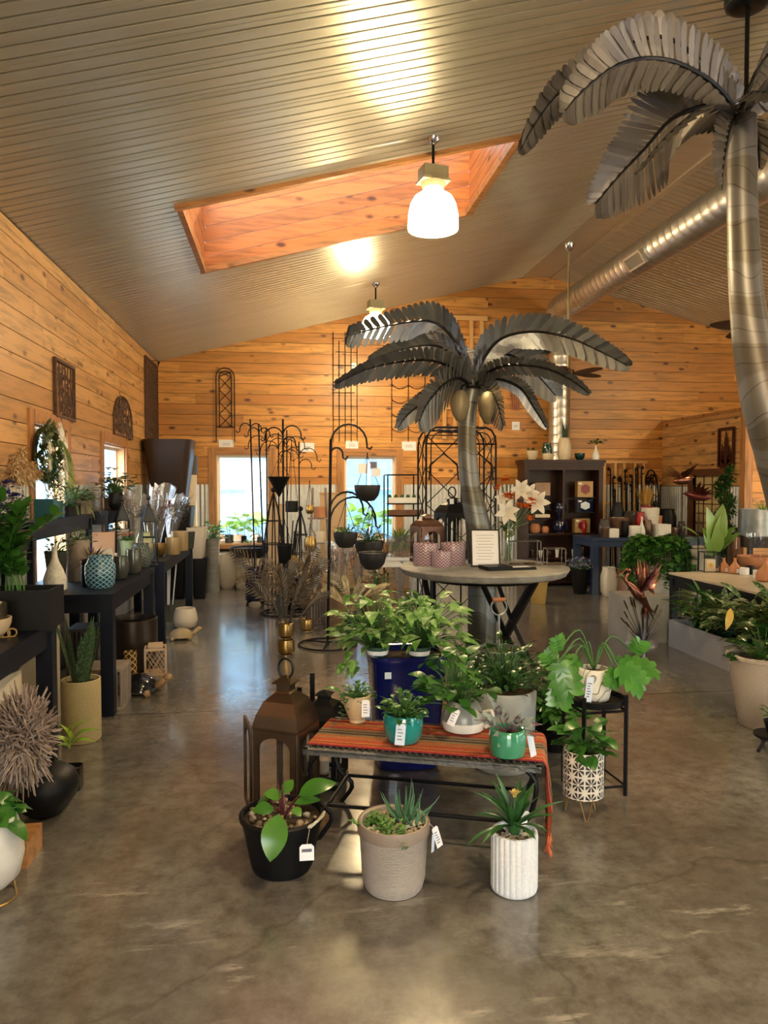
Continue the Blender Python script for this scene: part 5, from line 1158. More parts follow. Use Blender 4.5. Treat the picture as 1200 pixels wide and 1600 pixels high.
for i,(a,s) in enumerate(((1.3,1.15),(.5,1),(2.9,.8),(-.5,1.1),(-1.3,.9),(3.6,.7),(.05,.9))):
    mb=MB(); c=V((.06,.20*cos(a),.20*sin(a)))
    for j in range(9): b=j*.75; e=V((.35+.04*j,cos(b),sin(b))).normalized(); mb.leaf2(c,c+e*.085*s,.055*s,(1,0,0),.2,'ov',5,.3)
    obj('magnolia_bloom',mb,G['wpet'],t,smooth=2)
mb=MB(); mb.tube([(-.02,.2*cos(a),.2*sin(a)) for a in [k*pi/12 for k in range(24)]],.02,6,closed=True); obj('vine_ring',mb,M['soil'],t)
# more arrangements on the riser
t,_=vs_('potted_palm_leaf','tall single striped palm leaf standing in a slim dark pot before the window','potted plant',0,0,0,0,0,'cyl',M['blackp'],None,p=V((-1.80,6.48,RZ)),wm=.1,hm=.1)
mb=MB(); q0=V((0,0,.08)); C=crom([q0,q0+V((0,-.02,.25)),q0+V((0,-.10,.48)),q0+V((0,-.2,.56))],24)
for i in range(3,24):
    for sg in (1,-1): mb.leaf2(C[i],C[i]+V((.05*sg,.05,-.07-.03*sg))*(1.5-abs(i-12)/14),.014,(0,-1,.3),.05,'lance',3)
mb.tube(C,.003,4); obj('palm_leaf',mb,leafmat('striped_palm_leaf',(.08,.16,.03),(.30,.34,.10)),t)
vs_('potted_dark_leaf_plant','black leaved spray in a small dark pot before the tall striped palm leaf','potted plant',0,0,0,0,0,'cyl',M['blackp'],FO(50,.09,.26,.05,.034,'ov',(0,60),.6,51,lo=.1),G['bron'],p=V((-1.74,6.30,RZ)),wm=.1,hm=.08)
t=solo('picture_frame',MB().box(-.09,.09,-.015,.015,0,.34).box(-.07,.07,-.018,-.014,.02,.32),mat('blush_wood_frame',(.55,.34,.24),.5),'blush wooden upright frame behind the tousled air plant','frame',(-1.55,6.62,TZ1),.2,None,False)
vs_('potted_fern','feathery yellow green fern frond plant beside the tall striped palm leaf','potted plant',0,0,0,0,0,'cyl',M['blackp'],lambda hh:spider(hh,46,.27,.02,8),G['olive'],p=V((-1.80,6.68,RZ)),wm=.12,hm=.1)
t,_=vs_('magnolia_arrangement','cream magnolias with dark leaves in a pot before the second wall window','flower vase',0,0,0,0,0,'egg',M['blackp'],FO(70,.17,.22,.09,.04,'ov',(-30,60),.6,52,lo=.2),G['olive'],p=V((-1.70,7.80,RZ)),wm=.15,hm=.18)
r=random.Random(4)
for i in range(7):
    mb=MB(); a=i*.9; c=V((.13*cos(a),.15*sin(a)-.05,.30+.05*(i%3)))
    for j in range(8): b=j*.8; e=V((cos(b),sin(b),.5)).normalized(); mb.leaf2(c,c+e*.06,.04,(0,0,1),.2,'ov',4,.3)
    obj('magnolia_bloom',mb,G['wpet'],t,smooth=2)
for i,(y,w,h,n_,g,l) in enumerate(((8.0,.16,.14,90,'mid','small mounded green plant on the wall riser below the cream magnolias'),(8.3,.15,.16,80,'olive','dusty olive plant next to the mounded green one on the wall riser'),(6.75,.2,.12,120,'dark','low dark succulent mound on the riser beneath the arched wall window'))):
    vs_('potted_plant',l,'potted plant',0,0,0,0,0,'cyl',mat('dim_clay_%d'%i,(.16,.13,.09),.7),FO(n_,w*.7,h,.035,.02,'ov',(0,70),.6,60+i,lo=.1),G[g],p=V((-1.78,y,RZ)),wm=w,hm=.12)
t,_=vs_('flower_pot','salmon blossoms in a pale green pot on the bouquet table','flower pot',0,0,0,0,0,'bucket',mat('pale_green_glaze',(.30,.40,.25),.4),FO(60,.07,.06,.03,.02,'ov',(0,60),.6,70,lo=.2),G['mid'],p=V((-1.55,7.56,TZ1+.0)),wm=.13,hm=.2)
mb=MB(); r=random.Random(1)
for i in range(26): a=r.random()*6.28; R=.07*r.random(); mb.leaf((R*cos(a),R*sin(a),.24+r.random()*.03),a,RD(30),.035,.03,.8,.2,'ov',3)
obj('blossoms',mb,G['salmon'],t)
vs_('white_cylinder','plain white ceramic cylinder behind the obelisk lantern','vase',192,870,TZ1,12,24,'cyl',M['white'],soil=False,p=V((-1.52,6.78,TZ1)),wm=.09,hm=.14)
# table three: ribbed pots, bowl, bouquets
gs=mat('gold_striped_ceramic',(.50,.38,.20),.35,.2,(.30,.20,.10),3,0,(40,40,1))
vs_('ribbed_pot','ribbed gold and cream cylinder pot at the corner of the bouquet table','pot',270,866,TZ1,22,26,'cyl',gs,soil=False,n=60,mod=lambda a,z:1-.03*abs(cos(a*12)),rz=.1)
vs_('ribbed_pot','larger ribbed gold pot standing behind the corner one on the bouquet table','pot',281,860,TZ1,26,30,'cyl',gs,soil=False,n=60,mod=lambda a,z:1-.03*abs(cos(a*12)))
vs_('bronze_bowl','half bronze half cream round bowl on the bouquet table','bowl',249,869,TZ1,22,20,'bowl',M['gold'],soil=False)
vs_('glass_jar','pale green glass jar behind the bronze and cream bowl','jar',0,0,0,0,0,'jar',mat('pale_green_glass',(.40,.48,.28),.15),soil=False,p=V((-1.5,8.2,TZ1)),wm=.16,hm=.24)
vs_('dark_mug_pot','dark slate pot at the far end of the bouquet table','pot',297,857,TZ1,16,26,'taper',dg,soil=False)
def cello():
    m=bpy.data.materials.new('clear_wrap'); m.use_nodes=True; t=m.node_tree; t.nodes.clear(); o=nd(t,'ShaderNodeOutputMaterial'); tr=nd(t,'ShaderNodeBsdfTransparent'); g=nd(t,'ShaderNodeBsdfGlossy'); g.inputs['Roughness'].default_value=.12; x=nd(t,'ShaderNodeMixShader'); x.inputs[0].default_value=.35; d=nd(t,'ShaderNodeBsdfDiffuse'); d.inputs[0].default_value=(.75,.78,.85,1); y=nd(t,'ShaderNodeMixShader'); y.inputs[0].default_value=.25
    t.links.new(g.outputs[0],y.inputs[1]); t.links.new(d.outputs[0],y.inputs[2]); t.links.new(tr.outputs[0],x.inputs[1]); t.links.new(y.outputs[0],x.inputs[2]); t.links.new(x.outputs[0],o.inputs[0]); return m
M['cello']=cello(); r9=random.Random(17)
def bouquet(label,p,h,R,g,seed,lean=(0,0),g2=None):
    t=thing('wrapped_bouquet',label,'bouquet',p); r=random.Random(seed); st=MB(); fl=MB(); f2=MB(); L=V((lean[0],lean[1],0))
    for i in range(22):
        a=r.random()*6.28; u=R*sqrt(r.random()); tip=V((u*cos(a),u*sin(a),h*r.uniform(.62,.95)))+L; st.tube([V((0,0,.005)),tip*.45,tip],.002,3)
        (f2 if (g2 and i%2) else fl)
        for j in range(11): (f2 if (g2 and i%2) else fl).leaf(tip+V((0,0,-.02*j*.6)),r.random()*6.28,RD(r.uniform(0,70)),.06,.022,.7,.2,'lance',3)
    obj('dried_blooms',fl,g,t); obj('stems',st,M['soil'],t)
    if g2: obj('filler_blooms',f2,g2,t)
    mb=MB(); n=26; 
    jj=[r.uniform(-.12,.12) for _ in range(n)]
    mb.lathe([(.03,0),(.035,.1),(R*.75,h*.5),(R*1.25,h*.85),(R*1.35,h)],n,cap=False,mod=lambda a,z:1+jj[int(a/2/pi*n+.5)%n]*(z/h)); 
    mb.v=[(x+L.x*(z/h)**2,y+L.y*(z/h)**2,z+(jj[i%n]*.35 if i>=4*n else 0)) for i,(x,y,z) in enumerate(mb.v)]
    obj('clear_wrapping',mb,M['cello'],t)
    return t
wg=G['wpet']; pk=leafmat('dusty_pink_bloom',(.45,.25,.22),(.60,.45,.42),.6)
bouquet('clear wrapped bouquet of dried white grasses, tallest in the bundle on its navy table',V((-1.60,8.02,TZ1)),.72,.10,wg,1,(-.02,-.05),pk)
bouquet('clear wrapped bouquet of white and rust blooms leaning to the window side',V((-1.42,8.55,TZ1)),.74,.11,wg,2,(.08,0),G['red'])
bouquet('clear wrapped bouquet of dusty pink blooms with grey leaves in the middle of the bundle',V((-1.45,8.25,TZ1)),.62,.09,pk,3,(.03,0),G['silver'])
bouquet('clear wrapped bouquet of dark blue grey eucalyptus at the far edge of the bundle',V((-1.35,9.0,TZ1)),.62,.11,G['silver'],4,(.12,0),G['bron'])
# under and beside the tables
vs_('tall_planter','beige cylinder planter standing under the table with the planter box','planter',0,0,0,0,0,'cyl',M['beige'],p=V((-1.52,3.92,0)),wm=.37,hm=.66,n=40)
vs_('tall_planter','tall beige square planter behind the snake plant','planter',0,0,0,0,0,'cyl',M['beige'],p=V((-1.62,5.0,0)),wm=.28,hm=.74,n=48,mod=sqm(6))
p=P(127,1140,z=0); p.y=4.80; p.x=P(127,1100,Y=4.8).x
yr=ropemat('straw_rope_basket',(.52,.38,.16),(.74,.60,.32),240,.7)
sn=MB(); r=random.Random(4)
for i in range(15): a=r.random()*6.28; sn.leaf((.045*cos(a),.045*sin(a),.34),a,RD(r.uniform(74,89)),r.uniform(.3,.48),.05,.08,.22,'strap',8)
t,_=vs_('potted_snake_plant','dark banded snake plant in a slumped straw coloured rope basket','potted plant',0,0,0,0,0,'cyl',yr,lambda hh:[('leaves',sn,None)],G['snake'],p=p,wm=.235,hm=.385,n=40,pn='basket')
def crate(label,p,w,d,h,rz,mt):
    t=thing('slatted_crate',label,'crate',p,rz); mb=MB(); mb.box(-w/2,w/2,-d/2,d/2,h-.02,h); mb.box(-w/2,w/2,-d/2,d/2,0,.02); n=int(w/.035)
    for i in range(n+1):
        x=-w/2+.008+i*(w-.016)/n
        for y in (-d/2+.006,d/2-.006): mb.box(x-.007,x+.007,y-.006,y+.006,.02,h-.02)
    n=int(d/.035)
    for i in range(n+1):
        y=-d/2+.008+i*(d-.016)/n
        for x in (-w/2+.006,w/2-.006): mb.box(x-.006,x+.006,y-.007,y+.007,.02,h-.02)
    obj('slats',mb,mt,t); return t
M['drift']=mat('weathered_wood',(.20,.15,.12),.8,0,(.32,.26,.22),10,.3,(1,1,.2))
crate('weathered slatted wooden crate stool at the foot of the lattice vase table',V((-1.33,5.55,0)),.36,.30,.29,0,M['drift'])
crate('dark slatted wooden crate further under the lattice vase table',V((-1.5,5.98,0)),.3,.3,.5,0,mat('dark_slats',(.05,.035,.03),.6))
t,_=vs_('brass_urn','large dark metal pot with a rolled rim under the navy table','pot',216,1040,0,72,76,'cyl',mat('dark_bronze_pot',(.055,.04,.03),.3,.7),p=V((-1.32,6.62,0)),wm=.42,hm=.44,soil=False,n=44)
p=P(241,1056,z=0); t=thing('lattice_lantern','small square wooden lantern with a diagonal lattice on the concrete floor','lantern',p+V((0,.08,0)),RD(8)); w=.082; h=.23; mb=MB(); lw=mat('blond_lattice_wood',(.55,.38,.24),.5)
for sx in (-1,1):
    for sy in (-1,1): mb.box(sx*w-.008,sx*w+.008,sy*w-.008,sy*w+.008,0,h)
for z in (0,h-.02): 
    for s_ in (-1,1): mb.box(-w,w,s_*w-.008,s_*w+.008,z,z+.02); mb.box(s_*w-.008,s_*w+.008,-w,w,z,z+.02)
mb.box(-w,w,-w,w,.0,.01); mb.box(-.06,.06,-.06,.06,h,h+.025); obj('frame',mb,lw,t); mb=MB()
for f_ in range(4):
    m=Matrix.Rotation(f_*pi/2,4,'Z')
    for i in range(-4,8):
        o=-w+i*.032
        for sg in (1,-1):
            if (i+(sg>0)+f_)%3==0: continue
            a,b=V((o,-w,0.02)),V((o+.12*1,-w,h-.02)); 
            if sg<0: a.x,b.x=-a.x,-b.x
            ts=[]; 
            for tt_ in [q/20 for q in range(21)]:
                x=a.x+(b.x-a.x)*tt_
                if -w<x<w: ts.append(a.lerp(b,tt_))
            if len(ts)>1: mb.tube([m@ts[0],m@ts[-1]],.003,4)
obj('lattice',mb,lw,t)
# statues
def turtle(label,p,rz,s,mt,shell):
    t=thing('turtle_figurine',label,'figurine',p,rz); mb=MB(); mb.lathe([(.06*s,.015*s),(.09*s,.025*s),(.085*s,.055*s),(.06*s,.085*s),(.03*s,.1*s),(.002,.104*s)],20,sx=1.15,mod=lambda a,z:1+.03*cos(6*a)); obj('shell',mb,shell,t,smooth=True)
    mb=MB(); mb.tube([(.08*s,0,.035*s),(.12*s,0,.06*s),(.145*s,0,.085*s)],[.022*s,.018*s,.02*s],8); mb.ball((.155*s,0,.09*s),.028*s,.022*s,.02*s); mb.ball((0,0,.022*s),.085*s,.07*s,.02*s)
    for a in (.7,-.7,2.5,-2.5): mb.tube([(.06*s*cos(a),.06*s*sin(a),.03*s),(.11*s*cos(a),.11*s*sin(a),.012*s)],[.022*s,.016*s],6)
    mb.tube([(-.09*s,0,.02*s),(-.125*s,0,.01*s)],[.01*s,.003*s],5); obj('body',mb,mt,t,smooth=2); return t
st_=mat('tan_resin',(.42,.30,.15),.5,0,(.30,.20,.09),14)
p=P(281,1002,z=0); turtle('carved tan turtle figurine looking up beside the beige round pot',p+V((0,.1,0)),.15,1.15,st_,st_)
p=P(215,1090,z=0); turtle('wooden turtle with a polished black shell next to the slatted crate',p+V((-.01,.12,0)),-.3,1.5,mat('carved_brown_wood',(.30,.17,.07),.45),mat('polished_black_shell',(.01,.01,.012),.1))
vs_('round_pot','beige round pot with a white rim behind the tan turtle','pot',288,992,0,40,36,'egg',M['beige'],p=P(288,985,z=0)+V((0,.1,0)),wm=.27,hm=.23)
vs_('lattice_candle_holder','small amber cut out candle holder beneath the navy table','candle holder',0,0,0,0,0,'cyl',lattice('amber_cutout',(.08,.04,.01),(.65,.42,.15),6,20),p=V((-1.22,6.02,0.0)),wm=.10,hm=.28,soil=False)
bbm=mat('bleached_rods',(.62,.64,.68),.4)
t=thing('rod_bundle','bundle of pale metal rods standing in a bucket beneath the bouquet table','bundle',V((-1.38,8.9,0))); mb=MB(); r=random.Random(3)
for i in range(12): a=r.random()*6.28; mb.tube([(.05*cos(a),.05*sin(a),.02),(.12*cos(a),.12*sin(a),.74)],.006,5)
obj('rods',mb,bbm,t); mb=MB(); mb.lathe(inner([(.09,0),(.11,.2)],.006,.1),20); obj('bucket',mb,dg,t,smooth=True)
# near corner: driftwood ball, black vase, seedling, white pot
p=P(50,1325,z=0); p=V((p.x-.06,3.30,0)); t=thing('driftwood_sculpture','spiky driftwood ball sculpture on a rustic wooden block','sculpture',p)
mb=MB(); mb.box(-.11,.10,-.11,.09,0,.105); obj('wooden_block',mb,M['wt'],t); 
ctr=P(36,1150,Y=3.22)-p; mb=MB(); mb.tube([(-.02,0,.09),(-.02,0,.25),ctr],[.02,.025,.03],8); obj('post',mb,M['drift'],t)
mb=MB(); r=random.Random(8); dw=metal_blade('split_driftwood',(.13,.085,.065),(.36,.27,.22),.75,0)
for i in range(1100):
    a=r.random()*6.28; e=math.asin(r.uniform(-1,1)); d=V((cos(a)*cos(e),sin(a)*cos(e),sin(e))); rd=V((.118*d.x,.118*d.y,(.22 if d.z<0 else .19)*d.z)); j=V((r.uniform(-.035,.035),r.uniform(-.035,.035),r.uniform(-.045,.045))); k2=V((r.uniform(-.03,.03),r.uniform(-.03,.03),r.uniform(-.03,.03))); mb.r=r.random()
    mb.tube([ctr+rd*.35,ctr+rd*.62+k2,ctr+rd*.85+j*.8,ctr+rd*r.uniform(.85,1.12)+j],[.003,.0045,.004,.002],4)
obj('driftwood_twigs',mb,dw,t)
p=V((P(70,1230,Y=3.72).x,3.72,0)); mb=MB()
vs_('black_vase','squat matte black vase with a narrow mouth behind the driftwood sculpture','vase',0,0,0,0,0,'cyl',M['blackp'],p=V((0,0,-5)),wm=.1,hm=.1)[0].location
o=[q for q in bpy.data.objects if q.name.startswith('black_vase')][0]
for ch in list(o.children): bpy.data.objects.remove(ch)
o.location=p; mb=MB(); mb.lathe([(.06,0),(.10,.03),(.148,.10),(.158,.15),(.14,.2),(.09,.235),(.052,.245),(.046,.26),(.058,.285),(.05,.285),(.038,.26),(.03,.24)],44); obj('body',mb,M['blackp'],o,smooth=True)
p=V((P(112,1200,Y=4.02).x,4.02,0)); mb=MB()
for A,B_,w in (((112,1165),(160,1140),.035),((112,1165),(150,1160),.03),((110,1165),(92,1130),.03),((110,1170),(76,1150),.035),((112,1165),(128,1122),.03),((114,1160),(150,1122),.03),((108,1170),(88,1165),.03)):
    a=P(*A,Y=4.02)-p; b=P(*B_,Y=3.98)-p; mb.leaf2(a,b,w,(0,-.4,.9),.25,'lance',7,.15)
t,_=vs_('potted_seedling','palm like seedling in a small square black pot on the floor before the straw basket','potted plant',0,0,0,0,0,'cyl',M['blackp'],lambda hh:[('leaves',mb,None)],G['lime'],p=p,wm=.10,hm=.12,mod=sqm(8),n=32)
p=V((P(-14,1300,Y=2.98).x,2.98,0)); ff=FO(26,.10,.12,.09,.085,'heart',(-50,30),.7,91,lo=.1,fold=.1,seg=6)
t,_=vs_('potted_pilea','round leaved green plant in a marbled white pot, cut off by the picture edge','potted plant',0,0,0,0,0,'egg',mat('marbled_white',(.70,.67,.62),.45,0,(.58,.52,.45),6),ff,G['heart'],p=p+V((0,0,.05)),wm=.235,hm=.27,n=40)
mb=MB(); mb.tube([(.09*cos(a),.09*sin(a),-.045) for a in [k*pi/10 for k in range(20)]],.004,4,closed=True)
for i in range(4): mb.tube([(.09*cos(i*pi/2),.09*sin(i*pi/2),-.045),(.08*cos(i*pi/2),.08*sin(i*pi/2),.02)],.004,4)
obj('wire_stand_ring',mb,M['gold'],t)
# ---------------------------------------------------------------- wall art
def wallpanel(label,axis,u0,u1,z0,z1,kind,mt,name='wall_panel'):
    w,h=u1-u0,z1-z0
    loc=V((XL+.035,u0,z0)) if axis=='y' else V((u0,YB-.045,z0)); t=thing(name,label,'wall decoration',loc,pi/2 if axis=='y' else 0)
    def T(m): return m
    mb=MB(); fr=.025
    if kind!='arch':
        mb.box(0,w,-.012,.012,0,fr); mb.box(0,w,-.012,.012,h-fr,h); mb.box(0,fr,-.012,.012,fr,h-fr); mb.box(w-fr,w,-.012,.012,fr,h-fr)
    else:
        mb.box(0,w,-.012,.012,0,fr); hs=h*.35; mb.tube([(fr/2,0,0),(fr/2,0,hs)]+[(w/2-(w/2-fr/2)*cos(a),0,hs+(h-hs)*sin(a)) for a in [k*pi/14 for k in range(1,14)]]+[(w-fr/2,0,hs),(w-fr/2,0,0)],fr*.5,5)
    obj('frame',mb,mt,t); mb=MB(); r=random.Random(int(w*1000))
    if kind=='scroll' or kind=='arch':
        for i in range(26 if w<1 else 60):
            cx,cz=r.uniform(.15,.85)*w,r.uniform(.1,.85)*h; R=r.uniform(.03,.08)
            if kind=='arch' and cz>h*.35 and abs(cx-w/2)>w/2*sqrt(max(0,1-((cz-h*.35)/(h*.65))**2))*.75: continue
            mb.tube([(cx+R*(1-k/14)*cos(k*.6),0,cz+R*1.3*(1-k/14)*sin(k*.6)) for k in range(12)],.006,4)
        for i in range(7): x=w*(i+.5)/7; mb.tube([(x,0,.02),(x,0,h*(.97 if kind=='scroll' else .35+.6*sqrt(max(0,1-((x-w/2)/(w/2))**2))))],.005,4)
    elif kind=='fret':
        for i in range(int(h/.05)):
            for s_ in (0,1): mb.tube([(fr,0,i*.05),(w-fr,0,i*.05+(.15 if s_ else -.15))],.006,4)
        mb.box(fr,w-fr,.004,.008,fr,h-fr)
    obj('scrollwork',mb,mt,t); return t
rust=mat('rusted_scroll_iron',(.07,.035,.025),.7,.4,(.14,.08,.05),14)
a=P(79,600,X=XL).y; b=P(110,600,X=XL).y; wallpanel('rectangular rusted iron scroll panel high on the boarded wall','y',a,b,2.18,2.69,'scroll',rust)
a=P(173,650,X=XL).y; b=P(202,650,X=XL).y; wallpanel('arched dark iron fretwork panel above the second wall window','y',a,b,2.17,2.66,'arch',rust)
a=P(224,650,X=XL).y; b=P(243,650,X=XL).y; wallpanel('tall dark carved fretwork panel in the corner of the boarded wall','y',a,b,2.1,3.42,'fret',rust)

for i,(x,y,wm,hm,pf,m_,l) in enumerate(((-1.66,5.66,.16,.26,'taper',dg,'slate blue square planter behind the speckled bottle vase'),(-1.60,6.02,.17,.32,'cyl',M['drift'],'grey driftwood coloured cylinder pot below the little conifer'),(-1.50,6.25,.12,.2,'jar',sp,'small speckled jar vase between the air plant and obelisk lantern'),(-1.66,7.70,.20,.30,'bucket',M['stone'],'grey stone bucket planter beneath the cream magnolias'),(-1.45,7.9,.12,.16,'cyl',M['cream'],'short ivory candle cylinder at the start of the bouquet table'),(-1.3,8.9,.12,.17,'tulip',M['cream'],'small ivory tulip shaped cup near the far end of the bouquet table'))):
    vs_('table_pot',l,'pot',0,0,0,0,0,pf,m_,FO(40,wm*.7,.14,.05,.025,'ov',(0,70),.6,300+i,lo=.1) if i in (0,1,3) else None,G['dark'] if i!=1 else G['olive'],soil=i in (0,1,3),p=V((x,y,TZ1)),wm=wm,hm=hm)
# ---------------------------------------------------------------- back of the room, window side
def floorp(px,py,dy=.0): p=P(px,py,z=0); return p+V((p.x/p.y*dy,dy,0))
def wp(px,py,y=YB-.04): return P(px,py,Y=y)
brm=mat('espresso_fibre',(.035,.02,.014),.35)
p=V((-1.6,10.75,1.30)); vs_('giant_planter','huge tapered espresso brown planter stacked high in the corner by the side wall','planter',0,0,0,0,0,'taper',brm,soil=False,p=p,wm=.66,hm=.92,n=48,mod=sqm(7),wl=.05)
vs_('tall_planter','tall black square planter carrying the huge espresso planter','planter',0,0,0,0,0,'taper',M['blackp'],soil=False,p=V((p.x,p.y,0)),wm=.62,hm=1.29,n=48,mod=sqm(7))
p=V((P(293,750,Y=11.3).x,11.3,0)); vs_('tall_planter','slim grey cylinder planter stacked beside the espresso planter','planter',0,0,0,0,0,'cyl',mat('charcoal_fibre',(.07,.065,.06),.5),soil=False,p=p+V((0,0,1.75)),wm=.30,hm=.28)
vs_('tall_planter','tall ivory cylinder planter under the slim grey one','planter',0,0,0,0,0,'cyl',M['cream'],soil=False,p=p,wm=.27,hm=1.74)
p=floorp(312,938,.16); zt_=P(312,872,Y=p.y).z; vs_('tapered_planter','tall black tapered square planter under the beige one','planter',0,0,0,0,0,'taper',M['blackp'],soil=False,p=p,wm=.24,hm=zt_,n=48,mod=sqm(7))
vs_('tapered_planter','beige tapered square planter stacked on the black one','planter',0,0,0,0,0,'taper',M['beige'],soil=False,p=p+V((-.03,0,zt_+.002)),wm=.27,hm=P(312,824,Y=p.y).z-zt_,n=48,mod=sqm(7))
p=floorp(333,917,.0); z0=P(333,912,Y=p.y).z; t,_=vs_('footed_bowl','ivory bowl planter on three wooden legs with a mounded sedum','planter',0,0,0,0,0,'bowl',M['cream'],FO(170,.12,.2,.03,.024,'ov',(-20,80),.4,101,lo=.1,stems=False),G['succ'],p=p+V((0,0,.12)),wm=.24,hm=.26)
for i in range(3): a=RD(-80+120*i); mb=MB(); mb.tube([(.07*cos(a),.07*sin(a),.03),(.10*cos(a),.10*sin(a),-.119)],[.014,.008],6); obj('leg',mb,M['wz'],t)
vs_('round_planter','grey banded cylinder planter holding a dark shrub beside the window sill','planter',0,0,0,0,0,'cyl',mat('grey_banded',(.16,.15,.14),.6,0,(.24,.23,.22),6,0,(1,1,8)),FO(60,.16,.32,.10,.05,'ov',(-10,70),.7,102,lo=.2),G['mid'],p=V((P(332,840,Y=11.2).x,11.2,0)),wm=.2,hm=.80)
for x,y,w,zt1,l,pf in ((355,921,36,866,'beige rounded floor planter below the window, nearest the footed bowl','egg'),(391,921,44,871,'wide beige cylinder planter on the floor below the window','cyl')):
    p=floorp(x,y,.18); vs_('round_planter',l,'planter',0,0,0,0,0,pf,M['beige'],soil=False,p=p,wm=w*mpp(p),hm=P(x,zt1,Y=p.y).z,n=44)
p=floorp(391,921,.18); vs_('shallow_bowl','wide black shallow bowl resting on the beige cylinder planter','bowl',0,0,0,0,0,'urn',M['blackp'],FO(7,.05,.2,.10,.05,'ov',(30,80),.5,103),G['lite'],p=p+V((0,0,P(391,871,Y=p.y).z+.01)),wm=.62,hm=.15,n=44)
# sill plants
for i,(x,y,w,h,n_,L,l,pm) in enumerate(((358,832,.14,.13,9,.17,'bright green big leaved plant in a dark pot on the window sill nearest the corner',dg),(381,832,.09,.11,8,.17,'bright green big leaved plant in a slim dark box pot, middle of the sill',M['blackp']),(406,832,.10,.09,10,.15,'bright green plant in a short pot at the sill end by the tall poles',dg))):
    p=V((P(x,840,Y=YB+.02).x,YB+.05,.665)); vs_('sill_plant',l,'potted plant',0,0,0,0,0,'cyl',pm,FO(n_,.13,.36,L,.13,'heart',(0,60),.8,110+i,lo=.3,flat=.4),G['lime'],p=p,wm=w,hm=h)
for i,x in enumerate((560,592,622,655,545)):
    p=V((P(x,800,Y=15.95).x,15.95,.35)); vs_('bench_plant',('bright leafy plant on the greenhouse bench outside, through the window behind the hanging bowl'),'potted plant',0,0,0,0,0,'cyl',M['terra'],FO(12,.22,.6,.26,.2,'heart',(0,70),.8,120+i,lo=.3),G['lime'],p=p,wm=.2,hm=.18,group='plants on the greenhouse bench')
for i,x in enumerate((345,372,400,425)):
    p=V((P(x,800,Y=15.95).x,15.95,.35)); vs_('bench_plant',('bright leafy plant on the greenhouse bench outside, through the window near the corner'),'potted plant',0,0,0,0,0,'cyl',M['terra'],FO(12,.22,.5,.26,.2,'heart',(0,70),.8,130+i,lo=.3),G['lime'],p=p,wm=.2,hm=.18,group='plants on the greenhouse bench near the corner')
# wall hung things on the gable wall
def trellis(label,x0,x1,y0,y1,kind,mt,r_=.008,y=YB-.05):
    a,b=wp(x0,y1,y),wp(x1,y0,y); w,h=b.x-a.x,b.z-a.z; t=thing('wall_trellis',label,'trellis',V((a.x,y,a.z))); mb=MB()
    if kind=='archx':
        for k in (0,.05):
            w2=w/2-k; hs=h-w/2; mb.tube([(k,0,0 if k==0 else h*.2)]+[(w/2-w2*cos(q),0,hs+w2*sin(q)) for q in [j*pi/12 for j in range(13)]]+[(w-k,0,0 if k==0 else h*.2)],r_,5)
        n=5; z0=h*.2; dz=(hs-z0)/n*1.25
        for j in range(n): z=z0+j*dz; mb.tube([(.05,0,z),(w-.05,0,min(z+dz,h*.95))],r_*.7,4); mb.tube([(w-.05,0,z),(.05,0,min(z+dz,h*.95))],r_*.7,4)
        mb.tube([(0,0,z0),(w,0,z0)],r_,4)
    elif kind=='grid':
        for j in range(5): mb.tube([(w*j/4,0,0),(w*j/4,0,h*(1 if j%2==0 else .92))],r_,4)
        r=random.Random(3)
        for j in range(8): z=h*(.08+.86*j/7); mb.tube([(-.02 if j%2 else w*.1,0,z),(w*.9 if j%2 else w,0,z)],r_*.8,4)
    elif kind=='wave':
        mb.tube([(0,0,0),(0,0,h*.85)]+[(w/2-w/2*cos(q),0,h*.85+w*.3*sin(q)) for q in [j*pi/10 for j in range(1,10)]]+[(w,0,h*.85),(w,0,0)],r_,4); mb.tube([(w/2,0,0),(w/2,0,h)],r_,4)
        for j in range(6): z=h*(.12+.8*j/6); mb.tube([(w*q/12,0,z-.06*abs(sin(q/12*2*pi))) for q in range(13)],r_*.8,4)
    elif kind=='fan':
        for j in range(5): mb.tube([(w/2+(j-2)*w*.07,0,0),(w/2+(j-2)*w*.25,0,h)],r_,4)
        for z,f_ in ((.35,.5),(.6,.72),(.85,.95)): mb.tube([(w/2-w/2*f_,0,h*z),(w/2+w/2*f_,0,h*z)],r_,4)
    elif kind=='ladder':
        for x in (0,w*.28,w*.72,w): mb.box(x-r_,x+r_,-r_,r_,0,h)
        mb.box(-w*.15,w*1.15,-r_*1.5,r_*1.5,h,h+r_*2.5)
        for j in range(5): mb.box(0,w,-r_*.6,r_*.6,h*j/5+.1,h*j/5+.13)
    obj('trellis_bars',mb,mt,t); return t
ir=M['black']; cw=mat('pale_cedar_slats',(.60,.34,.12),.6)
trellis('narrow arched iron trellis with crossed bars above the window near the corner',338,366,575,690,'archx',ir)
trellis('thin iron grid trellis on the gable wall over the hanging pots',521,558,519,690,'grid',ir,.005)
trellis('wavy barred iron trellis on the gable wall behind the metal palm fronds',612,664,520,690,'wave',ir,.006)
trellis('tall pale cedar ladder trellis on the gable wall behind the metal palm',694,752,502,686,'ladder',cw,.03)
trellis('red brown fan shaped trellis on the gable wall beside the duct',790,822,570,640,'fan',mat('redwood_slats',(.35,.13,.07),.6),.012)
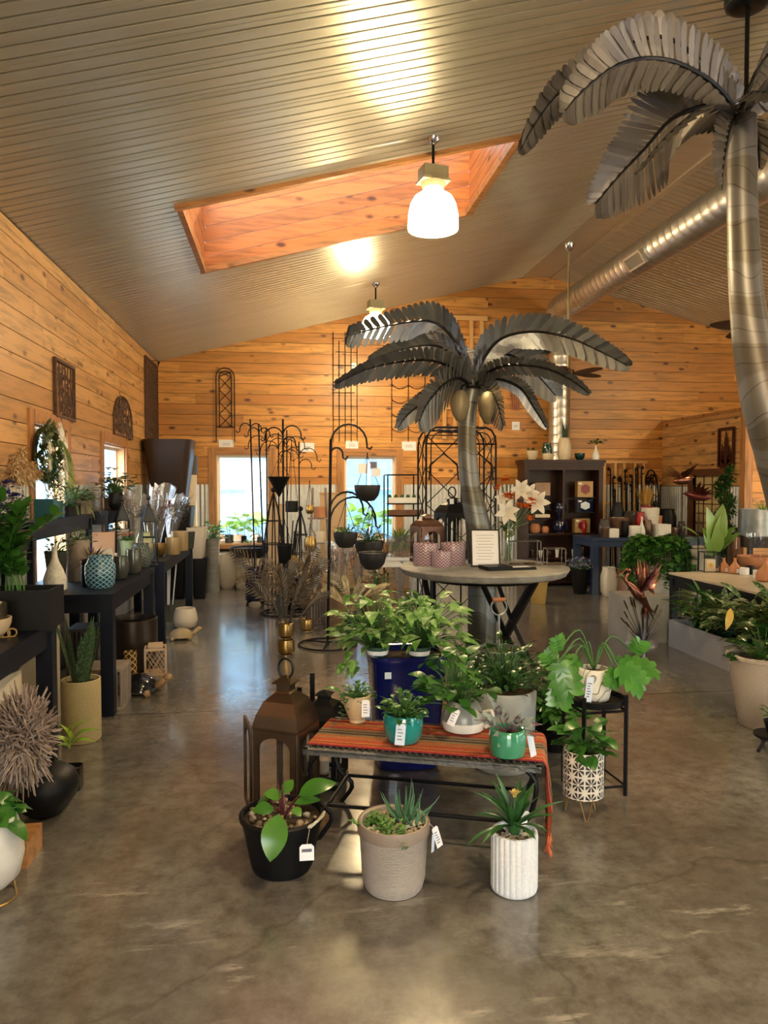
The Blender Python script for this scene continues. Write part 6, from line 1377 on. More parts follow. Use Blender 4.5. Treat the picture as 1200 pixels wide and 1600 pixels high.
for i,(x0,y0,x1,y1,l) in enumerate(((342,687,365,701,'small white notice card above the window near the corner'),(469,692,491,706,'small white notice card between the two gable windows'),(540,689,560,703,'small white notice card above the window with the hanging bowl'),(628,690,650,704,'small white notice card beside the window, over the wire carts'),(800,659,812,672,'small white notice card left of the duct, under the palm fronds'.replace('left of','next to')),(549,567,557,577,'tiny white tag pinned within the iron grid trellis'))):
    a,b=wp(x0,y1,YB-.0255),wp(x1,y0,YB-.0255); t=thing('notice_card',l,'card',V((a.x,YB-.0255,a.z))); mb=MB(); mb.box(0,b.x-a.x,0,.006,0,b.z-a.z); obj('card',mb,M['paper'],t)
    if i<5: mb=MB(); w=b.x-a.x; h=b.z-a.z; [mb.box(w*.25,w*.75,-.0006,0,h*q,h*q+.006) for q in (.4,.55)]; obj('printed_lines',mb,M['ink'],t)
# tan divider boards behind the racks
tb_=mat('tan_divider_board',(.50,.34,.19),.6,0,(.42,.28,.15),3)
def board(label,x0,x1,ytop,Y_,th=.04):
    a,b=P(x0,ytop,Y=Y_),P(x1,ytop,Y=Y_); t=thing('divider_board',label,'board',V((a.x,Y_,0))); mb=MB(); mb.box(0,b.x-a.x,0,th,0,a.z); obj('panel',mb,tb_,t); mb=MB(); mb.box(-.01,b.x-a.x+.01,-.01,th+.01,a.z,a.z+.02); mb.box(0,b.x-a.x,-.09,th+.09,0,.03); obj('edging',mb,M['wt'],t)
board('tan board divider standing behind the cone basket and black poles',419,445,790,11.0); board('tan board divider behind the pole with the hanging bowls',500,541,772,11.2)
board('lower tan board divider between the racks and terracotta fern',541,640,850,11.0)
# urn with poles
p=floorp(399,948,.18); t,_=vs_('glazed_urn','tall glossy midnight urn on an iron foot holding two long black poles','urn',0,0,0,0,0,'cyl',mat('midnight_glaze',(.004,.005,.03),.1,0,coat=.6),soil=False,p=p+V((0,0,.06)),wm=.26,hm=P(399,886,Y=p.y).z-.06,n=40,mod=lambda a,z:1+.015*sin(12*a))
for i in range(4): a=pi/4+i*pi/2; mb=MB(); mb.tube([(.07*cos(a),.07*sin(a),0),(.14*cos(a),.14*sin(a),-.02),(.15*cos(a),.15*sin(a),-.059)],.014,6); obj('foot',mb,M['black'],t)
def hook(label,pts,r_=.008,arms=(),name='shepherd_hook',zb=0):
    """pole standing at pts[0] with curved arms [(height, dx, reach)]"""
    b,top_=pts; t=thing(name,label,'garden hook',b); mb=MB(); mb.tube([(0,0,zb),top_-b],r_,6); obj('pole',mb,M['black'],t)
    for z,dx,dy in arms:
        mb=MB(); s=1 if dx>0 else -1; o=(top_-b)*((z)/(top_.z-b.z)); R=abs(dx)/2; mb.tube([o+V((s*R-s*R*cos(q),dy*q/pi,R*1.1*sin(q))) for q in [j*pi/10 for j in range(11)]]+[o+V((s*2*R,dy,-.03)),o+V((s*2*R+s*.03,dy,-.05)),o+V((s*2*R+s*.05,dy,-.02))],r_*.65,5); obj('hook_arm',mb,M['black'],t)
    return t
b=p; 
for i,(x,yb,yt,l) in enumerate(((393,884,655,'long black pole standing in the urn, with hooks at the top'),(407,884,662,'second long black pole in the midnight urn, closest to the cone basket'))):
    q=V((P(x+6,yb,Y=p.y).x,p.y,.12)); tp_=P(x+(-2 if i==0 else -3),yt,Y=p.y); hook(l,(q,tp_),.012,((tp_.z-.25,-.14,0),(tp_.z-.25,.14,.05)))
# hook display rack
rk=[(417,690,668,9.2,'black shepherd hook, outermost in the rack beside the urn'),(443,850,655,9.2,'thick bundled black hook pole with a finial at the rack centre'),(449,850,672,9.3,'black hook pole right behind the bundled pole of the rack'),(436,850,676,9.1,'black hook pole in front of the bundled pole of the rack'),(468,850,690,9.2,'black hook pole at the rack side facing the windows')]
for x,yb,yt,Y_,l in rk:
    b=V((P(x,yb,Y=Y_).x,Y_,0)); tq=P(x-1,yt,Y=Y_); hook(l,(b,tq),.014 if 'thick' in l else .009,((tq.z-.22,-.22,.05),(tq.z-.2,.22,-.05),(tq.z-.3,.15,-.12)))
b=V((P(445,900,Y=9.2).x,9.2,0)); t=thing('hook_rack_base','round black iron base frame under the cluster of hook poles','rack',b+V((0,0,0))); mb=MB(); mb.tube([(.3*cos(a),.3*sin(a),.012) for a in [k*pi/10 for k in range(20)]],.01,4,closed=True); [mb.tube([(.3*cos(a),.3*sin(a),.012),(-.3*cos(a),-.3*sin(a),.012)],.008,4) for a in (0,pi/3,2*pi/3)]; obj('ring_base',mb,M['black'],t)
# hanging pots from the rack
def hang(label,px,y0,y1,w,Yp,pf,mt,ytop,fol=None,fm=None,name='hanging_pot',n=28,mod=None):
    a=P(px,y1,Y=Yp); h=P(px,y0,Y=Yp).z-a.z; k=w*mpp(a); t,_=vs_(name,label,'hanging pot',0,0,0,0,0,pf,mt,fol,fm,soil=bool(fol),p=a,wm=k,hm=h,n=n,mod=mod); tz=P(px,ytop,Y=Yp).z-a.z; mb=MB()
    for i in range(3): q=i*2.1+.3; mb.tube([(k/2*.95*cos(q),k/2*.95*sin(q),h),(0,0,tz)],.003,4)
    mb.tube([(0,0,tz),(0,0,tz+.03)],.006,4); obj('hanger',mb,M['black'],t); return t
hang('black cone shaped ribbed hanging basket at the rack',436,745,776,36,8.95,'taper',M['black'],715,n=36,mod=lambda a,z:1-.05*abs(cos(a*9)))
t=[o for o in bpy.data.objects if o.name.startswith('hanging_pot')][-1]
for ch in t.children:
    if ch.name.startswith('pot'):
        me=ch.data; zs=[v.co.z for v in me.vertices]; hh=max(zs)
        for v in me.vertices: f_=.12+.88*max(0,min(1,v.co.z/hh)); v.co.x*=f_; v.co.y*=f_
hang('small black hanging pot below the cone basket, beside the gold ones',456,783,800,20,9.0,'cyl',M['black'],690)
hang('small brass hanging pot, uppermost of the two brass ones',484,789,803,14,8.9,'egg',M['gold'],755)
hang('larger brass hanging pot below the upper brass pot',485,839,862,20,8.9,'egg',M['gold'],822)
hang('black lantern like hanging basket in the shade under the rack',445,850,880,24,9.1,'bucket',M['black'],815)
# single pole with bowls
p=floorp(512,1008,0); Yp=p.y; tq=P(517,686,Y=Yp)
t=hook('tall black display pole on a round ring base with arms for hanging bowls',(p,tq),.016,((tq.z-.05,.36,0),(tq.z-.72,.36,.25),(tq.z-.85,.5,.3),(tq.z-.15,.12,.0)),'display_pole'); mb=MB(); mb.tube([(.29*cos(a),.29*sin(a),.012) for a in [k*pi/12 for k in range(24)]],.009,4,closed=True); [mb.tube([(.29*cos(a),.29*sin(a),.012),(0,0,.03)],.008,4) for a in (0.3,2.4,4.5)]; obj('ring_base',mb,M['black'],t)
bw=mat('charcoal_bowl_resin',(.018,.017,.02),.45)
hang('half round charcoal bowl hanging before the gable window',574,758,783,41,7.4,'bowl',bw,712,n=40)
hang('half round charcoal bowl planted with greenery, nearest the display pole',540,832,856,38,7.5,'bowl',bw,784,FO(40,.12,.1,.05,.02,'ov',(0,70),.6,140),G['mid'],n=40)
hang('half round charcoal bowl of white flowered greenery beside the terracotta pot',577,845,872,46,7.7,'bowl',bw,790,FO(90,.17,.16,.05,.025,'ov',(0,70),.6,141),G['mid'],n=40)
hang('lowest half round charcoal bowl, over the red berries',582,863,890,44,7.2,'bowl',bw,800,n=40)
for x,y,c_,s in ((567,732,(.02,.45,.50),(.10,.10)),(588,738,(.02,.45,.50),(.085,.085)),(584,727,(.08,.03,.03),(.07,.07))):
    q=P(x,y,Y=7.38); t=thing('hang_tag','square %s hang tag dangling above the empty charcoal bowl'%('larger turquoise' if x==567 else 'smaller turquoise' if x==588 else 'dark red'),'tag',q); mb=MB(); mb.box(-s[0]/2,s[0]/2,0,.002,-s[1]/2,s[1]/2); obj('card',mb,M['paper'] if x!=584 else M['ink'],t); mb=MB(); mb.lathe([(s[0]*.38,-.001),(.001,-.0012)],16,m=Matrix.Rotation(pi/2,4,'X'),cap=False); obj('printed_disc',mb,mat('tag_colour_%d'%x,c_,.6),t); mb=MB(); mb.tube([(0,0,s[1]/2),(0,0,s[1]/2+.06)],.002,4); obj('loop',mb,M['cream'],t)
# gold pots with dark metallic fronds
def frondpot(label,p,wm,hm,n,L,g,sd,mt=None,lean=1.,pf='gob',zf=None):
    r=random.Random(sd); f=MB(); s=MB()
    for i in range(n):
        a=r.random()*6.28; el=r.uniform(.9,1.45); l=L*r.uniform(.6,1); b=V((0,0,hm*.8)); d=V((cos(a)*cos(el),sin(a)*cos(el),sin(el))); C=crom([b,b+d*l*.4,b+d*l*.75+V((cos(a),sin(a),0))*l*.10*lean,b+d*l*.9+V((cos(a),sin(a),0))*l*.32*lean],22); s.tube(C,.003,4)
        for k in range(9,23):
            u=(k-9)/13
            for sg in (1,-1):
                T=(C[min(22,k+1)]-C[k-1]).normalized(); S=T.cross(V((sin(a*3),cos(a*2),.3))).normalized(); w=.085*l*(sin(pi*(.12+.8*u)))
                f.leaf2(C[k-1],C[k-1]+(S*sg+T*.9)*w*1.6,.018,(0,-1,.2),.05,'lance',2)
    return vs_('frond_vase',label,'vase with fronds',0,0,0,0,0,pf,mt or M['gold'],lambda hh:[('fronds',f,None),('frond_stems',s,None)],g,soil=True,p=p,wm=wm,hm=hm)
p=floorp(447,1027,.1); k=mpp(p); frondpot('lower of two stacked brushed gold bowls with tall dark metallic palm fronds',p,28*k,24*k,15,1.05,G['bron'],3,lean=.9)
p2=p+V((-.0,.0,26*k)); vs_('gold_bowl','upper of the two stacked brushed gold bowls, fronds rising through it','bowl',0,0,0,0,0,'gob',M['gold'],soil=False,p=p2,wm=26*k,hm=24*k)
frondpot('tan dried palm fronds in a small dark vase behind the stacked gold bowls',floorp(440,972,.3),.16,.3,9,.5,G['dry'],5,mt=dg,lean=.8)
p=floorp(479,989,.1); t,_=frondpot('small brushed gold bowl with a twisted black stem and gold fronds',p,.155,.13,8,.62,G['dry'],6)
p=floorp(478,955,.1); frondpot('tall brushed gold cup planter with gold fronds behind the twisted stem bowl',p+V((0,0,.0)),.2,.52,7,.35,leafmat('gold_frond',(.30,.18,.03),(.5,.32,.08),.5),7,pf='egg')
vs_('glazed_pot','glossy midnight blue pot at the foot of the hook rack','pot',0,0,0,0,0,'jar',mat('midnight_glaze_two',(.004,.006,.03),.12),p=floorp(462,948,.1),wm=.22,hm=.36)
crate('small grey slatted crate between the gold bowls and wicker baskets',floorp(497,975,.1),.22,.22,.3,.2,M['drift'])
wk=ropemat('wicker_brown',(.22,.12,.06),(.42,.26,.14),300,.8)
p=floorp(531,985,.2); vs_('wicker_basket','brown square wicker basket behind the display pole ring','basket',0,0,0,0,0,'cyl',wk,FO(22,.2,.3,.14,.03,'lance',(20,80),.6,150),G['bron'],p=p,wm=.36,hm=.42,n=48,mod=sqm(6),pn='basket')
p=floorp(590,985,.35); vs_('wicker_basket','terracotta brown round wicker basket full of dried stems under the bowls','basket',0,0,0,0,0,'egg',wk,FO(60,.22,.4,.12,.03,'lance',(20,80),.6,151),G['dry'],p=p,wm=.42,hm=.4,n=40,pn='basket')
# dried florals in wrap, red berries
bouquet('wrapped dried stems bundle standing behind the display pole base',floorp(530,950,.3)+V((0,0,.0)),.85,.13,pk,21,(0,0),G['silver'])
bouquet('wrapped copper and tan dried stems bundle below the hanging bowls',floorp(560,940,.3),.86,.13,G['dry'],22,(0,0),G['salmon'])
bouquet('wrapped silver dried stems bundle nearest the terracotta fern pot',floorp(625,950,.5),.92,.14,pk,23,(0,0),G['dry'])
t,_=vs_('berry_arrangement','mound of dark red berries in a basket before the wrapped stems','arrangement',0,0,0,0,0,'egg',wk,None,p=floorp(584,965,.0),wm=.26,hm=.32); mb=MB(); r=random.Random(2); rb_=MB()
for i in range(260):
    a=r.random()*6.28; e=r.uniform(0,1.5); d=V((cos(a)*cos(e),sin(a)*cos(e),sin(e)))*r.uniform(.12,.19); mb.r=r.random(); mb.ball(d+V((0,0,.31)),.009,n=6,h=4)
obj('berries',mb,G['red'],t,smooth=2,kind='stuff')
frondpot('pale feather shaped fronds in a grey vase beside the red berries',floorp(548,1000,.25),.14,.25,8,.62,leafmat('pale_gold_feather',(.45,.36,.20),(.65,.55,.36),.5),9,mt=dg,lean=1.3)
# ladder shelf with rustic pots
p=floorp(500,940,.5); t=thing('ladder_shelf','narrow wooden ladder shelf behind the gold hanging pots','shelf',p); mb=MB()
for s_ in (-1,1): mb.tube([(s_*.18,-.2,0),(s_*.09,.15,1.55)],.016,4); mb.tube([(s_*.18,.35,0),(s_*.09,.15,1.5)],.016,4)
obj('rails',mb,M['drift'],t)
for z in (.35,.75,1.1): mb=MB(); mb.box(-.17,.17,-.16+z*.15,.28-z*.05,z,z+.02); obj('shelf_board',mb,M['drift'],t)
for z,l,m_ in ((.37,'grey stone pot on the bottom board of the ladder shelf',M['stone']),(.77,'ivory pot on the middle board of the ladder shelf',M['cream']),(1.12,'terracotta pot on the top board of the ladder shelf',M['terra'])): vs_('small_pot',l,'pot',0,0,0,0,0,'cyl',m_,p=p+V((0,.06,z)),wm=.17,hm=.16)
# terracotta pots with fern, white footed table
p=floorp(620,945,.4); z=P(620,868,Y=p.y).z; t=table('small round topped white plant table holding the terracotta fern',p.x-.35,p.x+.3,p.y-.3,p.y+.3,z,.05,M['white'])
vs_('potted_fern','airy green fern in a terracotta pot with a white base band','potted plant',0,0,0,0,0,'jar',M['terra'],lambda hh:spider(hh,190,.32,.012,31),G['mid'],p=V((p.x+.04,p.y-.1,z)),wm=.26,hm=.20,n=32)
vs_('terracotta_pot','plain terracotta pot next to the fern on the white plant table','pot',0,0,0,0,0,'taper',M['terra'],p=V((p.x-.2,p.y+.05,z)),wm=.22,hm=.16)
# wire cart with trays
a=P(603,742,Y=10.7); b=P(650,742,Y=10.7); p=V(((a.x+b.x)/2,10.7,0)); t=thing('wire_cart','dark wire plant cart with two trays between the window and the black arbor','cart',p); w=(b.x-a.x)/2; mb=MB()
for sx in (-1,1):
    for sy in (-.2,.2): mb.tube([(sx*w,sy,0),(sx*w,sy,a.z)],.010,4)
for z in (a.z,.6): mb.tube([(-w,-.2,z),(w,-.2,z),(w,.2,z),(-w,.2,z)],.008,4,closed=True)
obj('frame',mb,M['black'],t)
for z,m_ in ((P(0,810,Y=10.7).z,M['copper']),(P(0,790,Y=10.7).z,M['white'])):
    mb=MB(); mb.box(-w,w*1.3,-.2,.2,z,z+.02); mb.box(-w,w*1.3,-.2,-.19,z,z+.1); obj('tray',mb,m_,t)
r=random.Random(4)
for i in range(5): q=V((p.x-w*.8+i*w*.4,10.62,P(0,790,Y=10.7).z+.021)); vs_('small_cactus',('tiny potted cactus in a row on the white tray of the wire cart'),'cactus',0,0,0,0,0,'taper',M['terra'] if i%2 else dg,lambda hh:[('cactus_body',MB().ball((0,0,hh+.02),.03,.03,.045),None)],G['dark'],p=q,wm=.07,hm=.06,group='tiny cacti on the wire cart')
# black arbor with lattice
Ya=8.9; a=P(666,700,Y=Ya); b=P(775,700,Y=Ya); w=(b.x-a.x)/2; zt2=P(720,668,Y=Ya).z; t=thing('garden_arbor','black iron garden arbor with crossed lattice sides and an arched top','arbor',V(((a.x+b.x)/2,Ya,0))); dpt=.55
for y in (0,dpt):
    mb=MB(); hs=zt2-.20; 
    for k,hk in ((0,0),(.06,.0)): 
        w2=w-k; mb.tube([(-w2,y,0),(-w2,y,hs)]+[(-w2*(1-.28*(1-cos(q))),y,hs+(.20-k)*sin(q)) for q in (.5,1.,pi/2)]+[(w2*(1-.28*(1-cos(q))),y,hs+(.20-k)*sin(q)) for q in (pi/2,1.,.5)]+[(w2,y,hs),(w2,y,0)],.014 if k==0 else .008,5)
    obj('arch',mb,M['black'],t)
for s_ in (-1,1):
    z=.1; mb=MB()
    while z<hs-.1: mb.tube([(s_*w,0,z),(s_*w,dpt,z+.35)],.007,4); mb.tube([(s_*w,dpt,z),(s_*w,0,z+.35)],.007,4); z+=.35
    obj('side_lattice',mb,M['black'],t)
mb2=MB(); z=.1
for y in (0,):
    while z<hs-.3:
        for i in (-1,0): mb2.tube([(i*w,y,z),(i*w+w,y,z+.42)],.006,4); mb2.tube([(i*w+w,y,z),(i*w,y,z+.42)],.006,4)
        z+=.42
    for i in (-1,1): mb2.tube([(i*w*.5-w*.42,y,hs-.45),(i*w*.5-w*.38,y,hs-.25),(i*w*.5,y,hs-.12),(i*w*.5+w*.38,y,hs-.25),(i*w*.5+w*.42,y,hs-.45)],.011,5)
    mb2.tube([(0,0,0),(0,0,hs-.1)],.01,4); mb2.tube([(-w,0,hs),(w,0,hs)],.01,4)
obj('front_lattice',mb2,M['black'],t); mb=MB()
for i in range(7): x=-w*.72+i*w*.24; mb.tube([(x,0,zt2),(x,dpt,zt2)],.009,4)
obj('roof_bars',mb,M['black'],t)
# orange flowers in a yellow basket under the stone table
p=floorp(841,946,.15); t,_=vs_('flower_basket','yellow woven basket of orange flowers on the floor beyond the stone table','flower basket',0,0,0,0,0,'bucket',ropemat('yellow_wicker',(.42,.24,.05),(.66,.44,.12),280,.8),FO(50,.14,.14,.07,.03,'ov',(0,70),.7,160),G['dark'],p=p,wm=.25,hm=.30,pn='basket'); mb=MB(); r=random.Random(1)
for i in range(60): a=r.random()*6.28; R=.16*sqrt(r.random()); mb.leaf((R*cos(a),R*sin(a),.34+r.random()*.14),a,RD(30),.05,.045,.8,.2,'ov',3)
obj('flowers',mb,G['orange'],t)

def obel(label,px,Y_,w,h):
    t=thing('wire_obelisk',label,'obelisk',V((P(px,900,Y=Y_).x,Y_,0)),.4); mb=MB()
    for i in range(6):
        a=i*pi/3; mb.tube([(w*cos(a),w*sin(a),0),(w*.9*cos(a),w*.9*sin(a),h*.5),(w*.4*cos(a),w*.4*sin(a),h*.85),(0,0,h)],.009,4)
    for z,f_ in ((.05,1),(h*.3,.95),(h*.55,.85),(h*.75,.6)): mb.tube([(w*f_*cos(k*pi/8),w*f_*sin(k*pi/8),z) for k in range(16)],.007,4,closed=True)
    obj('wire_frame',mb,M['black'],t); mb=MB(); mb.ball((0,0,h+.03),.035); obj('ball_finial',mb,M['black'],t,smooth=True)
obel('black wire garden obelisk behind the hook poles, near the cone basket',428,9.75,.17,1.5)
obel('black wire garden obelisk between the hook rack and the ladder shelf',470,9.8,.15,1.25)
vs_('bucket_of_stakes','dark bucket crowded with black iron stakes beside the hook rack','bucket',0,0,0,0,0,'bucket',M['blackp'],lambda hh:[('iron_stakes',[mb_ for mb_ in [MB()] if [mb_.tube([(.02*cos(k),.02*sin(k),.1),(.13*cos(k*1.7),.13*sin(k*1.7),1.0+.05*(k%4))],.007,4) for k in range(9)]][0],None)],M['black'],p=V((P(452,900,Y=9.5).x,9.45,0)),wm=.24,hm=.36)
# ---------------------------------------------------------------- bookcase wall and the far corner
Yb=11.1; a=P(820,718,Y=Yb); b=P(943,718,Y=Yb); zt3=a.z; bw_=(b.x-a.x); bc=thing('bookcase','tall dark cherry bookcase with two open bays below the duct','bookcase',V((a.x,Yb,0))); dw_=mat('dark_cherry_wood',(.016,.005,.0035),.35,0,(.032,.010,.006),6,0,(1,1,.2),spec=.25)
[obj('side_panel',MB().box(q,q+.07,0,.36,0,zt3-.05),dw_,bc) for q in (0,bw_-.07)]; mb=MB(); mb.box(-.03,bw_+.03,-.03,.38,zt3-.05,zt3); mb.box(-.01,bw_+.01,-.015,.37,zt3-.10,zt3-.05); obj('cornice',mb,dw_,bc)
mb=MB(); mb.box(.07,bw_-.07,.34,.36,0,zt3-.1); obj('back_panel',mb,dw_,bc)
zs=P(880,833,Y=Yb).z; z2=.45
for z in (zs,z2,.08): mb=MB(); mb.box(.07,bw_-.07,.0,.34,z-.03,z); obj('shelf',mb,dw_,bc)
mb=MB(); mb.box(bw_*.5-.015,bw_*.5+.015,.02,.34,zs+.0,zt3-.1); mb.box(.07,bw_-.07,0,.02,zt3-.16,zt3-.1); obj('divider',mb,dw_,bc)
def on(px,z,dy=.18): q=P(px,800,Y=Yb+dy); q.z=z; return q
dgl=mat('dark_green_glass',(.005,.035,.03),.08,0,coat=.5)
vs_('cream_planter','small cream ribbed planter of succulents, first on top of the bookcase','planter',0,0,0,0,0,'taper',M['cream'],FO(36,.08,.05,.04,.02,'ov',(10,80),.4,201,lo=.2),G['dark'],p=on(831,zt3),wm=.19,hm=.145,mod=lambda a,z:1-.03*abs(cos(a*8)))
t,_=vs_('two_tone_vase','dark green over cream lidded vase second on the bookcase top','vase',0,0,0,0,0,'jar',dgl,soil=False,p=on(854,zt3),wm=.17,hm=.27); mb=MB(); mb.lathe([(.066,.001),(.084,.04),(.0865,.10)],28); obj('cream_base',mb,M['cream'],t,smooth=True)
vs_('glass_cylinder','clear glass cylinder vase between the lidded vase and tall cream planter','vase',0,0,0,0,0,'cyl',M['pane'],soil=False,p=on(867,zt3),wm=.08,hm=.25)
sn=MB(); r=random.Random(4)
for i in range(8): q=r.random()*6.28; sn.leaf((.05*cos(q),.03*sin(q),.34),q,RD(r.uniform(76,89)),r.uniform(.2,.34),.045,.05,.22,'taper',6)
vs_('tall_cream_planter','tall cream planter with an upright snake plant on the bookcase','planter',0,0,0,0,0,'jar',M['cream'],lambda hh:[('leaves',sn,None)],G['snake'],p=on(881,zt3),wm=.215,hm=.35)
vs_('green_bowl','small dark green glass bowl on the bookcase before the duct','bowl',0,0,0,0,0,'bowl',dgl,soil=False,p=on(905,zt3),wm=.17,hm=.11)
vs_('bottle_vase','white bottle vase with a dark green bloom at the bookcase end','vase',0,0,0,0,0,'bottle',M['white'],FO(60,.10,.10,.05,.04,'ov',(-20,80),.4,202,lo=.6,stems=False),G['mid'],p=on(930,zt3),wm=.12,hm=.24)
M['navyc']=mat('ink_blue_glass',(.005,.007,.03),.08,0,coat=.6); M['tanc']=mat('kraft_tan_card',(.42,.27,.12),.6); M['maroon']=mat('maroon_print',(.18,.01,.02),.4)
def gbox(label,px,z,w,h,col,dec,dy=.15):
    q=on(px,z,dy); t=thing('gift_box',label,'box',q); mb=MB(); mb.box(-w/2,w/2,-.06,.06,0,h); obj('box_body',mb,col,t); mb=MB()
    mb.prism([(.33*w*cos(k*pi/3+.5),.33*h*sin(k*pi/3+.5)) for k in range(6)],.002,Matrix.Translation((0,-.061,h*.5))@Matrix.Rotation(pi/2,4,'X')); mb.box(-w*.46,-w*.26,-.0615,-.06,h*.82,h*.92) if 0 else None; obj('printed_shape',mb,dec,t); mb=MB(); mb.box(-w*.44,-w*.22,-.0615,-.06,h*.8,h*.9); obj('corner_label',mb,M['paper'],t)
gbox('tan gift box with a maroon print on its own little ledge, highest in the bookcase',912,P(0,779,Y=Yb).z,.255,.25,M['tanc'],M['maroon'])
gbox('black and pale blue gift box in the middle of the bookcase stack',912,P(0,805,Y=Yb).z,.26,.2,M['navyc'],M['paperb'])
gbox('tan gift box with a maroon print resting on the bookcase shelf',908,zs,.25,.22,M['tanc'],M['maroon'])
for z,l in ((P(0,779,Y=Yb).z-.012,'upper'),(P(0,805,Y=Yb).z-.012,'lower')):
    q=on(912,z,.15); solo('wire_ledge',MB().box(-.15,.15,-.08,.08,0,.01),M['blackp'],'%s thin black ledge holding a gift box inside the bookcase'%l,'ledge',q,0,None,False)
t,_=vs_('glass_lamp','stacked ink blue glass bottle lamp in the bookcase centre','vase',0,0,0,0,0,'gob',M['navyc'],soil=False,p=on(875,zs,.12),wm=.24,hm=.19); mb=MB(); mb.lathe([(.05,.17),(.06,.2),(.035,.24),(.05,.28),(.085,.33),(.10,.40),(.08,.47),(.03,.5),(.001,.5)],28); obj('upper_bulb',mb,M['navyc'],t,smooth=True)
vs_('red_glass_figure','red blown glass bird with a gold beak before the lower tan box','figurine',0,0,0,0,0,'jar',mat('red_blown_glass',(.30,.01,.01),.08,0,coat=.5),soil=False,p=on(913,zs,.04),wm=.08,hm=.2)
for x,w,l in ((836,.17,'large'),(852,.12,'smaller')): vs_('gourd_pot','%s round terracotta gourd on the bookcase shelf'%l,'gourd',0,0,0,0,0,'jar',M['terra'],soil=False,p=on(x,zs,.14),wm=w,hm=w*.85)
for i,(z,h,m_,l) in enumerate(((P(0,776,Y=Yb).z,.20,M['bronze'],'speckled dark tin on the upper ledge of the bookcase'),(P(0,800,Y=Yb).z,.16,M['blackp'],'black tin with a white side on the middle ledge of the bookcase'),(P(0,812,Y=Yb).z-.02,.05,M['cream'],'flat cream box under the middle ledge of the bookcase'))):
    q=on(846,z,.15); solo('tin_box',MB().box(-.12,.12,-.06,.06,0,h),m_,l,'box',q,0,None,False); solo('wire_ledge',MB().box(-.14,.14,-.08,.08,-.012,-.002),M['blackp'],'thin black ledge beneath the %s'%l.split(' on ')[0].split(' under ')[0],'ledge',q,0,None,False)
r=random.Random(9)
for i in range(7): vs_('votive_cup','tiny white and silver votive cup on the low bookcase shelf','votive cup',0,0,0,0,0,'taper',M['white'] if i%2 else mm,soil=False,p=on(832+i*13,z2,.1),wm=.07,hm=r.uniform(.08,.16),group='votive cups low in the bookcase',n=14)
p=floorp(906,929,.1); t,_=vs_('hydrangea_pot','lavender and white hydrangeas in a black floor pot before the bookcase','flower pot',0,0,0,0,0,'taper',M['blackp'],FO(60,.17,.18,.08,.05,'ov',(0,70),.7,203),G['dark'],p=p,wm=.28,hm=.36); mb=MB(); r=random.Random(1)
for c_ in range(11):
    q=c_*2.4; R=.17*sqrt((c_+.5)/11); cc=V((R*cos(q),R*sin(q),.50-.4*R))
    for i in range(40): d=V((r.gauss(0,1),r.gauss(0,1),r.gauss(0,1))).normalized(); mb.leaf(cc+d*.05,math.atan2(d.y,d.x),math.asin(d.z),.022,.02,.6,.2,'ov',2)
obj('flower_heads',mb,G['lav'],t)
# navy table and wares
x0=P(925,930,z=0); tx0=x0.x; ty0=x0.y-.0; tzz=P(925,841,Y=ty0).z; table('navy blue painted table of glassware before the office partition',tx0,tx0+1.75,ty0,ty0+.75,tzz,.09,mat('slate_blue_paint',(.02,.035,.085),.4))
def onT(px,dy,z=tzz): q=P(px,800,Y=ty0+dy); q.z=z; return q
W3=mat('chalky_white_block',(.75,.72,.66),.7,0,(.62,.60,.55),30,.1)
for x,w,h,l in ((958,.14,.13,'small square white block candle at the navy table edge, nearest the bookcase'),(991,.145,.17,'medium square white block candle on the navy table between the jars'),(1034,.21,.19,'largest square white block planter on the navy table')):
    q=onT(x,.10); vs_('white_block',l,'block candle',0,0,0,0,0,'cyl',W3,soil=False,p=q,wm=w*1.0,hm=h,n=40,mod=sqm(9))
cg=mat('copper_lid_glass',(.20,.12,.08),.12,.6)
for i,(x,dy,w,h,m_,l,pf) in enumerate(((945,.3,.2,.26,M['glassd'],'squat smoked glass canister with a copper rim at the navy table end','jar'),(967,.35,.34,.28,cg,'wide copper rimmed glass bowl behind the small white block','bowl'),(948,.12,.12,.15,cg,'small copper mesh votive in front of the smoked canister','cyl'),(977,.15,.12,.24,M['black'],'tall dark bullet shaped glass beside the medium white block','egg'),(990,.55,.36,.36,M['glassd'],'broad dark glass compote at the back of the navy table','bowl'),(965,.6,.22,.5,M['blackp'],'tall black coffee pot shaped urn with a silver lid','jar'),(1003,.12,.11,.30,W3,'slender cream bottle beside the bronze bullet vase','bottle'),(1012,.14,.15,.25,M['bronze'],'bronze bullet shaped vase next to the slender cream bottle','egg'),(1016,.5,.3,.42,W3,'cream footed bowl holding wheat and red ornaments','bowl'),(1043,.5,.3,.40,M['black'],'round black ball vase near the largest white block','jar'),(1052,.22,.2,.13,cg,'low copper dish at the far end of the navy table','bowl'),(1065,.3,.13,.22,M['glassd'],'clear grey pitcher at the navy table end under the metal birds','jar'),(1028,.5,.16,.30,M['terra'],'small terracotta bowl behind the round black ball vase','bowl'))):
    vs_('table_ware',l,'glassware' if 'glass' in l else 'vase',0,0,0,0,0,pf,m_,soil=False,p=onT(x,dy),wm=w*.9,hm=h,n=24)
q=onT(1010,.62,tzz); t,_=vs_('wheat_bundle','golden wheat ears standing in a red tin on the navy table','wheat',0,0,0,0,0,'cyl',mat('red_tin',(.22,.015,.015),.4),p=q,wm=.18,hm=.45); mb=MB(); r=random.Random(2)
for i in range(170): u=r.random()*6.28; k=r.uniform(0,.16); mb.leaf((k*cos(u)*.4,k*sin(u)*.4,.45),u,RD(90-k*160),r.uniform(.2,.34),.012,.2,.2,'lance',4)
obj('wheat_ears',mb,leafmat('wheat_gold',(.42,.24,.05),(.66,.42,.12),.7),t)
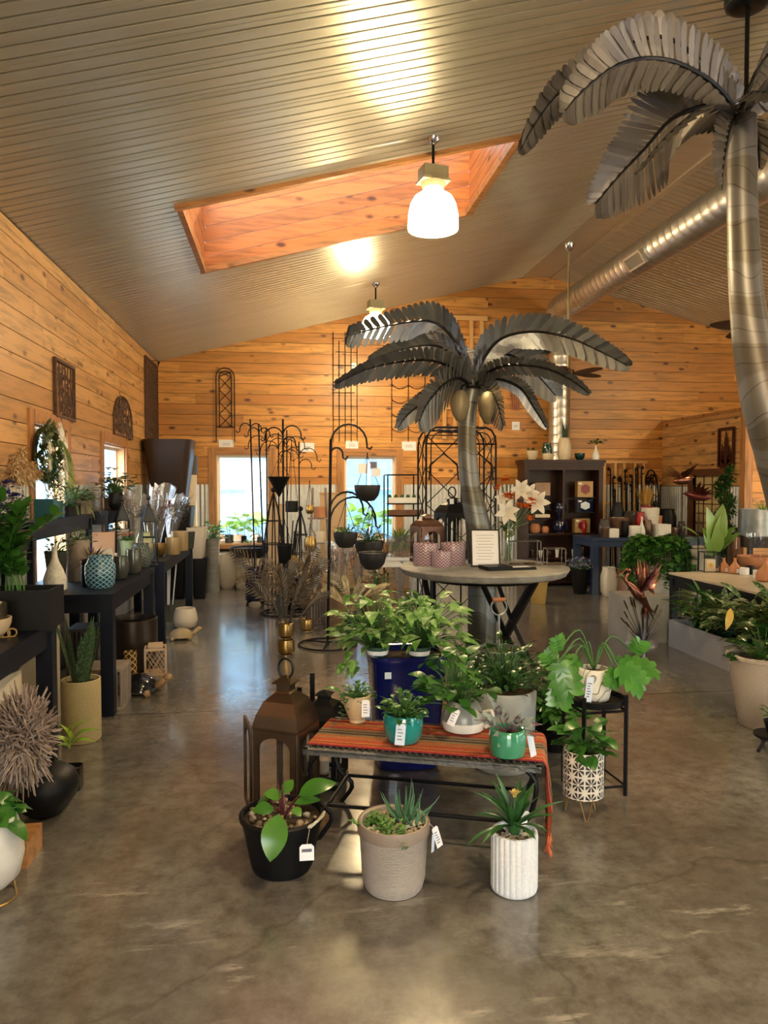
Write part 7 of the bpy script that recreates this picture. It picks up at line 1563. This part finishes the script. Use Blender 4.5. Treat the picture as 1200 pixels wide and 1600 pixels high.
vs_('red_ornament','glossy dark red upright ornament behind the medium white block','ornament',0,0,0,0,0,'jar',mat('gloss_red',(.3,.01,.01),.2),soil=False,p=onT(1001,.28),wm=.14,hm=.36)
# wooden rack on the gable wall with dark tools
a=wp(944,800,YB-.22); b=wp(1006,722,YB-.22); t=thing('slatted_rack','pale wooden open rack on the gable wall filled with dark iron stakes','rack',V((a.x,YB-.2,a.z-.9))); w=b.x-a.x; h=b.z-a.z+.9; mb=MB()
for x in (0,w*.28,w*.5,w*.78,w): mb.box(x-.022,x+.022,-.02,.02,0,h)
for z in (.4,h*.6,h): mb.box(-.06,w+.06,-.03,.03,z-.02,z+.02)
obj('rack_frame',mb,cw,t)
r=random.Random(6)
for i in range(12): x=a.x+.06+i*(w-.1)/12; q=V((x,YB-.35-.1*(i%2),0)); hh=r.uniform(1.5,1.95); mb=MB(); mb.tube([(0,0,0),(r.uniform(-.05,.05),.1,hh)],.012,4); mb.tube([(-.03,.09,hh-.1),(.03,.09,hh-.1)],.008,4); mb.ball((0,.1,hh),.03,n=8,h=5); solo('iron_stake',mb,M['black'],'dark iron garden stake leaning in the pale wooden rack','garden stake',q,0,'iron stakes in the wooden rack',False)
a=wp(1006,810,YB-.1); b=wp(1033,734,YB-.1); wallpanel('arched black iron panel beside the wooden rack, low on the gable wall','x',a.x,b.x,a.z,b.z,'arch',M['black'])
# metal tree art on the partition (faces the room)
ya=P(1148,700,X=PX-.03).y; yb_=P(1123,700,X=PX-.03).y; za=P(1135,730,X=PX-.03).z; zb_=P(1135,668,X=PX-.03).z
t=thing('metal_tree_art','framed dark metal pine tree cut out on the partition wall','wall art',V((PX-.04,ya,za))); w=yb_-ya; h=zb_-za; mb=MB(); fr=.035; rr_=mat('dark_red_iron',(.05,.01,.01),.4,.5)
for q in ((0,w,0,fr),(0,w,h-fr,h),(0,fr,fr,h-fr),(w-fr,w,fr,h-fr)): mb.box(-.012,.012,*q)
obj('frame',mb,rr_,t)
def pine(cx,z0,hh,ww):
    out=[(cx-.015,z0)]; n=7
    for i in range(n): z=z0+hh*(.12+.88*i/n); k=ww*(1-i/n); out+= [(cx-k,z),(cx-k*.45,z+hh*.09)]
    top_=[(cx,z0+hh)]; return out+top_+[(2*cx-x,z) for x,z in out[::-1]]
for c_,z0,hh,ww in ((w*.52,.03,h*.88,w*.30),(w*.3,.03,h*.5,w*.2),(w*.75,.03,h*.55,w*.18)):
    mb=MB(); mb.prism([(x,z) for x,z in pine(c_,z0,hh,ww)],.006,Matrix(((0,0,1,0),(1,0,0,0),(0,1,0,0),(0,0,0,1)))); obj('pine_silhouette',mb,rr_,t)
# big stone planters with ivy
stn=mat('washed_limestone',(.55,.49,.38),.75,0,(.40,.36,.29),3,.1)
p=floorp(1024,946,.2); hA=P(1024,858,Y=p.y-.2).z; wA=.34
def ivy(n,seed,R,z,drop,a0,a1,L=.09):
    r=random.Random(seed); f=MB(); s=MB()
    for i in range(n):
        a=r.uniform(a0,a1); pts=[V((.03*cos(a),.03*sin(a),z))]; k=r.uniform(.7,1.2); dd=r.uniform(.15,1)*drop
        pts+= [V((R*.6*cos(a)*k,R*.6*sin(a)*k,z+.12)),V((R*1.05*cos(a)*k,R*1.05*sin(a)*k,z+.05)),V((R*1.2*cos(a)*k,R*1.2*sin(a)*k,z-dd*.5)),V((R*1.25*cos(a)*k,R*1.25*sin(a)*k,z-dd))]
        C=crom(pts,16); s.tube(C,.003,4)
        for q in C[2:]:
            for _ in range(2): f.leaf(q+V((r.uniform(-.04,.04),r.uniform(-.04,.04),r.uniform(-.02,.04))),r.random()*6.28,RD(r.uniform(-50,40)),L*r.uniform(.6,1.1),L*.85,.6,.12,'heart',4)
    return [('ivy_foliage',f,None),('vines',s,M['stem'])]
vs_('stone_planter','tall square limestone planter overflowing with ivy behind the heron sculpture','planter',0,0,0,0,0,'cyl',stn,lambda hh:ivy(60,1,.32,hh,.48,pi*.75,pi*2.05),G['mid'],p=p,wm=wA,hm=hA,n=48,mod=sqm(9))
p=floorp(1090,946,.2); vs_('stone_planter','wide tapered limestone planter beside the ivy covered one','planter',0,0,0,0,0,'taper',stn,p=p,wm=.52,hm=P(1066,858,Y=p.y-.2).z,n=48,mod=sqm(9))
vs_('white_urn','tall white rounded ceramic planter on the floor before the navy table','planter',0,0,0,0,0,'jar',mat('warm_white_ceramic',(.76,.70,.60),.35),soil=False,p=floorp(951,932,.1),wm=.21,hm=.41,n=40,mod=sqm(5))
vs_('terracotta_pot','small pinkish clay pot tucked between the white urn and limestone planter','pot',0,0,0,0,0,'cyl',mat('pink_clay',(.45,.25,.17),.7),p=floorp(972,925,.2),wm=.17,hm=.32)
# low stone slab, heron
a=P(975,1005,z=0); b=P(1047,1006,z=0); p=(a+b)/2; t=thing('stone_plinth','low pale stone plinth behind the heron sculpture','plinth',V((p.x+.02,p.y+.24,0))); mb=MB(); w=(b.x-a.x)/2; mb.cbox((0,0,.235),(w*2,.44,.47)); obj('block',mb,mat('grey_marbled_stone',(.38,.37,.35),.4,0,(.26,.24,.2),2.5),t)
p=floorp(1005,1006,-.04); mt_=metal_blade('torched_copper_metal',(.05,.012,.018),(.36,.15,.09),.28,.9); t=thing('heron_sculpture','torched copper heron with raised wings over metal reeds on a rock base','sculpture',p)
K=lambda x,y,d=0: P(x,y,Y=p.y+d)-p
mb=MB(); mb.tube(crom([K(1002,935),K(985,915),K(977,905),K(984,893),K(978,890)],14),[.045,.05,.045,.035,.025,.02,.018,.016,.016,.016,.017,.02,.022,.022,.016],8); mb.tube([K(978,890),K(962,903,-.02)],[.012,.002],6); mb.tube(crom([K(1000,930),K(1012,948),K(1020,957)],8),[.05,.045,.04,.03,.025,.02,.015,.01,.006],8); obj('body',mb,mt_,t,smooth=2)
for sg,tips in ((-1,((995,868),(1000,880),(985,880),(1006,872))),(1,((1030,875),(1027,888),(1026,900),(1022,912),(1018,925)))):
    mb=MB(); 
    for i,(x,y) in enumerate(tips):
        for j in (0,1): mb.leaf2(K(998+3*i+2*j,928-3*i,-.02*sg),K(x+j*5,y+j*6,-.08*sg),.05,(0,-1,.2),.1,'lance',6)
    obj('wing',mb,mt_,t)
mb=MB(); 
for i in range(10): mb.leaf2(K(1008,945),K(1000+i*3,962+i%3*5,-.02),.02,(0,-1,.2),.05,'lance',4)
obj('tail_feathers',mb,mt_,t); mb=MB(); mb.tube([K(1004,950),K(1006,1000)],.006,5); mb.tube([K(1012,952),K(1010,1000)],.006,5); obj('legs',mb,M['black'],t)
mb=MB(); r=random.Random(5); rd_=metal_blade('blue_steel_reeds',(.14,.16,.22),(.50,.52,.60),.3,.9)
for i in range(46): a=r.random()*6.28; e=RD(r.uniform(25,85)); mb.leaf((.03*cos(a),.03*sin(a),.04),a,e,r.uniform(.15,.3),.012,.2,.3,'lance',4)
obj('reed_blades',mb,rd_,t); mb=MB()
for x,y in ((975,938),(985,932),(990,935),(1028,945),(975,955),(970,965),(978,972),(1034,952)): c_=K(x,y); mb.tube([(0,0,.03),c_*.8,c_*.82,c_],[.003,.003,.009,.007],5)
obj('cattails',mb,M['bronze'],t); mb=MB(); mb.lathe([(.16,.0),(.15,.025),(.09,.045),(.001,.05)],14,mod=lambda a,z:1+.12*sin(3*a)+.08*sin(7*a)); obj('rock_base',mb,mat('lilac_stone',(.42,.36,.42),.4),t)
# long grey planter box with variegated plants
PXa=3.765; Ys,Ye=5.05,6.84; hz_=P(1045,968,Y=6.84).z
t=thing('planter_box','long low pale grey rectangular planter box on the floor, full of variegated foliage','planter',V((PXa+.25,(Ys+Ye)/2,0))); l=(Ye-Ys)/2; pg=mat('pale_grey_fibre',(.42,.43,.47),.5,0,(.36,.37,.41),3); mb=MB()
for q in ((-.25,.25,-l,-l+.02),(-.25,.25,l-.02,l),(-.25,-.23,-l+.02,l-.02),(.23,.25,-l+.02,l-.02)): mb.box(*q,0,hz_)
mb.box(-.23,.23,-l+.02,l-.02,0,.02); obj('box',mb,pg,t); mb=MB(); mb.box(-.23,.23,-l+.02,l-.02,hz_-.10,hz_-.07); obj('soil',mb,M['soil'],t)
for i,(y,x,g,sh,n_,R,hh,L,W,l_) in enumerate(((6.62,3.98,'mid','lance',90,.20,.34,.20,.05,'green strappy leaved plant at the far end of the long grey planter box'),(6.3,4.02,'var','ov',80,.24,.26,.20,.06,'variegated leafy plant second from the far end of the long grey planter box'),(5.9,4.0,'var','ov',110,.26,.36,.22,.065,'tall variegated leafy plant at the middle of the long grey planter box'),(5.5,3.98,'var','ov',110,.26,.42,.24,.075,'broad variegated plant with one yellowing leaf over the planter box edge'),(5.22,4.05,'dark','ov',90,.24,.46,.22,.08,'dark glossy leaved plant at the near end of the long grey planter box'))):
    q=V((x,y,hz_-.07)); tt_,_=vs_('boxed_plant',l_,'potted plant',0,0,0,0,0,'taper',M['plast'],FO(n_,R,hh,L,W,sh,(-10,75),.8,210+i,lo=.12),G[g],p=q,wm=.18,hm=.09)
    if i==3: mb=MB(); a_=P(1142,950,Y=5.35)-q; mb.leaf2(a_,P(1134,985,Y=5.3)-q,.06,(-.2,-.9,.3),.1,'ov',6); obj('yellow_leaf',mb,leafmat('yellowing_leaf',(.70,.45,.08),(.75,.5,.1)),tt_)
# rattan pot
p=floorp(1192,1147,.16); rt_=ropemat('whitewashed_rattan',(.42,.31,.23),(.80,.69,.58),270,.9); ff=foliage(60,.2,.30,.13,.07,'ov',(-20,60),.8,220,.38,lo=.1); f3=foliage(90,.10,.18,.04,.03,'ov',(-20,70),.8,221,.42,lo=.1,cx=.06,cy=-.06)
t,_=vs_('rattan_planter','large whitewashed rattan pot of leafy plants cut by the picture edge','planter',0,0,0,0,0,'taper',rt_,lambda hh:[ff[0],ff[1],('fine_foliage',f3[0][1],G['succ'])],G['dark'],p=p,wm=.45,hm=.47,n=48,pn='basket'); mb=MB(); mb.lathe([(.226,.445),(.236,.455),(.236,.47),(.22,.48),(.208,.47)],48,cap=False); obj('rolled_rim',mb,rt_,t,smooth=True)
p=floorp(1196,1168,-.02); t=thing('trivet_stand','low black trivet stand with splayed legs beside the rattan pot','plant stand',p+V((.05,0,0))); mb=MB(); mb.lathe([(.10,.07),(.11,.075),(.11,.09),(.001,.09)],24); obj('disc',mb,M['blackp'],t,smooth=True)
for i in range(3): a=RD(200+120*i); m=MB(); m.tube([(.07*cos(a),.07*sin(a),.075),(.14*cos(a),.14*sin(a),0.005)],.012,4); obj('leg',m,M['blackp'],t)
vs_('potted_seedling','little potted green seedling on the black trivet stand','potted plant',0,0,0,0,0,'taper',M['blackp'],FO(30,.06,.12,.05,.02,'ov',(0,70),.6,230),G['mid'],p=p+V((.05,0,.091)),wm=.11,hm=.08)
# display table with terracotta jars
tz=.60
a=P(1045,897,z=tz); t=table('low black display table with a pale wooden top of terracotta jars',a.x,a.x+.95,5.3,a.y,tz,.07,M['blackp']); mb=MB(); l=(a.y-5.3)/2; mb.box(-.475,.475,-l,l,0,.02); obj('pale_top_board',mb,mat('pale_washed_top',(.60,.50,.38),.5,0,(.50,.40,.28),5),t,loc=(0,0,tz)); tz+=.021
def onB(px,py): return P(px,py,z=tz)
M['copc']=mat('terracotta_smooth',(.50,.20,.08),.4)
for i,(x,y,w,h,l) in enumerate(((1131,894,17,22,'small terracotta bottle jar with a white label, farthest in the row'),(1148,896,19,24,'terracotta bottle jar with a white label, second in the row'),(1196,908,28,36,'large terracotta bottle jar with a white label at the picture edge'))):
    t,q=vs_('terracotta_jar',l,'jar',x,y,tz,w,h,'bottle',M['copc'],soil=False); k=mpp(q); mb=MB(); mb.cbox((-.0,-w*k*.5-.004,h*k*.2),(w*k*.35,.003,h*k*.28)); obj('white_label',mb,M['paper'],t)
for i,(x,y,w,h,m_,l) in enumerate(((1163,898,14,11,M['white'],'small white labelled tin candle beside the terracotta jars'),(1172,897,12,13,M['blackp'],'small black labelled jar candle near the terracotta bowl'),(1184,903,14,12,M['white'],'white labelled tin candle closest to the large terracotta jar'))): vs_('candle_tin',l,'candle',x,y,tz,w,h,'cyl',m_,soil=False)
t,q=vs_('footed_bowl','wide terracotta footed bowl on the display table under the glass hurricane','bowl',1178,888,tz,54,20,'bowl',M['terra'],soil=False,p=onB(1180,889),wm=.40,hm=.15); vs_('hurricane_glass','clear glass hurricane cylinder standing in the terracotta footed bowl','glass',0,0,0,0,0,'cyl',M['pane'],soil=False,p=onB(1180,889)+V((0,0,.13)),wm=.27,hm=.28)
vs_('metal_tub','galvanised oval tub with grassy greenery against the corrugated wall','tub',0,0,0,0,0,'cyl',galv,lambda hh:spider(hh,60,.2,.012,41),G['lite'],p=V((P(1192,830,Y=8.6).x,8.6,.95)),wm=.5,hm=.34,sx=1.2); table('grey metal stand carrying the galvanised oval tub',P(1192,830,Y=8.6).x-.35,P(1192,830,Y=8.6).x+.35,8.35,8.85,.949,.05,M['blackp'])
vs_('metal_canister','bronze and black upright canister behind the terracotta jars','canister',0,0,0,0,0,'cyl',cg,soil=False,p=onB(1146,886),wm=.14,hm=.36)
# glass frame box with sunflowers, big leaved plant
q=onB(1108,893); t=thing('glass_frame_box','black framed glass candle box with sunflower prints on the display table','candle box',q,-.2); mb=MB(); w=.085; h=.22
for sx in (-1,1):
    for sy in (-1,1): mb.box(sx*w-.004,sx*w+.004,sy*w-.004,sy*w+.004,0,h)
for z in (0,h): mb.tube([(-w,-w,z),(w,-w,z),(w,w,z),(-w,w,z)],.004,4,closed=True)
obj('wire_frame',mb,M['black'],t); mb=MB(); mb.box(-.05,.05,-.05,.05,0.005,.14); o=obj('printed_candle',mb,M['cream'],t); mb=MB(); 
for i in range(12): u=i*pi/6; mb.leaf2(V((0,-.052,.075)),V((.03*cos(u),-.052,.075+.03*sin(u))),.014,(0,-1,0),.0,'ov',3)
obj('sunflower_print',mb,G['lime'] if 0 else leafmat('sunflower_yellow',(.75,.42,.03),(.8,.5,.05)),o)
p=onB(1112,887); r=random.Random(3); mb=MB()
for A,B_,w,nrm in (((1112,860),(1130,787),.20,(-.3,-.9,.2)),((1110,860),(1104,792),.20,(.2,-.9,.2)),((1114,862),(1128,800),.20,(.1,-.9,.3)),((1108,862),(1066,822),.16,(0,-.4,.9)),((1116,862),(1150,822),.13,(0,-.4,.9)),((1108,865),(1075,838),.13,(0,-.4,.9)),((1118,865),(1158,832),.12,(0,-.4,.9)),((1112,868),(1098,825),.18,(.2,-.9,.2)),((1113,868),(1122,822),.18,(-.2,-.9,.2))):
    mb.leaf2(P(*A,Y=p.y)-p,P(*B_,Y=p.y-.1)-p,w,nrm,.08,'ov',9,.12)
vs_('rubber_plant','big upright light green leaved plant behind the sunflower candle box','potted plant',0,0,0,0,0,'cyl',dg,lambda hh:[('leaves',mb,None)],leafmat('broad_light_leaf',(.12,.26,.05),(.26,.40,.09),.3),p=p,wm=.17,hm=.15)
t,_=vs_('spiral_topiary','tall dark spiral topiary conifer before the partition window','topiary',0,0,0,0,0,'taper',M['blackp'],None,p=V((P(1132,800,Y=9.0).x,9.0,0)),wm=.34,hm=.36); mb=MB(); r=random.Random(3)
for i in range(2200):
    k=r.random(); a=k*6*pi; R=.20*(1-k*.45)*.55; c_=V((R*cos(a),R*sin(a),.55+1.22*k)); d=V((r.gauss(0,1),r.gauss(0,1),r.gauss(0,1))).normalized(); mb.leaf(c_+d*.085*(1-.3*k),math.atan2(d.y,d.x),math.asin(d.z),.07,.03,.2,.1,'lance',2)
obj('needles',mb,G['dark'],t); mb=MB(); mb.tube([(0,0,.3),(0,0,1.7)],.015,6); obj('trunk',mb,M['soil'],t)
# metal birds on stakes
def bird(label,px,py,Y_,rz,mt2,s=1,base=0):
    q=P(px,py,Y=Y_); t=thing('metal_bird',label,'sculpture',V((q.x,Y_,base)),rz); z=q.z-base; mb=MB(); mb.tube([(-.12*s,0,z),(-.05*s,0,z+.01),(.05*s,0,z+.02),(.11*s,0,z+.05),(.15*s,0,z+.05)],[.004,.04*s,.045*s,.02*s,.004],8); obj('body',mb,mt2,t,smooth=2)
    for sg in (1,-1):
        mb=MB()
        for i in range(5): mb.leaf2(V((.03-i*.02,sg*.02,z+.03)),V((-.02-.05*i,sg*(.2-.02*i)*s,z+.16*s-.03*i)),.05,(0,-.3,1),.05,'lance',5)
        obj('wing',mb,mt2,t)
    mb=MB(); mb.tube([(0,0,0.001),(0,0,z)],.006,5); obj('stake',mb,M['black'],t); mb=MB(); mb.lathe([(.07,0),(.06,.012),(.001,.014)],16); obj('foot_plate',mb,M['black'],t)
bird('copper and gold metal hummingbird on a stake, higher of the two birds',1066,752,8.2,.3,mt_,1.3); bird('dark iron metal bird on a stake next to the copper one',1092,778,8.0,2.6,mat('dark_red_feather_metal',(.10,.02,.02),.35,.7),1.2)
